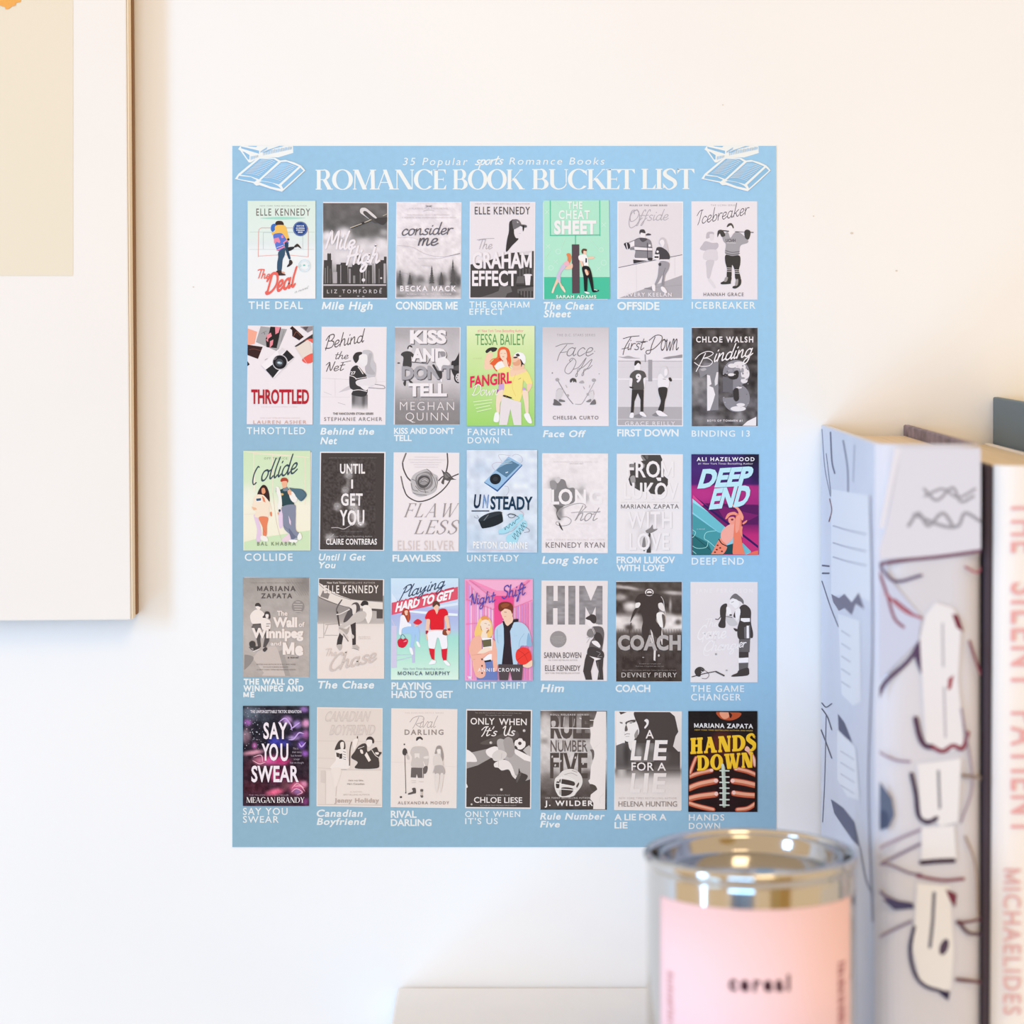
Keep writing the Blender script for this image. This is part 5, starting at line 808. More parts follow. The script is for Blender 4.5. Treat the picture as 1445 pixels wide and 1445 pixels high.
# ------------------------------- fourth row
@cover(335, 810, [(84, 36), (844, 46), (832, 1204), (66, 1190)], 'taupe cover of a couple standing with a helmet at their feet', card=W4, inner=[(98, 52), (830, 60), (820, 1190), (80, 1178)])
def _(a):
    a.G(66, 40, 840, 1200, [(0, 'a39991'), (.3, 'b3a79f'), (.7, 'bcaea5'), (1, 'b5a79e')], [(780, 120, 90, 110, '857c76', .7), (160, 600, 120, 200, 'c6b8af', .6), (500, 200, 200, 200, 'b8aca4', .5)], 5, 8, 5)
    a.P('ccbcb2', 240, 900, 440, 820, 480, 900, 560, 1190, 280, 1190, 310, 1150, 180, 980); a.SP('948a83', 70, 960, 120, 940, 190, 970, 160, 1040, 90, 1110, 70, 1110); a.P('a99d95', 480, 900, 530, 880, 620, 1190, 560, 1190)
    for i in range(9): a.L('8d847d', 3, 560+i*32, 66, 700+i*26, 250, sm=False)
    a.T(NYT, 160, 96, 770, 108, '8f857e', 'thin'); a.T('MARIANA', 232, 140, 680, 196, '5e5551', 'bold', track=.16); a.T('ZAPATA', 276, 226, 640, 280, '5e5551', 'bold', track=.16)
    a.E('968c86', 708, 378, 74); 
    for i, w_ in enumerate((22, 52, 44, 38, 40)): a.L('c9bbb2', 9, 708-w_, 324+i*28, 708+w_, 326+i*28, sm=False)
    a.SP('efdfd6', 210, 370, 270, 370, 266, 410, 236, 412); a.SP('47403d', 208, 374, 216, 342, 250, 336, 274, 362, 272, 382, 240, 372)
    a.SP('efe0d6', 160, 460, 210, 416, 270, 420, 320, 470, 300, 540, 270, 580, 180, 580, 150, 510); a.P('59514e', 180, 580, 276, 574, 280, 640, 268, 760, 276, 850, 244, 850, 222, 740, 176, 640); a.SP('6e6662', 175, 600, 270, 590, 276, 640, 180, 640)
    a.SP('4b4340', 310, 480, 330, 436, 370, 440, 386, 480, 380, 520, 340, 500, 316, 520, 294, 500); a.SP('efe0d6', 330, 470, 364, 470, 360, 510, 336, 510); a.SP('efe0d6', 280, 530, 320, 510, 380, 540, 390, 600, 370, 650, 290, 640); a.L('59514e', 7, 340, 580, 384, 576); a.L('59514e', 7, 340, 606, 370, 604)
    a.P('5b5350', 310, 640, 380, 640, 370, 780, 330, 850, 300, 850, 320, 740); a.SP('4a4340', 140, 800, 170, 776, 205, 790, 212, 840, 180, 860, 150, 850); a.L('4a4340', 6, 140, 850, 180, 884, 250, 880); a.SP('4a4340', 190, 850, 250, 840, 260, 860, 200, 890); a.SP('4a4340', 296, 880, 330, 850, 350, 870, 320, 904); a.L('efe0d6', 9, 190, 900, 260, 870)
    W = 'f0e0d6'
    a.T('The', 464, 428, 586, 482, W, 'bold'); a.T('Wall', 416, 508, 698, 612, W, 'black'); a.T('of', 716, 560, 784, 612, W, 'bold'); a.T('Winnipeg', 168, 634, 770, 738, W, 'black'); a.T('and', 388, 786, 514, 828, W, 'bold'); a.T('Me', 530, 794, 770, 938, W, 'black'); a.T('a novel', 588, 958, 712, 980, '5a514d', 'semi')
    for i, (x0, x1) in enumerate(((226, 680), (300, 590), (226, 684))): a.T(['BESTSELLING AUTHOR OF KULTI AND MORE', 'OF A SLOW BURNING ROMANCE', 'A NEW YORK TIMES BESTSELLING NOVEL'][i], x0, 1044+i*31, x1, 1056+i*31, '7e736c', 'reg')
@cover(440, 810, [(78, 48), (844, 60), (830, 1218), (64, 1206)], 'sepia cover of a skater couple dipping on the ice', card='f0e1db', inner=[(86, 58), (830, 68), (820, 1206), (74, 1196)])
def _(a):
    a.R('ecdcd3', 64, 50, 844, 580); a.G(64, 560, 844, 1218, [(0, 'e6d6cc'), (.2, 'ecdcd3'), (1, 'ecdacf')], nx=4, ny=8)
    a.G(70, 250, 840, 580, [(0, 'a89c95'), (.5, '9a8f89'), (.9, 'b5a8a0'), (1, 'c8bab1')], [(760, 480, 160, 90, 'c9bbb2', .7)], nx=20, ny=16)
    a.P('5a4e48', 64, 50, 844, 60, 844, 330, 600, 310, 440, 290, 240, 210, 120, 120, 64, 90); a.P('877b75', 500, 300, 844, 315, 844, 335, 560, 330); a.P('e6d8cd', 64, 90, 160, 170, 300, 240, 480, 300, 844, 330, 844, 410, 600, 400, 380, 380, 200, 310, 64, 250)
    a.P('8b7f78', 130, 190, 210, 230, 190, 290, 100, 260); a.L('6a5f59', 6, 64, 262, 200, 320, 400, 380, 560, 396); a.L('6a5f59', 5, 70, 100, 160, 180, 300, 250, 460, 300); a.P('5a4f4a', 700, 400, 844, 410, 844, 516, 756, 516, 756, 430, 700, 425)
    a.L('b9aaa1', 7, 140, 560, 140, 740, 70, 740, sm=False); a.L('a99b92', 6, 160, 590, 310, 580, sm=False); a.L('b3a59b', 6, 150, 700, 190, 590, sm=False); a.L('b3a59b', 6, 150, 712, 300, 712, sm=False)
    a.SP('5b5250', 480, 340, 530, 330, 560, 370, 560, 420, 520, 450, 500, 560, 440, 540, 370, 560, 400, 470, 440, 400); a.SP('e6d8ce', 440, 380, 500, 350, 520, 380, 510, 460, 480, 470, 470, 410)
    a.SP('3f3735', 570, 350, 600, 312, 650, 320, 656, 360, 610, 370, 580, 368); a.SP('f1e3da', 600, 370, 660, 365, 700, 420, 700, 500, 660, 576, 630, 520, 600, 450); a.SP('cdbfb6', 500, 460, 600, 430, 640, 470, 600, 540, 520, 570, 440, 590, 340, 640, 320, 610, 420, 540)
    a.P('453c3a', 452, 590, 512, 560, 514, 820, 474, 826, 470, 700); a.P('453c3a', 330, 670, 372, 690, 350, 820, 290, 826, 300, 760); a.SP('b5a79e', 320, 620, 400, 640, 440, 610, 410, 700, 340, 670); a.SP('ddcdc3', 310, 640, 360, 660, 420, 730, 410, 750, 340, 700)
    a.L('6d625d', 12, 350, 300, 300, 380, 290, 440, 320, 600); a.L('4d4441', 13, 300, 440, 320, 600, sm=False); a.L('8d817a', 12, 370, 700, 424, 780); a.L('e6d8ce', 12, 290, 470, 340, 460, 440, 410); a.L('4d4441', 9, 350, 300, 312, 350)
    a.SP('c2b4ab', 292, 826, 350, 820, 346, 870, 326, 890, 300, 860); a.SP('c2b4ab', 474, 830, 520, 826, 556, 860, 530, 870, 480, 850); a.L('8a7e77', 5, 470, 860, 550, 884); a.SP('d8c9bf', 470, 700, 494, 720, 486, 750, 466, 740)
    a.T('New York Times', 180, 88, 388, 110, 'e9dad0', 'semi'); a.T('BESTSELLING AUTHOR', 392, 90, 738, 110, 'cdbdb3', 'reg', track=.15); a.T('ELLE KENNEDY', 144, 132, 778, 220, 'f2e4da', 'semi', track=.1)
    a.T('She thinks he is', 544, 722, 680, 736, 'c2b3a9', 'thin'); a.T('a bad idea too', 544, 742, 686, 756, 'c2b3a9', 'thin')
    a.SC('The', 160, 870, 290, 950, 'dccbc1', 2.2); a.SC('Chase', 204, 950, 760, 1130, 'd3c2b8', 2.4, sl=-.22)
@cover(545, 810, [(66, 52), (838, 60), (824, 1222), (60, 1214)], 'pale blue sticker of a red-shirted football player and a seated girl', True, 'cfe0ec')
def _(a):
    a.G(55, 46, 842, 1230, [(0, 'cfe3f0'), (.25, 'c8d6ea'), (.36, 'b0b6de'), (.5, 'b9c6e2'), (.58, 'a8ddcf'), (.8, 'bfe6d2'), (1, 'dceedd')], [(260, 260, 160, 30, 'dce6f2', .6)], nx=8, ny=60)
    a.P('b9bde4', 60, 300, 200, 360, 840, 420, 840, 480, 60, 470); a.P('dbe6f3', 60, 210, 140, 330, 60, 330); a.P('e9f0f6', 60, 400, 240, 420, 840, 460, 840, 486, 600, 480, 250, 440, 60, 460); a.P('dfe6f3', 560, 400, 840, 360, 840, 330, 640, 360)
    a.P('e0566a', 60, 335, 836, 146, 836, 292, 60, 476); a.T('HARD TO GET', 104, 322, 790, 432, 'd0405a', 'bold', sl=-.245, it=.2) ; a.T('HARD TO GET', 104, 346, 790, 438, 'f8f2f2', 'black', sl=-.24, it=.22)
    a.SC('Playing', 150, 160, 690, 290, '38445e', 1.9, sl=-.27, shear=.35)
    a.R('d3c9e0', 60, 600, 124, 1090); a.L('d3c9e0', 10, 100, 600, 60, 520, sm=False); a.R('c3c0dc', 304, 840, 334, 1030); a.L('c6c6de', 7, 124, 940, 310, 936, sm=False); a.L('c6c6de', 7, 124, 1005, 310, 960, sm=False)
    a.SP('a9452e', 180, 470, 204, 410, 250, 404, 276, 450, 280, 520, 256, 560, 226, 550, 206, 500); a.SP('f2c3a8', 214, 430, 250, 424, 250, 470, 226, 476); a.SP('f3eef2', 170, 490, 210, 480, 250, 560, 290, 580, 280, 620, 190, 630, 176, 700, 150, 690, 160, 570); a.L('c25a35', 16, 256, 450, 262, 540)
    a.SP('a8c8ea', 190, 630, 290, 606, 380, 630, 386, 780, 350, 790, 340, 700, 320, 840, 280, 850, 290, 700, 200, 690); a.SP('f6f2f4', 350, 786, 376, 790, 398, 842, 370, 840); a.SP('f6f2f4', 270, 860, 300, 862, 316, 930, 290, 930)
    a.SP('d93040', 318, 560, 366, 522, 418, 556, 374, 588, 330, 576); a.SP('f2c3a8', 340, 590, 380, 592, 330, 614); a.SP('d8233a', 136, 770, 170, 744, 196, 760, 220, 745, 254, 770, 240, 820, 200, 856, 150, 846, 134, 810); a.L('5b6a8a', 5, 160, 760, 190, 700, 240, 760); a.SP('f4a0a8', 200, 790, 230, 770, 240, 780)
    a.SP('f2c3a8', 550, 360, 610, 360, 612, 400, 590, 440, 560, 420); a.SP('5e4031', 540, 360, 552, 320, 590, 312, 622, 340, 620, 376, 590, 352, 566, 372, 546, 384); a.SP('f2c3a8', 560, 420, 600, 410, 606, 460, 570, 450)
    a.SP('f2c3a8', 470, 530, 510, 530, 500, 640, 490, 740, 468, 760, 460, 650); a.SP('f2c3a8', 680, 490, 720, 490, 744, 620, 748, 680, 716, 690, 700, 600)
    a.SP('e2202e', 464, 470, 500, 424, 560, 410, 590, 466, 620, 410, 690, 404, 722, 470, 676, 500, 664, 650, 520, 646, 510, 530, 456, 520); a.SP('f3d7d0', 500, 650, 670, 648, 676, 670, 500, 672); a.R('b8283a', 460, 656, 492, 696); a.P('b8283a', 714, 634, 744, 626, 748, 656, 720, 662)
    a.SP('f6eef0', 496, 672, 680, 668, 710, 760, 708, 860, 650, 866, 620, 760, 596, 740, 580, 800, 560, 868, 500, 856, 488, 760); a.SP('90482e', 655, 690, 664, 650, 700, 644, 720, 680, 706, 712, 670, 708); a.SP('f2c3a8', 700, 660, 740, 660, 730, 700, 714, 700)
    a.P('dd2434', 498, 862, 564, 870, 560, 1000, 530, 985, 510, 930); a.P('dd2434', 642, 874, 712, 864, 702, 1004, 668, 1010, 650, 960); a.SP('f6f4f6', 530, 1000, 576, 1006, 570, 1040, 500, 1050, 505, 1030); a.SP('f6f4f6', 668, 1010, 704, 1006, 746, 1056, 710, 1062)
    a.T('New York Times Bestselling Author', 196, 1090, 676, 1112, '93a3ac', 'reg', it=.2); a.T('MONICA MURPHY', 136, 1132, 742, 1174, '4a5a70', 'semi', track=.16)
@cover(650, 810, [(60, 62), (838, 66), (834, 1234), (56, 1228)], 'hot pink sticker of a basketball boy and a blonde girl with a book', True, 'f3b6cf')
def _(a):
    a.G(50, 56, 842, 1240, [(0, 'f9a2c6'), (.3, 'f7a9cc'), (1, 'f7a4c8')], nx=4, ny=8)
    cs = ['f48fbe', 'f9c6dc', 'e59ad2', 'f59bc0', 'fbd0e0', 'd99ae0', 'f585b4']
    r_ = np.random.RandomState(4)
    for i in range(18):
        x = 60+i*19; a.P(cs[r_.randint(7)], x, 300+(x-60)*.3, x+13, 304+(x-60)*.3, x+13, 1240, x, 1240)
    for i in range(20):
        x = 600+i*12; a.P(cs[r_.randint(7)], x, 390-(x-600)*.3, x+8, 387-(x-600)*.3, x+8, 1240, x, 1240)
    for i in range(16): x = 60+i*10; a.P(cs[r_.randint(7)], x, 70+i*12, x+8, 80+i*12, x+8, 300, x, 280)
    a.P('f98fb6', 100, 66, 800, 66, 620, 250, 400, 250); a.P('fbb0cc', 130, 66, 780, 66, 560, 190, 420, 190); a.P('f0508e', 392, 250, 620, 250, 600, 700, 392, 700)
    for p in ((100, 70, 390, 290), (810, 70, 620, 230), (56, 290, 380, 410), (838, 300, 610, 390), (60, 580, 300, 560)): a.L('f07aa8', 6, *p, sm=False)
    a.SP('f9c87a', 160, 690, 200, 560, 240, 500, 300, 490, 350, 540, 370, 620, 370, 700, 330, 740, 200, 760); a.SP('e89a58', 240, 500, 290, 486, 330, 520, 300, 540, 256, 540); a.SP('fbdcc6', 226, 600, 250, 540, 310, 530, 350, 580, 340, 640, 300, 670, 250, 650); a.SP('fbdcc6', 256, 660, 300, 660, 310, 760, 240, 750); a.L('8a4a3a', 4, 280, 570, 304, 576); a.L('8a4a3a', 4, 324, 590, 340, 592); a.L('d05a60', 6, 300, 628, 322, 630); a.L('b06a3a', 6, 232, 600, 244, 650); a.SP('c88a58', 300, 690, 330, 660, 326, 640, 306, 660)
    a.SP('f3b49c', 100, 900, 120, 780, 180, 720, 240, 730, 250, 900, 270, 1000, 290, 1180, 180, 1190, 140, 1020); a.SP('f3b49c', 370, 760, 420, 800, 470, 860, 470, 930, 430, 960, 430, 1100, 380, 1140, 360, 1000, 350, 850); a.P('f8f0f2', 250, 740, 370, 740, 362, 1000, 270, 1006)
    a.P('6d6448', 250, 768, 356, 754, 360, 836, 262, 850); a.SP('fbdcc6', 250, 870, 330, 850, 360, 880, 300, 930, 200, 950, 160, 960); a.SP('f3b49c', 120, 930, 260, 920, 340, 890, 430, 880, 440, 930, 330, 930, 240, 1000, 150, 1010); a.L('de9280', 5, 150, 990, 250, 980, 330, 920); a.L('de9280', 4, 130, 940, 240, 930)
    a.P('6f80b8', 190, 1190, 270, 1180, 276, 1010, 372, 1000, 386, 1130, 430, 1130, 434, 1236, 190, 1236); a.P('2a2228', 270, 1008, 352, 992, 356, 1014, 276, 1026); a.SP('f3b49c', 140, 1010, 270, 1000, 286, 1180, 186, 1192)
    for y in (990, 1066, 1150): a.E('4a3034', 250, y, 9, 11)
    a.SP('b9d2e4', 410, 620, 480, 570, 500, 560, 500, 1040, 430, 1050, 424, 900, 396, 720); a.SP('b9d2e4', 570, 580, 700, 560, 790, 640, 824, 800, 760, 830, 720, 830, 690, 860, 640, 1050, 610, 1050, 580, 700); a.P('b9d2e4', 590, 640, 700, 620, 690, 900, 660, 1050, 600, 1050); a.L('93b4cc', 5, 740, 690, 690, 770, 680, 860); a.L('93b4cc', 5, 424, 640, 430, 760, 440, 800); a.SP('8fb3cf', 790, 680, 830, 800, 820, 840, 770, 820); a.L('9fbdd2', 3, 440, 716, 480, 714); a.L('9fbdd2', 3, 620, 716, 660, 712)
    a.P('33262c', 486, 545, 560, 540, 640, 520, 674, 520, 670, 550, 620, 560, 576, 660, 580, 800, 612, 1048, 480, 1048, 506, 800, 504, 620); a.SP('f7cbb0', 500, 480, 560, 470, 610, 500, 600, 560, 546, 600, 510, 550); a.P('33262c', 500, 560, 546, 604, 600, 560, 600, 620, 500, 620)
    a.SP('f7cbb0', 470, 440, 520, 400, 590, 420, 604, 480, 560, 530, 500, 520, 480, 480); a.SP('7a3a24', 440, 400, 450, 340, 520, 320, 590, 340, 612, 400, 600, 460, 580, 420, 520, 400, 490, 420, 460, 430); a.SP('9a5030', 470, 360, 520, 336, 570, 350, 540, 380, 490, 390); a.L('5a2a1c', 5, 510, 440, 534, 442); a.L('c8806a', 4, 506, 490, 530, 492)
    a.SP('f03e34', 640, 940, 660, 880, 720, 852, 790, 870, 822, 940, 818, 1010, 760, 1056, 690, 1044, 650, 1000); a.L('b8221e', 4, 664, 880, 740, 930, 790, 1030); a.L('b8221e', 4, 660, 1000, 740, 940, 800, 900); a.SP('fbd0b4', 710, 1060, 760, 1046, 830, 1000, 836, 1060, 780, 1090)
    a.P('55494a', 440, 1046, 726, 1050, 712, 1236, 600, 1236, 572, 1100, 552, 1236, 452, 1236)
    a.SC('Night', 104, 230, 410, 360, '5a4aa6', 2.0, sl=-.14, shear=.1); a.SC('Shift', 476, 140, 762, 280, '5a4aa6', 2.1, sl=-.16, shear=.1)
    a.T('ANNIE CROWN', 200, 1092, 686, 1132, 'f8f0f2', 'semi', track=.14); a.T('W', 84, 1186, 130, 1220, 'f8f0f2', 'black')
@cover(755, 810, [(76, 74), (848, 78), (838, 1244), (64, 1240)], 'pale cover with huge grey three-letter title and two embracing figures', card=W4)
def _(a):
    a.R('ecdeda', 68, 80, 842, 1238)
    a.G(130, 136, 790, 588, [(0, '8f8786'), (.5, '9a9291'), (1, '8d8584')], [(200, 300, 90, 60, 'a9a1a0', .8), (430, 420, 60, 80, '857d7c', .7), (640, 240, 80, 60, 'a8a09f', .7), (300, 480, 60, 60, 'a39b9a', .8), (160, 520, 60, 60, '7d7574', .8), (740, 480, 60, 90, '8a8281', .6)], 12, 7, 3)
    for r in ((215, 130, 264, 312), (210, 396, 262, 592), (348, 130, 388, 592), (470, 130, 514, 592)): a.R('ecdeda', *r)
    a.P('ecdeda', 575, 130, 728, 130, 650, 310); a.P('ecdeda', 582, 592, 588, 380, 650, 500, 706, 380, 704, 592); a.R('ecdeda', 786, 130, 800, 592); a.R('ecdeda', 120, 130, 132, 592)
    a.E('9d9491', 270, 758, 97)
    for i, w_ in enumerate((52, 84, 70, 76, 60)): a.T('A NATIONAL BESTSELLING', 270-w_, 722+i*18, 270+w_, 733+i*18, 'cfc4bf', 'thin')
    a.T('SARINA BOWEN', 104, 912, 538, 976, '6f6462', 'semi'); a.T('USA TODAY BESTSELLING AUTHOR', 152, 994, 494, 1010, 'b3a7a3', 'reg'); a.T('ELLE KENNEDY', 116, 1064, 528, 1126, '6f6462', 'semi'); a.T(NYT, 118, 1144, 520, 1162, 'b3a7a3', 'reg')
    k = '4a403d'
    a.SP('f2e5e0', 590, 530, 630, 530, 680, 570, 740, 590, 680, 620, 620, 600); a.SP(k, 588, 512, 630, 484, 660, 468, 700, 480, 714, 530, 700, 572, 670, 570, 640, 540, 610, 530)
    a.SP('6d6361', 664, 618, 720, 606, 780, 620, 804, 680, 800, 760, 790, 830, 770, 900, 690, 900, 620, 920, 640, 800, 680, 740, 690, 680); a.SP(k, 700, 680, 760, 690, 790, 760, 770, 850, 730, 800, 690, 740); a.SP('8a807d', 604, 680, 630, 640, 680, 640, 690, 700, 660, 740, 610, 720); a.L('e8dad4', 5, 660, 620, 694, 700); a.L('e8dad4', 4, 672, 618, 706, 690)
    a.SP(k, 620, 860, 690, 850, 790, 900, 796, 980, 700, 1000, 612, 950); a.SP('f2e5e0', 666, 780, 720, 780, 760, 830, 750, 856, 700, 830, 664, 800); a.SP('f2e5e0', 622, 950, 660, 960, 780, 990, 776, 1008, 700, 1006, 630, 980)
    a.P(k, 600, 930, 690, 990, 650, 1130, 664, 1230, 590, 1230, 560, 1130, 580, 1000); a.P(k, 706, 1005, 796, 980, 788, 1100, 796, 1230, 726, 1230, 740, 1130, 716, 1060); a.L('8f8582', 4, 730, 1020, 748, 1200); a.L('9a908d', 5, 716, 900, 760, 920, 730, 960, 780, 960); a.L('b3a8a4', 4, 600, 740, 680, 730); a.L('b3a8a4', 4, 600, 800, 640, 740)
@cover(860, 810, [(76, 84), (846, 88), (840, 1254), (72, 1248)], 'dark brown cover of a headless-lit football player from behind', card=W4, inner=[(90, 96), (836, 100), (830, 1240), (84, 1236)])
def _(a):
    k = '473b36'
    a.G(76, 90, 842, 1250, [(0, '54473f'), (.14, '5b4f48'), (.3, '4a3e38'), (.36, 'd8cac2'), (.46, 'e2d4cc'), (.52, '5c5049'), (.8, '46393430'[:6]), (1, '43372f')],
        [(200, 160, 160, 24, 'd3c5bd', .9, 8), (760, 220, 130, 24, 'cdbfb7', .9, 4), (120, 270, 80, 40, 'cfc1b9', .8), (250, 380, 100, 60, 'e8dad2', 1), (140, 560, 90, 60, 'e8dad2', .9), (320, 560, 70, 50, 'e6d8d0', .9), (720, 560, 90, 110, 'ecded6', .95), (600, 500, 60, 90, 'e6d8d0', .9), (710, 380, 16, 90, 'dccec6', .9), (780, 420, 70, 60, '4a3e38', .9), (800, 560, 40, 30, '5b4f48', .8), (120, 380, 40, 60, '4a3e38', .9), (180, 190, 100, 20, '4a3e38', .7), (440, 400, 110, 200, k, 1), (230, 620, 60, 40, k, .9)], 14, 9, 5, nx=60, ny=90, seed=6)
    for i in range(24): x = 100+i*31; a.L('6d6058', 4, x, 640, x+6, 700+(i*37) % 60, sm=False); a.L('54483f', 4, x+10, 890, x+12, 960+(i*53) % 70, sm=False)
    a.SP(k, 296, 320, 340, 240, 440, 224, 560, 230, 610, 270, 624, 330, 570, 330, 570, 440, 540, 540, 600, 620, 606, 720, 540, 730, 476, 640, 450, 740, 400, 770, 376, 640, 390, 540, 362, 420, 358, 330)
    a.O('e8dad2', 464, 212, 44, 12, 36); a.E('efe2da', 464, 212, 28, 18); a.SP('4a3e38', 420, 232, 464, 218, 508, 232, 464, 246)
    a.SP('f0e3db', 305, 340, 350, 330, 358, 360, 320, 400, 300, 380); a.SP('e9dbd3', 570, 340, 620, 340, 640, 430, 600, 420, 572, 390); a.L('f0e3db', 5, 600, 260, 628, 310, 640, 400, 660, 500); a.SP('f3e7df', 550, 460, 600, 440, 640, 470, 640, 580, 600, 620, 556, 540)
    a.L('5a4e47', 12, 250, 570, 236, 660, 230, 700); a.SP('6a5d55', 610, 470, 640, 480, 650, 560, 630, 630, 620, 560); a.SP(k, 240, 560, 280, 490, 330, 400, 300, 400, 270, 450); a.P('e4d6ce', 476, 640, 500, 680, 540, 880, 534, 1010, 512, 1000, 516, 880); a.P('e4d6ce', 606, 640, 620, 700, 616, 820, 600, 780)
    a.T('COACH', 96, 720, 830, 876, 'b9ada7', 'black', track=.03); a.L('e9dbd3', 8, 480, 740, 500, 800); a.L('efe2da', 6, 600, 760, 612, 820)
    a.E('cfc1b9', 574, 946, 12, 14); a.E('b3a59d', 392, 968, 12, 6)
    a.T('Football was simple once', 348, 1036, 598, 1048, 'b3a59d', 'thin'); a.T('Real love, a long time ago, was not', 306, 1064, 632, 1076, 'b3a59d', 'thin'); a.T('WALL STREET JOURNAL AND USA TODAY BESTSELLING AUTHOR', 150, 1112, 776, 1126, 'a3958d', 'thin'); a.T('DEVNEY PERRY', 140, 1146, 784, 1200, 'd3c6be', 'reg', track=.08)
@cover(965, 810, [(84, 90), (858, 94), (850, 1260), (76, 1254)], 'pale cover of a tall hockey player bending to a dark-haired girl', card='f2e6e3', inner=[(94, 100), (848, 104), (842, 1250), (88, 1246)])
def _(a):
    a.G(76, 90, 858, 1260, [(0, 'e9dddb'), (.5, 'e6d9d7'), (1, 'ecdfdb')], nx=4, ny=6)
    a.T('JANE FERGUSON', 140, 170, 800, 216, 'efe4e2', 'semi', track=.3)
    a.SC('The', 250, 520, 400, 610, 'efe5e2', 2); a.SC('Game', 156, 600, 500, 760, 'f1e7e4', 2.0, sl=-.05); a.SC('Changer', 240, 780, 740, 900, 'f1e7e4', 2.0, sl=-.08); a.L('f1e7e4', 12, 300, 780, 240, 860, 236, 940, 290, 940)
    k = '473e3b'
    a.SP('77706f', 534, 296, 560, 250, 600, 226, 640, 250, 690, 300, 694, 350, 660, 320, 610, 300, 570, 280); a.SP('f1e8e5', 545, 300, 600, 290, 640, 320, 640, 370, 600, 400, 580, 380, 560, 360, 530, 340); a.L('5b5452', 5, 552, 330, 580, 320)
    a.SP('cdc4c2', 490, 500, 540, 480, 600, 540, 626, 580, 600, 600, 540, 600, 500, 560); a.L('4a4240', 6, 480, 490, 560, 506)
    a.SP(k, 424, 390, 460, 350, 500, 346, 500, 400, 490, 450, 484, 540, 480, 620, 420, 622, 400, 590, 430, 520, 420, 470); a.SP('f3eae7', 498, 380, 540, 400, 550, 460, 520, 480, 496, 440); a.L(k, 9, 430, 490, 400, 526, 368, 524); a.SP(k, 580, 470, 610, 410, 604, 500, 580, 500); a.E(k, 544, 476, 16, 9)
    a.SP(k, 644, 400, 690, 355, 740, 370, 780, 430, 780, 560, 804, 680, 800, 740, 770, 745, 768, 760, 640, 756, 622, 640, 650, 520); a.SP('f1e8e5', 600, 420, 650, 400, 655, 470, 620, 540, 600, 500); a.P('f3eae7', 664, 512, 768, 512, 768, 554, 700, 558, 660, 540); a.P('77706f', 700, 620, 770, 590, 770, 750, 704, 750); a.P('f3eae7', 730, 600, 756, 600, 758, 746, 730, 746)
    a.SP(k, 576, 630, 620, 640, 626, 664, 600, 664); a.P('68615f', 642, 760, 770, 756, 764, 910, 640, 906); a.R(k, 640, 906, 752, 974); a.P('f5ece9', 634, 978, 752, 970, 750, 1030, 636, 1034); a.P('68615f', 638, 1034, 750, 1030, 744, 1110, 640, 1120); a.SP(k, 640, 1120, 744, 1090, 760, 1150, 752, 1170, 716, 1184, 562, 1194, 566, 1174, 620, 1150)
    a.SC('er', 640, 740, 730, 850, 'f1e7e4', 2.2)
    a.SP(k, 124, 1140, 140, 1100, 180, 1080, 220, 1090, 240, 1120, 200, 1150, 190, 1190, 150, 1186); a.L('efe4e1', 5, 200, 1130, 260, 1160); a.L('77706f', 6, 200, 1100, 270, 1140, 290, 1180, 260, 1216, 210, 1214); a.L(k, 10, 90, 1196, 230, 1160, 370, 1132); a.L('5b5452', 18, 370, 1134, 466, 1182); a.E('a89f9c', 372, 932, 12); a.E('b3aaa7', 496, 1120, 12, 8)
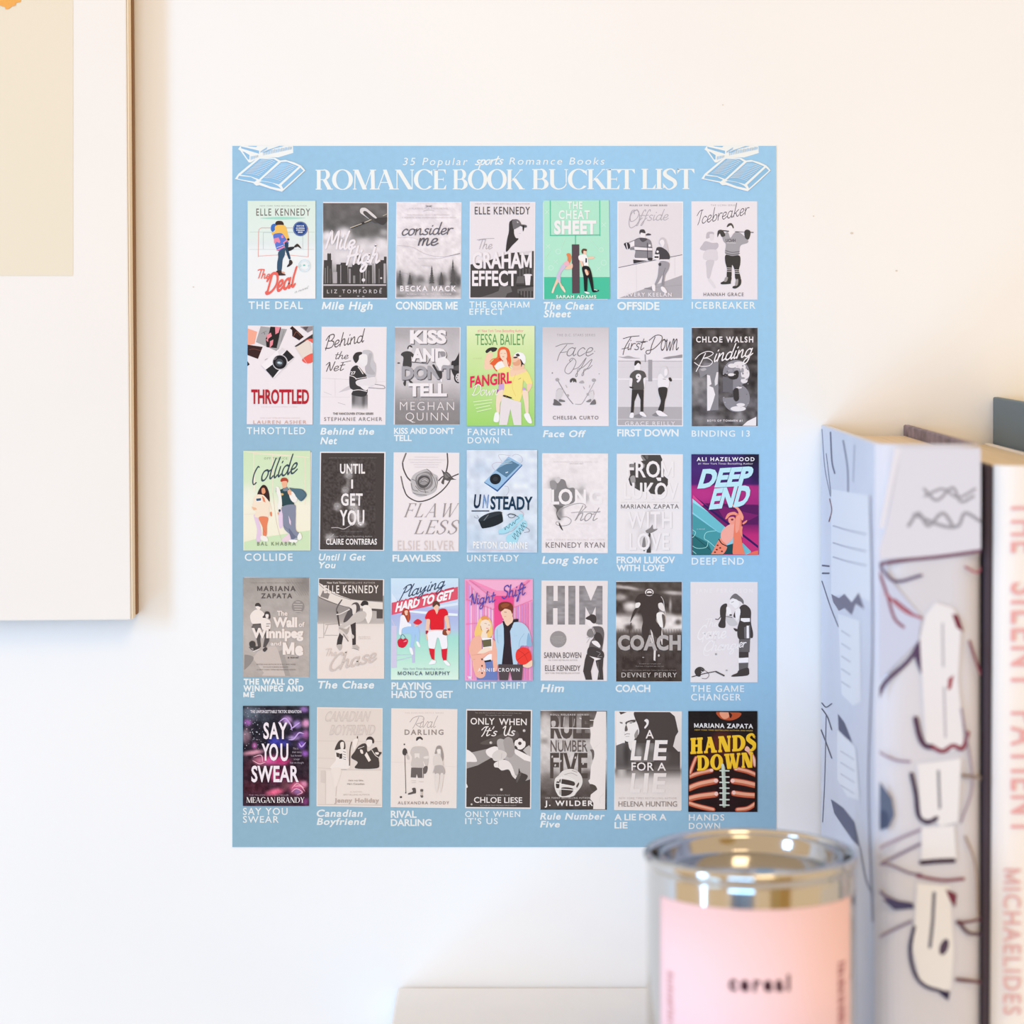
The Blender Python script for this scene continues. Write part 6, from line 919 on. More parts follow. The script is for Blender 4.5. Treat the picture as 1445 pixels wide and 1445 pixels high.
# ------------------------------- fifth row
@cover(335, 990, [(76, 54), (832, 62), (828, 1208), (70, 1196)], 'black and magenta sticker of roses in dark water', True, '6a3a50')
def _(a):
    a.G(66, 48, 836, 1212, [(0, '2c2630'), (.3, '231c26'), (.6, '301a24'), (.8, '3a1a26'), (1, '3c2430')],
        [(160, 130, 120, 80, '7b8a98', .7), (300, 180, 140, 60, '4a5058', .7), (120, 240, 50, 40, 'b06ab8', .9), (100, 400, 60, 90, 'b9909c', .7), (200, 510, 30, 40, 'd068b0', .9), (580, 210, 60, 50, 'd0a0dc', .95), (700, 260, 50, 50, 'b48ad0', .9), (800, 250, 50, 50, 'e89ac4', .95), (780, 90, 50, 40, 'b080d0', .8), (660, 420, 70, 30, 'c8a8dc', .9), (720, 380, 90, 40, '8a5aa8', .7), (800, 380, 40, 60, 'c070b0', .8), (750, 500, 50, 50, '9a6adc', .9), (500, 480, 120, 60, '3c3a9c', .9), (420, 450, 60, 40, '3a3aa8', .8), (790, 600, 40, 40, '9a58b8', .9), (190, 590, 130, 30, 'e6a0b0', .95, -8), (260, 690, 90, 60, 'd07a90', .9), (400, 680, 110, 60, 'e05a98', .95), (530, 690, 90, 50, 'd03a78', .95), (440, 850, 60, 90, 'c83a70', .95), (540, 850, 60, 80, '8a2050', .8), (120, 760, 80, 100, '3a1420', .9), (200, 1000, 160, 90, '4a1824', .8), (440, 1050, 110, 40, 'f06a8c', .98, -12), (560, 970, 60, 60, '7a4a50', .8), (700, 1000, 90, 80, 'ee6a90', .98), (700, 1040, 50, 40, '8a7ab0', .7), (780, 960, 40, 40, 'e890b0', .9), (790, 1160, 60, 40, '8a3a78', .8), (150, 1150, 120, 50, '2c1a22', .9), (740, 790, 90, 80, '2a1a22', .8)], 16, 10, 16, nx=80, ny=120, seed=9)
    rr = np.random.RandomState(5)
    for i in range(70): a.E(['8a96a0', 'c0a0b0', '5a6468', 'b8b8c0'][i % 4], 90+rr.rand()*260*(1-.4*rr.rand()), 70+rr.rand()*480, 2+rr.rand()*5)
    for p in ((480, 240, 560, 190, 620, 260, 640, 330), (620, 320, 700, 260, 730, 240), (600, 440, 660, 430, 720, 360, 780, 370), (720, 480, 750, 520, 800, 470)): a.L('c9a6dc', 16, *p, taper=True)
    for p in ((190, 640, 280, 620, 300, 700), (180, 680, 260, 720, 330, 700), (640, 1000, 700, 950, 780, 1000), (630, 1050, 690, 1010, 760, 1050, 700, 1080), (660, 980, 740, 980, 790, 1040)): a.L('f4b0c0', 10, *p, taper=True)
    W = 'f2e2e4'
    a.T('THE UNFORGETTABLE TIKTOK SENSATION', 156, 96, 748, 128, 'e0d6dc', 'bold', track=.04)
    a.T('SAY', 306, 246, 586, 424, W, 'bold', sl=.0, track=.06); a.T('YO', 284, 492, 478, 676, W, 'bold'); a.T('U', 504, 490, 596, 680, W, 'bold'); a.T('SWEAR', 166, 750, 718, 926, W, 'bold', track=.03)
    for i, (x0, x1) in enumerate(((650, 712), (640, 752), (628, 756), (660, 730), (614, 776))): a.T(['This is', 'their story', 'but forever', 'is longer', 'than we thought'][i], x0, 530+i*41, x1, 552+i*41, 'b0a0aa', 'reg')
    a.T('THE MILLION COPY BESTSELLER', 136, 1076, 600, 1090, 'c0a0a8', 'thin'); a.SF('MEAGAN BRANDY', 110, 1108, 784, 1172, 'f0e4e0', T=.16, t=.05)
@cover(440, 990, [(62, 64), (826, 74), (820, 1228), (56, 1216)], 'faded beige cover of a girl and a boy sitting on a wall', card='f0ddd0', inner=[(72, 76), (816, 86), (810, 1214), (66, 1204)])
def _(a):
    a.R('e4d2c5', 56, 64, 828, 1230)
    for p in ((72, 456, 816, 464), (72, 656, 260, 660), (72, 770, 240, 780), (160, 810, 160, 1190), (340, 790, 816, 796), (60, 1196, 816, 1206)): a.L('d0bdb1', 4, *p, sm=False)
    a.P('dac8bb', 104, 800, 156, 800, 156, 950, 104, 940); a.R('ead9cc', 170, 800, 812, 1190)
    a.T('CANADIAN', 156, 116, 690, 226, 'cdbbb0', 'bold', it=.3); a.T('CANADIAN', 162, 120, 684, 222, 'ddcbbf', 'reg', it=.3); a.T('BOYFRIEND', 204, 274, 740, 384, 'cdbbb0', 'bold', it=.25); a.T('BOYFRIEND', 210, 278, 734, 380, 'ddcbbf', 'reg', it=.25)
    k = '4d423c'
    a.SP('4f443e', 268, 556, 300, 480, 340, 444, 384, 470, 392, 540, 370, 556, 350, 480, 330, 560, 290, 560); a.SP('efdfd3', 334, 480, 372, 470, 372, 540, 340, 546); a.SP('efe0d5', 270, 600, 310, 556, 400, 560, 412, 640, 440, 770, 220, 776, 280, 680); a.P('4f443e', 284, 590, 324, 600, 320, 650, 290, 640); a.P('433832', 324, 606, 356, 602, 354, 662, 322, 664)
    for y in (580, 610, 640, 664): a.L('6d615a', 6, 368, y, 396, y+8, sm=False)
    a.L('cfbdb1', 5, 320, 800, 290, 980, 280, 1100); a.L('dac8bc', 6, 260, 800, 250, 900); a.L('c0aea3', 5, 340, 786, 400, 790); a.SP('eddccf', 230, 780, 340, 780, 320, 900, 270, 1010, 250, 900)
    a.L('5d524b', 12, 466, 470, 446, 560, 440, 740); a.SP('efdfd3', 480, 450, 540, 430, 520, 520, 490, 560); a.E('4a3f39', 532, 414, 6, 16)
    a.SP('f0e0d5', 648, 440, 700, 430, 704, 490, 670, 530, 636, 500); a.SP('423733', 634, 450, 650, 414, 690, 406, 724, 440, 724, 480, 706, 480, 700, 446, 660, 440)
    a.SP(k, 540, 520, 600, 486, 640, 500, 650, 580, 720, 540, 756, 530, 780, 580, 816, 590, 780, 650, 786, 720, 756, 774, 510, 774, 536, 704, 460, 650, 500, 580); a.P('eddccf', 616, 620, 640, 584, 690, 680, 664, 700); a.SP('eddccf', 562, 560, 590, 560, 600, 600, 576, 600); a.L('eadacd', 8, 700, 560, 740, 620, 780, 650); a.L('eadacd', 6, 540, 545, 610, 520); a.SP('eadacd', 740, 590, 780, 590, 776, 614, 748, 612)
    a.T("He's not fake,", 428, 906, 606, 924, '8a7c72', 'reg'); a.T("He's Canadian.", 414, 946, 620, 966, '8a7c72', 'reg'); a.T('A NOVEL', 446, 1042, 590, 1056, 'c9b7ab', 'thin'); a.T('BESTSELLING AUTHOR', 370, 1074, 676, 1090, 'bfada1', 'thin')
    a.T('Jenny Holiday', 264, 1124, 784, 1172, 'c0aa9f', 'bold', track=.06)
@cover(545, 990, [(60, 76), (830, 86), (820, 1240), (52, 1228)], 'faded cream cover of a hockey player and a small girl side by side', card='eedfd5')
def _(a):
    a.R('ecdbd0', 62, 86, 822, 1228); a.T('THE DARLING DEVILS SERIES', 216, 122, 668, 138, 'cdbab0', 'reg', track=.1)
    a.SC('ival', 392, 165, 604, 300, 'b3a299', 1.2, shear=.35); a.L('b3a299', 7, 380, 180, 340, 260, 310, 310); a.L('b3a299', 7, 276, 236, 320, 186, 400, 166, 440, 190, 420, 240, 350, 262, 400, 300)
    a.T('DARLING', 214, 326, 668, 384, '9b8b82', 'bold', track=.16)
    a.L('ddccc1', 3, 62, 700, 280, 712, sm=False); a.L('ddccc1', 3, 690, 750, 822, 760, sm=False)
    a.SP('eedfd4', 356, 440, 420, 440, 410, 490, 380, 512, 360, 490); a.SP('4f4540', 348, 440, 360, 414, 400, 406, 426, 430, 420, 446, 390, 430, 356, 456)
    a.SP('cfc0b6', 280, 590, 310, 530, 380, 520, 450, 530, 490, 590, 494, 700, 470, 760, 430, 690, 430, 764, 296, 756, 300, 650); a.P('eadacf', 330, 600, 388, 600, 388, 660, 360, 640, 334, 660); a.SP('e6d7cc', 440, 640, 492, 630, 490, 660, 440, 660)
    a.SP('514742', 194, 560, 216, 540, 240, 560, 246, 610, 210, 624, 190, 600); a.L('6a5e58', 8, 218, 620, 230, 1064, sm=False); a.SP('d0c0b6', 236, 600, 270, 640, 270, 674, 240, 660); a.E('6a5e58', 212, 496, 9, 10); a.E('564b45', 172, 1110, 14, 12); a.E('564b45', 228, 1060, 8)
    a.P('6d625d', 292, 766, 440, 770, 436, 886, 370, 886, 356, 840, 346, 884, 286, 880); a.SP('6a5f5a', 440, 760, 480, 750, 480, 800, 460, 836, 436, 830); a.L('efe0d5', 5, 424, 776, 426, 882, sm=False)
    a.L('d3c3b8', 5, 296, 918, 346, 920, sm=False); a.L('d3c3b8', 5, 384, 930, 434, 932, sm=False); a.L('d3c3b8', 5, 300, 940, 344, 942, sm=False)
    a.SP('5f554f', 300, 1010, 340, 1004, 346, 1060, 320, 1070, 262, 1082, 258, 1066, 310, 1044); a.SP('6d625c', 400, 1020, 430, 1020, 424, 1050, 402, 1050); a.SP('6d625c', 400, 1086, 424, 1084, 430, 1112, 406, 1114); a.SP('cdbdb2', 402, 1050, 424, 1050, 422, 1086, 404, 1086)
    a.SP('a3948b', 570, 580, 590, 520, 630, 512, 654, 550, 670, 640, 656, 700, 640, 640, 636, 580, 600, 545, 590, 600, 566, 604); a.SP('eedfd4', 590, 560, 630, 550, 634, 596, 606, 606); a.SP('dfcfc4', 560, 630, 620, 610, 660, 700, 664, 740, 560, 744, 548, 690); a.SP('b9aaa2', 570, 745, 660, 745, 682, 840, 580, 846, 560, 800); a.L('c6b7ad', 8, 566, 760, 546, 830)
    a.SP('e4d4c9', 572, 850, 620, 850, 606, 1000, 590, 1060, 570, 990); a.SP('e4d4c9', 630, 850, 668, 846, 650, 1000, 630, 1050)
    a.T('ALEXANDRA MOODY', 136, 1160, 732, 1194, '8c7c73', 'reg', track=.16)
@cover(650, 990, [(66, 86), (832, 94), (820, 1248), (54, 1240)], 'dark brown cover of four fists bumping with a football', card='eedfd6', inner=[(76, 102), (818, 108), (808, 1232), (66, 1226)])
def _(a):
    k = '4d413b'
    a.R(k, 54, 86, 832, 1248); a.SP('5f534c', 230, 480, 420, 400, 620, 330, 680, 400, 560, 470, 330, 500)
    a.P('a59a93', 66, 600, 150, 585, 350, 540, 380, 640, 200, 740, 66, 780); a.SP('efe1d8', 66, 560, 150, 610, 190, 680, 180, 700, 110, 700, 66, 690); a.SP('efe1d8', 300, 560, 400, 520, 460, 560, 440, 640, 380, 660, 310, 620)
    a.P('b3a7a0', 640, 560, 818, 690, 818, 900, 760, 920, 640, 900, 560, 720, 540, 660, 500, 440, 560, 410, 600, 430); a.P('c2b6ae', 720, 560, 800, 505, 818, 540, 818, 660); a.P('efe1d8', 620, 570, 640, 550, 818, 640, 818, 700, 740, 680, 640, 610)
    a.SP('b9ada6', 424, 460, 470, 430, 540, 470, 570, 560, 560, 680, 480, 640, 440, 560); a.SP('a79b94', 500, 450, 560, 408, 610, 470, 630, 570, 600, 640, 540, 640, 510, 540); a.SP('d9ccc3', 372, 610, 440, 560, 530, 590, 530, 640, 480, 680, 400, 690, 372, 660)
    a.SP('e9dbd2', 390, 720, 440, 690, 520, 676, 590, 730, 640, 880, 600, 860, 560, 790, 480, 800, 440, 770, 396, 760); a.L('b9aca3', 4, 440, 690, 444, 760); a.L('b9aca3', 4, 480, 600, 476, 660); a.SP('ded1c8', 600, 860, 650, 860, 700, 930, 650, 910)
    a.SP('4a403b', 680, 775, 700, 820, 770, 850, 780, 880, 740, 930, 660, 940, 640, 900, 670, 840)
    for i in range(7): a.L('8a7e76', 4, 716-i*8, 820+i*18, 650, 850+i*14, sm=False)
    a.E('efe1d8', 692, 490, 66); a.E(k, 690, 484, 20); a.SP(k, 628, 530, 640, 510, 664, 540, 650, 556); a.SP(k, 706, 560, 746, 530, 740, 552, 716, 566); a.SP(k, 640, 430, 668, 422, 670, 434, 646, 446); a.SP(k, 722, 424, 748, 440, 740, 460, 720, 440)
    for x, y, r in ((740, 336, 17), (352, 476, 17), (476, 1022, 16), (128, 1194, 12)): a.E('b9aca3', x, y, r); a.E('e9dbd2', x-3, y-2, r*.45)
    a.SP('efe1d8', 66, 950, 84, 990, 66, 1000)
    W = 'f0e2d9'
    a.T('You are the last person I want, but I cannot have you', 168, 118, 708, 134, 'b3a69d', 'thin', sl=.01); a.T('Who says the rest was history?', 288, 148, 600, 162, 'b3a69d', 'thin')
    a.T('ONLY', 116, 188, 396, 262, W, 'semi', sl=.01, track=.03); a.T('WHEN', 448, 194, 770, 268, W, 'semi', sl=.01, track=.03); a.SC("It's", 240, 290, 430, 396, W, 2.2, shear=.3); a.SC('Us', 490, 284, 640, 392, W, 2.3, shear=.2)
    a.T('A Bergman Brothers Novel', 300, 1078, 572, 1092, 'c2b5ac', 'reg'); a.T('CHLOE LIESE', 156, 1110, 718, 1174, W, 'semi', sl=.006); a.T('AUTHOR OF TWO WRONGS MAKE A RIGHT', 226, 1200, 650, 1214, 'b3a69d', 'reg')
@cover(755, 990, [(66, 100), (836, 104), (824, 1262), (58, 1252)], 'torn-edged sepia cover with a goalkeeper helmet and scuffed title', card='eedfd5', inner=[(76, 110), (828, 114), (816, 1252), (66, 1246)])
def _(a):
    k = '4b3f39'
    a.G(62, 106, 836, 1258, [(0, '53463f'), (.07, '8a7e77'), (.2, 'c6b9b1'), (.45, 'd6c9c1'), (.62, 'b5a8a0'), (.7, '82766f'), (.82, '5a4d46'), (1, k)],
        [(120, 320, 90, 200, 'e2d5cc', .8), (110, 460, 60, 40, 'a3968e', .8), (480, 310, 120, 12, 'f2e6dd', .95), (560, 360, 120, 90, '6a5e57', .8), (520, 230, 60, 80, 'a99c94', .8), (640, 230, 80, 60, '54483f', .9), (400, 700, 200, 50, 'd6c9c1', .6), (640, 600, 60, 120, 'b9ada5', .7), (600, 850, 90, 60, '5c5049', .8), (180, 880, 120, 60, '7d7169', .7)], 10, 8, 8, nx=60, ny=90, seed=8)
    a.P('ecdcd1', 724, 106, 700, 180, 684, 215, 676, 290, 640, 300, 650, 380, 640, 480, 676, 560, 690, 640, 650, 760, 640, 900, 620, 920, 640, 960, 700, 990, 726, 1020, 690, 1050, 650, 1080, 640, 1130, 680, 1180, 676, 1262, 836, 1262, 836, 106)
    a.SP('6a5e57', 640, 560, 680, 560, 690, 620, 670, 680, 660, 600); a.L('efe2d9', 8, 520, 190, 580, 212, 680, 216); a.L('ded0c6', 5, 760, 1180, 756, 1120, 800, 1070); a.L('e4d5ca', 4, 690, 540, 760, 480); a.SP('54483f', 640, 960, 700, 975, 722, 1020, 690, 1040, 650, 1020)
    a.T('RULE', 180, 176, 640, 412, '5a4d46', 'black'); a.SP('c6b9b1', 190, 230, 236, 226, 236, 280, 200, 290); a.L('d9ccc4', 14, 190, 302, 640, 312); a.L('c9bcb4', 8, 340, 180, 330, 290); a.L('b0a39b', 9, 460, 200, 452, 280)
    a.T('NUMBER', 180, 450, 612, 580, '6b5e57', 'semi'); a.T('FIVE', 176, 606, 612, 880, '54473f', 'bold')
    for x, y in ((235, 740), (400, 640), (300, 690), (560, 720), (470, 650), (200, 640), (590, 480), (280, 460), (300, 460)): a.E('c9bcb4', x, y, 9, 14, 20)
    a.SP('e2d5ca', 270, 860, 330, 800, 430, 782, 510, 820, 552, 900, 540, 980, 480, 1060, 440, 1100, 300, 1110, 250, 1060, 226, 980, 232, 900); a.SP('493d37', 300, 900, 450, 930, 446, 980, 300, 950); a.SP('493d37', 310, 1000, 440, 1010, 420, 1070, 340, 1100, 290, 1080); a.SP('493d37', 244, 940, 280, 930, 280, 1000, 250, 1010)
    for p in ((240, 900, 340, 880, 450, 920), (236, 945, 450, 985), (240, 1010, 470, 1030), (310, 870, 300, 960, 300, 1100), (250, 1040, 300, 1100, 420, 1100, 480, 1030), (330, 860, 400, 880, 470, 920)): a.L('efe3d9', 9, *p)
    a.SP('5a4e47', 480, 980, 506, 940, 512, 960, 490, 1000); a.L('a3968e', 5, 340, 850, 420, 830, 490, 860); a.L('8a7e76', 5, 430, 800, 490, 820)
    a.T('ROLL RELEASE SERIES', 178, 142, 622, 158, 'd6c9c1', 'bold', track=.2); a.T('USA TODAY BESTSELLING AUTHOR', 120, 1110, 640, 1128, 'cdc0b8', 'semi', track=.12); a.T('J. WILDER', 112, 1152, 676, 1210, 'efe2d9', 'bold', track=.15)
@cover(860, 990, [(64, 106), (844, 112), (830, 1270), (54, 1262)], 'sepia cover of a man turning and his reflection fading below', card='eeded5', inner=[(82, 118), (830, 122), (822, 1258), (62, 1252)])
def _(a):
    k = '4d423d'
    a.G(60, 112, 840, 1262, [(0, 'ecddd4'), (.56, 'd6c7be'), (.6, '8f847e'), (.66, 'c9bbb2'), (.75, 'e2d3c9'), (1, 'ecddd2')], nx=10, ny=70)
    a.P(k, 110, 118, 700, 118, 760, 170, 780, 250, 790, 300, 802, 350, 770, 400, 750, 480, 740, 520, 820, 600, 820, 800, 300, 800, 78, 770, 78, 510, 180, 480)
    a.G(76, 480, 300, 850, [(0, '6d6460'), (.7, '5f5652'), (1, 'a59991')], [(200, 600, 40, 150, '3e3531', .8)], nx=16, ny=20); a.G(520, 580, 822, 880, [(0, '4f443f'), (.5, '554a45'), (.8, '7c716b'), (1, 'b9aca3')], [(640, 640, 60, 90, '6a5f5a', .7)], nx=16, ny=20)
    a.G(76, 790, 824, 900, [(0, '5c514b'), (.4, '8a7f78'), (1, 'd0c2b9')], [(140, 800, 50, 90, 'd9ccc3', .8), (300, 840, 60, 60, 'a99d95', .7)], nx=24, ny=14)
    a.SP('efe2da', 150, 128, 300, 118, 304, 200, 330, 270, 346, 340, 330, 390, 300, 360, 290, 440, 230, 466, 180, 450, 176, 380, 166, 330, 110, 250); a.P('efe2da', 78, 122, 160, 122, 180, 470, 78, 510); a.P('4a3f3a', 112, 118, 200, 122, 130, 150)
    a.SP('5c524c', 186, 240, 240, 215, 300, 210, 296, 240, 250, 232, 210, 246, 196, 270); a.L('4a403b', 5, 226, 246, 280, 242); a.E('4a403b', 250, 246, 8, 7); a.SP('6b605a', 180, 300, 196, 270, 212, 330, 180, 344); a.L('7d716a', 6, 180, 384, 200, 374, 236, 376); a.L('a99c94', 5, 188, 404, 230, 402); a.SP('8a7e77', 120, 234, 150, 240, 150, 256, 126, 250); a.SP('9a8e87', 290, 380, 330, 320, 330, 390, 300, 430)
    a.SP('4a3f3a', 290, 118, 420, 118, 430, 300, 360, 330, 330, 260, 300, 200); a.SP('efe2da', 404, 220, 430, 200, 456, 220, 450, 270, 416, 312, 406, 296, 430, 260, 424, 236); a.P('eadcd3', 216, 470, 290, 450, 250, 570, 230, 540)
    a.G(290, 480, 520, 700, [(0, '5b514c'), (1, '7b716b')], [(340, 590, 40, 70, 'a69c96', .9), (490, 520, 40, 60, '9a908a', .7)], nx=24, ny=24)
    W = 'efe0d7'
    a.T('A', 420, 330, 516, 426, W, 'semi'); a.T('L', 244, 456, 372, 672, W, 'bold', it=.12); a.T('I', 398, 456, 474, 672, W, 'bold', it=.3); a.T('E', 508, 456, 678, 672, W, 'bold', it=.12); a.T('FOR', 256, 708, 516, 800, W, 'semi', track=.05); a.T('A', 558, 712, 658, 800, W, 'semi')
    a.G(236, 838, 672, 1050, [(0, 'e0d2c8'), (1, 'ecddd2')], nx=2, ny=2) if 0 else None
    for s_, x0, x1 in (('L', 236, 360), ('I', 388, 460), ('E', 494, 664)): a.T(s_, x0, 840, x1, 1050, 'e9dad0', 'bold', it=.12)
    a.T(NYT, 112, 1112, 780, 1134, 'c3b3a9', 'thin', track=.15); a.T('HELENA HUNTING', 104, 1160, 786, 1220, '8f8077', 'reg')
@cover(965, 990, [(84, 112), (850, 128), (818, 1278), (54, 1268)], 'black sticker of hands gripping a laced football, yellow title', True, '2a2220')
def _(a):
    a.G(50, 108, 855, 1282, [(0, '1e1716'), (.3, '241614'), (.6, '2a1512'), (1, '201414')], [(440, 480, 130, 130, '6e2a20', .95), (560, 560, 160, 130, '54201a', .8), (300, 660, 120, 90, '4a1c18', .8), (600, 700, 140, 80, '3c1814', .7), (480, 1100, 200, 160, '2a1416', .9)], 3, fine=5)
    a.SP('b8502c', 380, 118, 540, 122, 664, 130, 640, 180, 560, 214, 470, 210, 410, 180); a.SP('e89a78', 420, 120, 520, 122, 520, 180, 470, 200, 430, 170); a.SP('3a1812', 520, 122, 560, 150, 540, 190)
    def finger(pts, w, c1='c86a4a', c2='eaa88a', nail=None):
        a.L('9a3a28', w+14, *pts); a.L(c1, w, *pts); p = np.array(pts).reshape(-1, 2)-np.array([0, w*.12]); a.L(c2, w*.55, *p.ravel())
        if nail: a.E('f4c8bc', *nail)
    finger((60, 870, 180, 830, 320, 800), 46, nail=(320, 796, 22, 18)); finger((50, 1010, 180, 960, 370, 920), 64, nail=(372, 918, 26, 24)); finger((50, 1130, 180, 1100, 370, 1076), 62, nail=(376, 1070, 22, 24)); finger((60, 1180, 150, 1210, 340, 1256), 46)
    finger((840, 850, 740, 810, 600, 776), 46, nail=(606, 776, 22, 18)); finger((830, 970, 700, 940, 570, 920), 62, nail=(566, 918, 24, 24)); finger((830, 1090, 700, 1080, 576, 1062), 58, nail=(580, 1056, 22, 24)); finger((840, 1180, 740, 1240, 620, 1256), 46); finger((70, 830, 110, 720, 140, 650), 34, 'd06a50'); finger((830, 740, 800, 640, 730, 540), 40, 'e09a80', 'f2c0a8')
    a.L('8f9a8c', 46, 456, 760, 470, 1000, 468, 1210, sm=False); a.L('c9d3c4', 34, 452, 740, 466, 1000, 466, 1200, sm=False)
    for y in (800, 872, 936, 1002, 1062, 1136, 1200): a.L('cdd6c8', 16, 418, y, 524, y+2, sm=False)
    a.L('7d8a7c', 3, 466, 760, 470, 1210, sm=False)
    a.T('MARIANA ZAPATA', 118, 248, 804, 298, 'e6e0dc', 'bold', sl=.015, track=.08); a.T(NYT+' AND MORE', 124, 318, 800, 332, 'c9a24a', 'semi', sl=.015)
    kw = dict(T=.26, t=.13, gap=.10)
    a.SF('HANDS', 78, 424, 845, 610, 'c8902a', sl=-.062, **kw); a.SF('HANDS', 74, 420, 840, 604, 'f6c22e', sl=-.062, **kw); a.SF('DOWN', 156, 628, 806, 806, 'c8902a', sl=-.062, **kw); a.SF('DOWN', 152, 624, 800, 800, 'f6c22e', sl=-.062, **kw)
    a.SP('f0b8a0', 706, 560, 730, 516, 764, 540, 750, 580); a.L('c9d3c4', 30, 450, 730, 458, 790, sm=False)
# ------------------------------- captions
CAP_ = [  # text, left, right, top of capitals, baseline, kind (w wide capitals, i slanted, c close capitals)
 ('THE DEAL', 351, 427.5, 425.5, 436, 'w'), ('Mile High', 454, 526, 426, 436.5, 'i'), ('CONSIDER ME', 558.5, 646, 426, 436.5, 'c'), ('THE GRAHAM', 662.5, 747, 425.5, 434, 'w'), ('EFFECT', 662.5, 711, 435.5, 444, 'w'),
 ('The Cheat', 767, 838, 426.5, 436.5, 'i'), ('Sheet', 767, 806, 438, 447.5, 'i'), ('OFFSIDE', 871, 930.5, 426.5, 437, 'c'), ('ICEBREAKER', 976, 1066, 426, 435.5, 'w'),
 ('THROTTLED', 348.5, 431, 603, 612.5, 'w'), ('Behind the', 452, 528, 604, 613, 'i'), ('Net', 452, 476, 617, 626.5, 'i'), ("KISS AND DON'T", 556, 641, 604, 612, 'c'), ('TELL', 556, 581, 614, 622, 'c'), ('FANGIRL', 660, 723, 605, 614, 'w'), ('DOWN', 660, 704, 617, 625.5, 'w'),
 ('Face Off', 766, 827, 607.5, 616.5, 'i'), ('FIRST DOWN', 871, 957.5, 606, 615.5, 'c'), ('BINDING 13', 976, 1058, 607.5, 616, 'w'),
 ('COLLIDE', 345.5, 413, 781, 791, 'w'), ('Until I Get', 450, 516, 781.5, 790.5, 'i'), ('You', 450, 474, 793, 801.5, 'i'), ('FLAWLESS', 554, 622, 783, 792, 'c'), ('UNSTEADY', 659, 732.5, 783, 792, 'w'), ('Long Shot', 764.5, 844, 785, 795, 'i'),
 ('FROM LUKOV', 870, 952.5, 785.5, 794.5, 'c'), ('WITH LOVE', 870, 937.5, 797, 805.5, 'c'), ('DEEP END', 976, 1049.5, 787, 796.5, 'w'),
 ('THE WALL OF', 344, 421.5, 958, 965.5, 'b'), ('WINNIPEG AND', 343.5, 428.5, 967.5, 975, 'b'), ('ME', 343.5, 359, 976.5, 983.5, 'b'), ('The Chase', 449, 528, 961, 971, 'i'), ('PLAYING', 552.5, 608.5, 963, 972.5, 'c'), ('HARD TO GET', 552.5, 639, 975, 984.5, 'c'),
 ('NIGHT SHIFT', 657.5, 743, 962.5, 971.5, 'w'), ('Him', 763, 796, 965.5, 976, 'i'), ('COACH', 868.5, 917.5, 966.5, 976, 'c'), ('THE GAME', 975, 1050, 967, 976, 'w'), ('CHANGER', 975, 1045.5, 979, 988, 'w'),
 ('SAY YOU', 343, 406, 1140, 1149.5, 'w'), ('SWEAR', 343, 393.5, 1151.5, 1160.5, 'w'), ('Canadian', 447, 512, 1142.5, 1152, 'i'), ('Boyfriend', 447, 517, 1154.5, 1163.5, 'i'), ('RIVAL', 551.5, 588, 1144, 1153.5, 'c'), ('DARLING', 551.5, 609, 1156, 1165, 'c'),
 ('ONLY WHEN', 656.5, 734, 1144.5, 1152.5, 'w'), ("IT'S US", 656.5, 702.5, 1154.5, 1162.5, 'w'), ('Rule Number', 762, 853.5, 1147, 1156, 'i'), ('Five', 762, 790, 1158.5, 1167, 'i'), ('A LIE FOR A', 867, 940.5, 1148.5, 1157, 'c'), ('LIE', 867, 885.5, 1160, 1168.5, 'c'), ('HANDS', 972, 1022, 1149, 1157.5, 'w'), ('DOWN', 972, 1016, 1161, 1169.5, 'w')]
KIND = {'w': dict(w='semi', track=.09), 'i': dict(w='bold', track=.06, it=.22), 'c': dict(w='bold', track=0), 'b': dict(w='black', track=.1)}
for t_, x0, x1, y0, y1, kd in CAP_:
    a = Art(wall_map, base=TH0+2e-5)
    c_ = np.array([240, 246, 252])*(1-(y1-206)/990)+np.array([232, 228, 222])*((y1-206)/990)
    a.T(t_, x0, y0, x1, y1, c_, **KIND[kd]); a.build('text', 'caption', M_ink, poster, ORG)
# ------------------------------- heading and the two drawn stacks of books
a = Art(wall_map, base=TH0+2e-5)
WH = 'f1f5fb'
a.SF('ROMANCE', 445.5, 239.6, 630, 267.6, WH, T=.165, t=.045, gap=.0, sl=-.002); a.SF('BOOK', 639, 239.2, 740.5, 267.2, WH, T=.165, t=.045, gap=-.01); a.SF('BUCKET', 751, 238.8, 896, 267, WH, T=.165, t=.045, gap=-.01); a.SF('LIST', 905, 238.4, 980, 266.8, WH, T=.165, t=.045, gap=.02)
a.build('text', 'heading', M_ink, poster, ORG, 'large white serif heading')
a = Art(wall_map, base=TH0+2e-5)
a.T('35 Popular', 568.5, 222.8, 660, 233, WH, 'reg', it=.2, track=.14); a.SC('sports', 670, 219.5, 711, 232.5, WH, 2.6, sl=-.02, shear=.3); a.T('Romance Books', 718.5, 222.4, 853, 232.4, WH, 'reg', it=.2, track=.12)
a.build('text', 'subheading', M_ink, poster, ORG, 'small slanted white line above the heading')
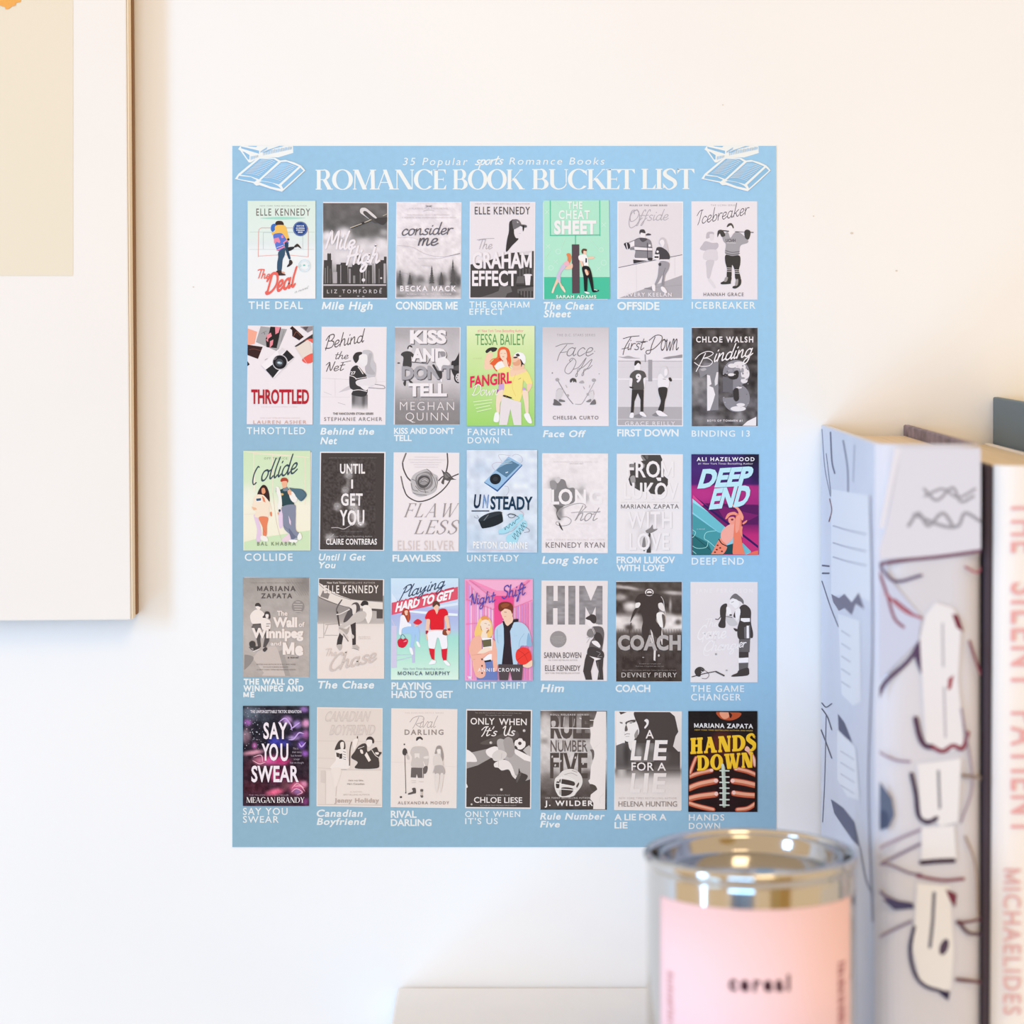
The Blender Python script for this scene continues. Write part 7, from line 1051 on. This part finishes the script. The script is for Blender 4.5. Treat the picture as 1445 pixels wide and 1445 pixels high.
for dx, dy, kx in ((0, 0, 1.0), (658, 0.5, 0.985)):
    a = Art(wall_map, 320+dx, 195+dy, 1/9.633*kx, [(PX0, PY0), (PX1, PY0), (PX1, PY1), (PX0, PY1)], TH0+2e-5)
    B_ = '93c1e4'
    a.P(WH, 190, 100, 900, 90, 905, 200, 700, 262, 440, 262, 330, 330, 300, 330, 185, 170, 155, 150); a.P(B_, 192, 112, 440, 170, 440, 212, 200, 140); a.P(B_, 215, 180, 240, 186, 310, 230, 308, 290, 290, 290); a.P(B_, 230, 84, 430, 92, 400, 122, 300, 112)
    for i in range(24): x = 500+i*16.5; a.L(B_, 7, x, 232-i*3.6, x+2, 200-i*3.0+(i % 3)*4-20, sm=False)
    for i in range(10): a.L(B_, 5, 460+i*9, 196-i*5, 466+i*9, 178-i*6, sm=False)
    for i in range(5): a.L(B_, 8, 332+i*22, 290-i*8, 334+i*22, 250-i*4, sm=False)
    a.P(B_, 480, 200, 560, 160, 720, 106, 780, 106, 640, 140, 540, 186)
    a.P(WH, 112, 556, 160, 486, 430, 262, 560, 262, 660, 268, 730, 305, 800, 296, 920, 330, 1010, 372, 1070, 440, 900, 600, 752, 730, 600, 690, 450, 640, 400, 646, 360, 610, 150, 565)
    a.P(B_, 150, 552, 168, 512, 330, 530, 410, 570, 380, 594, 200, 562); a.P(B_, 440, 600, 480, 585, 620, 610, 700, 650, 740, 690, 600, 660); a.P(B_, 745, 640, 1000, 400, 1045, 442, 770, 690)
    a.P(B_, 190, 498, 450, 280, 640, 284, 700, 320, 440, 560, 330, 520); a.P(B_, 460, 574, 740, 325, 820, 320, 980, 385, 710, 630, 600, 600)
    a.L(WH, 7, 740, 640, 1000, 398, sm=False)
    for i in range(11):
        t = i/11; x0_, y0_ = 450-t*235, 292+t*200; x1_, y1_ = 665-t*230, 330+t*205
        a.L(WH, 4.5, x0_+20, y0_, (x0_+x1_)/2+10, y0_-2+t*14, x1_-10, y1_-8, sm=True)
        x0_, y0_ = 735-t*240, 352+t*205; x1_, y1_ = 940-t*225, 392+t*205
        a.L(WH, 4.5, x0_, y0_, (x0_+x1_)/2, y0_+4, x1_, y1_)
    a.build('art', 'book_drawing', M_ink, poster, ORG, 'white line drawing of stacked books' if dx == 0 else None)
# ---------------------------------------------------------------- candle tin
tx, ty = (1059.5-CX)/F*0.80, 0.80-D
TZ = EYE-0.1754; TH = TZ-SHELF
M_tin = mat('polished_tin', (0.60, 0.60, 0.60), 0.10, metal=1.0)
M_lid = mat('lid_tin', (0.50, 0.50, 0.51), 0.11, metal=1.0)
tin = empty('candle_tin', (tx, ty, SHELF), 'round metal candle tin with pink paper label, standing before the poster', 'tin')
h = TH
lathe('tin_body', [(0.001, 0.0005), (0.0335, 0.0005), (0.0345, 0), (0.0348, 0.001), (0.0344, 0.0025), (0.0343, 0.004), (0.0343, 0.0042), (0.0343, h-0.0062), (0.0343, h-0.0060), (0.0341, h-0.0052), (0.0343, h-0.0045), (0.0347, h-0.0038),
                   (0.0352, h-0.0026), (0.0353, h-0.0014), (0.0348, h-0.0004), (0.0340, h), (0.0331, h-0.0004), (0.0326, h-0.0018), (0.0323, h-0.0085)], M_tin, tin)
lathe('lid', [(0.0322, h-0.0083), (0.0314, h-0.0088), (0.0307, h-0.0080), (0.0303, h-0.0018), (0.0296, h-0.0009), (0.0289, h-0.0012), (0.0284, h-0.0025),
              (0.0281, h-0.0062), (0.0274, h-0.0070), (0.0262, h-0.0071), (0.0140, h-0.0069), (0.0001, h-0.0068)], M_lid, tin)
M_pink = mat('pink_paper', 'f7d6df', 0.6, spec=0.2, vary=(60, 0.015))
LR = 0.03455; la0, la1 = math.radians(-63), math.radians(62); lt, lb = EYE-0.1868-SHELF, 0.012
def tin_pt(a, z, r): return (r*math.sin(a), -r*math.cos(a), z)
vv, ff = [], []; n = 40
for i in range(n+1):
    a_ = la0+(la1-la0)*i/n
    vv += [tin_pt(a_, lt, LR), tin_pt(a_, lb, LR), tin_pt(a_, lt, LR-0.00018), tin_pt(a_, lb, LR-0.00018)]
for i in range(n):
    k = 4*i; ff += [(k, k+1, k+5, k+4), (k+2, k+6, k+7, k+3), (k, k+4, k+6, k+2), (k+1, k+3, k+7, k+5)]
ff += [(0, 2, 3, 1), (4*n, 4*n+1, 4*n+3, 4*n+2)]
lab = link('label', vv, ff, M_pink, tin, smooth=True, label='pink paper label')
def tin_map(p, off):      # p: arc millimetres from the front, height millimetres above the tin base
    a_ = p[:, 0]/1000/LR; r = LR+0.00004+off
    return np.stack([r*np.sin(a_), -r*np.cos(a_), p[:, 1]/1000], 1)
zt = (EYE-0.2123-SHELF)*1000
a = Art(tin_map)
lt_ = sans('cereal', 'black', 0.2); lt_[:, 0] -= lt_[:, 0].min(); lt_[:, 0] *= 19.6/lt_[:, 0].max()
sub = np.stack([lt_[:, 0]-10.4, lt_[:, 1]*4.6+zt], 1)
a.tris(sub, '4a2a35', 'text'); a.build('text', 'label_lettering', M_ink, lab, label='dark lettering reading cereal')
rs = np.random.RandomState(3)
for cx_, cc, z0, z1, hh in ((-32.2, 'dba9ad', 32, 56, 3.6), (31.0, 'b57a84', 30, 60, 4.6)):
    a = Art(tin_map); z = z0
    while z < z1:
        l_ = rs.uniform(.6, 1.7); a.tris(quad((cx_-hh/2, z), (cx_+hh/2*rs.uniform(.3, 1), z), (cx_+hh/2*rs.uniform(.3, 1), z+l_), (cx_-hh/2, z+l_)), cc); z += l_+rs.uniform(.3, .9)
    a.build('art', 'small_print', M_ink, lab, label='row of small upright print')
# ---------------------------------------------------------------- books
M_page = mat('page_block', 'd6c4ac', 0.8, vary=(700, 0.12, (1, 0.02, 0.02)))
M_page2 = mat('page_block_cream', 'ddcbaf', 0.8, vary=(700, 0.12, (1, 0.02, 0.02)))
def hardcover(name, X0, X1, depth, ztop, mats, label, lean, y_back=-0.0015, board=0.0026, recess=0.0042, names=('front_cover', 'back_cover')):
    """a bound book standing with its spine to the room: two boards, rounded spine, page block set in"""
    M_l, M_r, M_s, M_p = mats
    H = ztop-SHELF; w = X1-X0
    b = empty(name, (X0, y_back, SHELF), label, 'book', 'books standing on the shelf')
    b.rotation_euler = (0, lean, 0)
    yf = -depth
    v, f = boxv(0, board, yf+0.004, 0, 0, H); bevel(link(names[0], v, f, M_l, b), 0.0006)
    v, f = boxv(w-board, w, yf+0.004, 0, 0, H); bevel(link(names[1], v, f, M_r, b), 0.0006)
    # spine: swelling at the middle, turning in at the joints
    pr = []; n = 18
    for i in range(n+1):
        t = i/n; x = w*t; e = abs(2*t-1)**5
        pr.append((x, yf-0.0012+0.0050*e))
    vv = []; ff = []; m = len(pr)
    for z in (0, H):
        vv += [(x, y, z) for x, y in pr]+[(x*0.98+w*0.01, y+0.0018, z) for x, y in pr]
    for i in range(m-1):
        ff += [(i, i+1, 2*m+i+1, 2*m+i), (m+i+1, m+i, 3*m+i, 3*m+i+1), (2*m+i, 2*m+i+1, 3*m+i+1, 3*m+i), (i+1, i, m+i, m+i+1)]
    ff += [(0, 2*m, 3*m, m), (m-1, 2*m-1, 4*m-1, 3*m-1)]
    sp = link('spine', vv, ff, M_s, b, smooth=False)
    # page block with a hollowed fore edge
    pv, pf = boxv(board+0.0003, w-board-0.0003, yf+0.0045, -recess, recess, H-recess)
    link('page_block', pv, pf, M_p, b)
    return b, sp
def unlean(b, a):       # world offset from the book's foot -> the book's own leaning frame
    t = b.rotation_euler[1]; x, z = a[:, 0].copy(), a[:, 2].copy()
    a[:, 0] = x*math.cos(t)-z*math.sin(t); a[:, 2] = x*math.sin(t)+z*math.cos(t)
    return a
def front_map(b, yp):
    Y = b.location[1]+yp; d = D+Y
    def g(p, off): return unlean(b, np.stack([(p[:, 0]-CX)/F*d-b.location[0], np.full(len(p), yp-off), EYE-(p[:, 1]-CY)/F*d-b.location[2]], 1))
    return g
def side_map(b):
    X = b.location[0]
    def g(p, off):
        d = X*F/(p[:, 0]-CX); return np.stack([np.full(len(p), -off), d-D-b.location[1], EYE-(p[:, 1]-CY)/F*d-b.location[2]], 1)
    return g
Xb0, Xb1 = 0.1225, 0.1578
zb = EYE-(599-CY)*S
M_blue = mat('jacket_blue_grey', 'cdd4e6', 0.5, vary=(22, 0.06))
M_bspine = mat('jacket_spine', 'd6d6e0', 0.5, vary=(22, 0.05))
M_flap = mat('jacket_flap', '8d7d88', 0.6, vary=(160, 0.55))
b1, s1 = hardcover('hardback_book', Xb0, Xb1, 0.1475, zb, (M_blue, M_flap, M_bspine, M_page), 'thick pale blue-grey hardback with dark line drawing, nearest the poster', 0.0)
a = Art(side_map(b1), base=3e-5)
# left board of the jacket: bare stems, torn paper scraps, leaf shapes
a.L('8f93a8', 1.4, 1160, 606, 1164, 660, 1172, 700); a.L('6f7388', 2.2, 1172, 610, 1174, 650, 1178, 668); a.L('8f93a8', 2.6, 1190, 622, 1196, 660, 1197, 700)
a.L('9da2b6', 1.2, 1206, 628, 1204, 680); a.L('6f7388', 1.0, 1166, 640, 1172, 690, 1178, 740)
a.P('e2e6f2', 1173, 690, 1230, 700, 1229, 850, 1214, 842, 1206, 860, 1192, 838, 1173, 842)
a.P('777488', 1173, 838, 1184, 844, 1192, 838, 1202, 850, 1212, 836, 1220, 860, 1208, 852, 1202, 868, 1192, 858, 1184, 862, 1176, 850)
for y in (742, 766, 786): a.L('b0b4c6', 2.0, 1176, y, 1196, y+6, 1222, y+12)
a.L('7a4a55', 1.4, 1171, 704, 1174, 720, 1170, 736); a.L('5c5f72', 2.4, 1161, 798, 1170, 799); a.L('5c5f72', 2.4, 1161, 809, 1170, 809)
a.L('6a6c80', 1.3, 1160, 820, 1172, 856, 1183, 884)
a.P('e2e6f2', 1183, 866, 1214, 876, 1216, 990, 1204, 996, 1188, 980)
for y in range(890, 975, 18): a.L('b8bccc', 1.6, 1188, y, 1200, y+8)
a.L('54576b', 1.5, 1160, 992, 1166, 998, 1174, 993); a.L('54576b', 1.4, 1160, 1000, 1168, 1012, 1174, 1030); a.L('54576b', 1.4, 1159, 1030, 1166, 1048, 1174, 1070); a.L('7b7e92', 1.0, 1166, 1010, 1164, 1100, 1161, 1160)
a.P('5d5f78', 1183, 1008, 1192, 1020, 1203, 1048, 1194, 1040, 1184, 1030)
a.P('e2e6f2', 1182, 1030, 1208, 1054, 1214, 1130, 1196, 1124, 1182, 1100)
for y in range(1060, 1120, 16): a.L('b8bccc', 1.4, 1187, y, 1206, y+12)
a.P('62667f', 1173, 1128, 1190, 1140, 1206, 1160, 1214, 1196, 1204, 1186, 1190, 1166, 1178, 1148)
a.L('7a8098', 1.6, 1214, 1196, 1222, 1240, 1232, 1262); a.L('8a8498', 1.6, 1228, 700, 1232, 900, 1226, 1100, 1232, 1300)
a.build('art', 'jacket_drawing', M_ink, [c for c in b1.children if c.name.startswith('front_cover')][0], label='dark line drawing of stems and torn paper')
yp = -0.1475-0.0012
a = Art(front_map(b1, yp-0.0004), base=2e-5, clip=[(1241, 632), (1384, 632), (1384, 1480), (1241, 1480)])
a.P('e8e5ee', 1262, 632, 1272, 632, 1248, 745, 1241, 745); a.P('dfdde9', 1272, 632, 1384, 632, 1384, 780, 1236, 790, 1250, 745)
a.P('cdd2ea', 1241, 800, 1300, 870, 1296, 905, 1241, 960)
a.L('a3a1a9', 4, 1305, 700, 1330, 690, 1352, 702, 1376, 690); a.L('9c9aa2', 4, 1304, 690, 1322, 706, 1344, 688, 1356, 708, 1374, 700)
a.L('a09ea6', 5, 1282, 742, 1296, 724, 1310, 742, 1330, 724, 1346, 744); a.L('a09ea8', 5, 1290, 726, 1330, 742, 1352, 742, 1362, 724, 1384, 736)
a.L('7c5368', 5, 1234, 797, 1280, 790, 1330, 785, 1386, 777); a.L('6a5a78', 4, 1240, 796, 1262, 820, 1300, 812)
a.L('8a4a5e', 4, 1238, 800, 1252, 840, 1262, 872, 1275, 885); a.L('b06a78', 4, 1250, 838, 1276, 862, 1300, 872); a.L('a25566', 3, 1262, 846, 1290, 868)
a.L('5a4664', 6, 1238, 985, 1250, 962, 1278, 936, 1292, 918, 1298, 906); a.P('5a4664', 1296, 904, 1302, 920, 1300, 952, 1294, 938, 1288, 918)
a.P('ece9ee', 1306, 868, 1320, 850, 1345, 858, 1356, 880, 1352, 960, 1360, 1050, 1344, 1060, 1306, 1056, 1302, 980, 1298, 900)
a.P('7a2f42', 1343, 866, 1352, 868, 1360, 892, 1350, 886); a.P('a03a48', 1338, 958, 1346, 952, 1342, 972, 1337, 974); a.L('a8556a', 3, 1362, 800, 1378, 808, 1384, 802); a.L('7e4050', 4, 1368, 905, 1376, 930, 1384, 952)
a.L('b9b6c0', 3, 1330, 880, 1331, 940); a.L('b9b6c0', 3, 1332, 970, 1334, 1040)
a.P('8a6a80', 1228, 985, 1240, 985, 1228, 1052, 1226, 1052); a.L('9a86a0', 3, 1236, 992, 1230, 1040, 1240, 1060, 1262, 1072, 1284, 1075)
a.L('5c4258', 8, 1292, 1014, 1298, 1040, 1306, 1052, 1316, 1054); a.L('8c3a4c', 6, 1316, 1054, 1330, 1060, 1345, 1052, 1358, 1056, 1366, 1034)
a.P('62708e', 1234, 1100, 1242, 1104, 1258, 1126, 1262, 1150, 1254, 1168, 1242, 1172, 1235, 1160); a.E('4c5878', 1246, 1156, 8, 13)
a.P('efedf2', 1294, 1078, 1356, 1070, 1352, 1160, 1326, 1166, 1320, 1156, 1300, 1156)
a.L('8a8894', 4, 1324, 1088, 1326, 1140, sm=False); a.L('44304a', 6, 1286, 1092, 1292, 1120, 1296, 1150, 1308, 1160, 1322, 1154)
a.L('a79aae', 4, 1228, 1204, 1262, 1186, 1300, 1170); a.L('8c8098', 4, 1244, 1218, 1300, 1190); a.L('7c6a88', 3, 1222, 1222, 1252, 1220, 1284, 1232, 1300, 1234)
a.P('efedf2', 1300, 1168, 1346, 1164, 1350, 1216, 1300, 1216); a.L('4a3848', 7, 1300, 1217, 1322, 1215, 1346, 1214); a.L('8a4656', 4, 1294, 1236, 1330, 1242, 1360, 1240)
a.L('655a80', 4, 1240, 1208, 1230, 1240, 1246, 1262, 1270, 1274, 1286, 1276); a.P('4e4a6c', 1244, 1268, 1262, 1270, 1288, 1274, 1290, 1282, 1262, 1284)
a.P('f1eff3', 1294, 1246, 1340, 1250, 1346, 1340, 1342, 1396, 1320, 1400, 1298, 1384, 1288, 1340)
a.L('6f6d7c', 5, 1318, 1260, 1316, 1300, 1312, 1336, sm=False); a.P('7a3a4c', 1334, 1254, 1350, 1262, 1348, 1280, 1340, 1270); a.E('5a4a60', 1332, 1336, 6, 12, 20)
a.L('453b58', 5, 1290, 1308, 1284, 1340, 1290, 1372, 1304, 1390, 1326, 1398, 1338, 1402); a.P('3c3450', 1322, 1394, 1340, 1400, 1338, 1412, 1326, 1402)
a.L('8c8098', 4, 1228, 1330, 1256, 1314, 1286, 1300); a.L('5a4250', 5, 1352, 1300, 1366, 1316, 1384, 1318); a.L('6c3c4a', 4, 1350, 1302, 1370, 1300, 1386, 1296); a.L('6c4650', 5, 1350, 1382, 1386, 1386)
a.L('9a8a9c', 3, 1356, 1000, 1372, 1100, 1356, 1160); a.L('9a8276', 3, 1362, 1180, 1376, 1220, 1380, 1290); a.L('8d7a70', 5, 1358, 1094, 1386, 1098)
a.build('art', 'spine_drawing', M_ink, s1, label='plum and grey line drawing with torn paper strips')
# cream book
Xc0, Xc1 = 0.1580, 0.1886
zc = EYE-(657-CY)/F*(D-0.1515)
M_black = mat('cloth_black', '453a44', 0.7, bump=(1500, 0.2, 0.0002))
M_cream = mat('jacket_cream', 'f3ece7', 0.5, vary=(10, 0.01))
b2, s2 = hardcover('hardback_book', Xc0, Xc1, 0.1500, zc, (M_black, M_cream, M_cream, M_page2), 'cream-spined hardback with pink-red lettering down its spine', 0.006, recess=0.0006)
for o_ in list(s2.data.vertices): o_.co.x = 0.0028+(o_.co.x/(Xc1-Xc0))*(Xc1-Xc0-0.0028)
a = Art(front_map(b2, -0.1512-0.0004), base=3e-5)
def down(txt, xl, y0, xr, y1, col, w, track=0.1):   # lettering that reads downwards, tops of the letters to the right
    t = sans(txt, w, track); lo, hi = t[:, 0].min(), t[:, 0].max()
    a.tris(np.stack([xl+t[:, 1]*(xr-xl), y0+(t[:, 0]-lo)/(hi-lo)*(y1-y0)], 1), col, 'text')
down('THE', 1427, 706, 1470, 780, 'f0b2b0', 'semi'); down('SILENT', 1427, 822, 1470, 972, 'f0b2b0', 'semi'); down('PATIENT', 1427, 1004, 1470, 1178, 'eeb0ae', 'semi')
down('MICHAELIDES', 1416, 1226, 1440, 1432, 'e6b6b4', 'semi'); down('ALEX', 1452, 1290, 1476, 1366, 'e6b6b4', 'semi')
a.build('text', 'spine_lettering', M_ink, s2, label='pink-red lettering')
# tall grey book
M_grey = mat('cloth_green_grey', '6b7a82', 0.7, bump=(1200, 0.2, 0.0002), vary=(40, 0.05))
M_page3 = mat('page_block_pale', 'ead9a8', 0.8)
b3, s3 = hardcover('hardback_book', 0.1907, 0.2190, 0.150, EYE-(560-CY)*S, (M_grey, M_grey, M_grey, M_page3), 'tall dark green-grey hardback rising behind the cream-spined one', 0.0, recess=0.003)
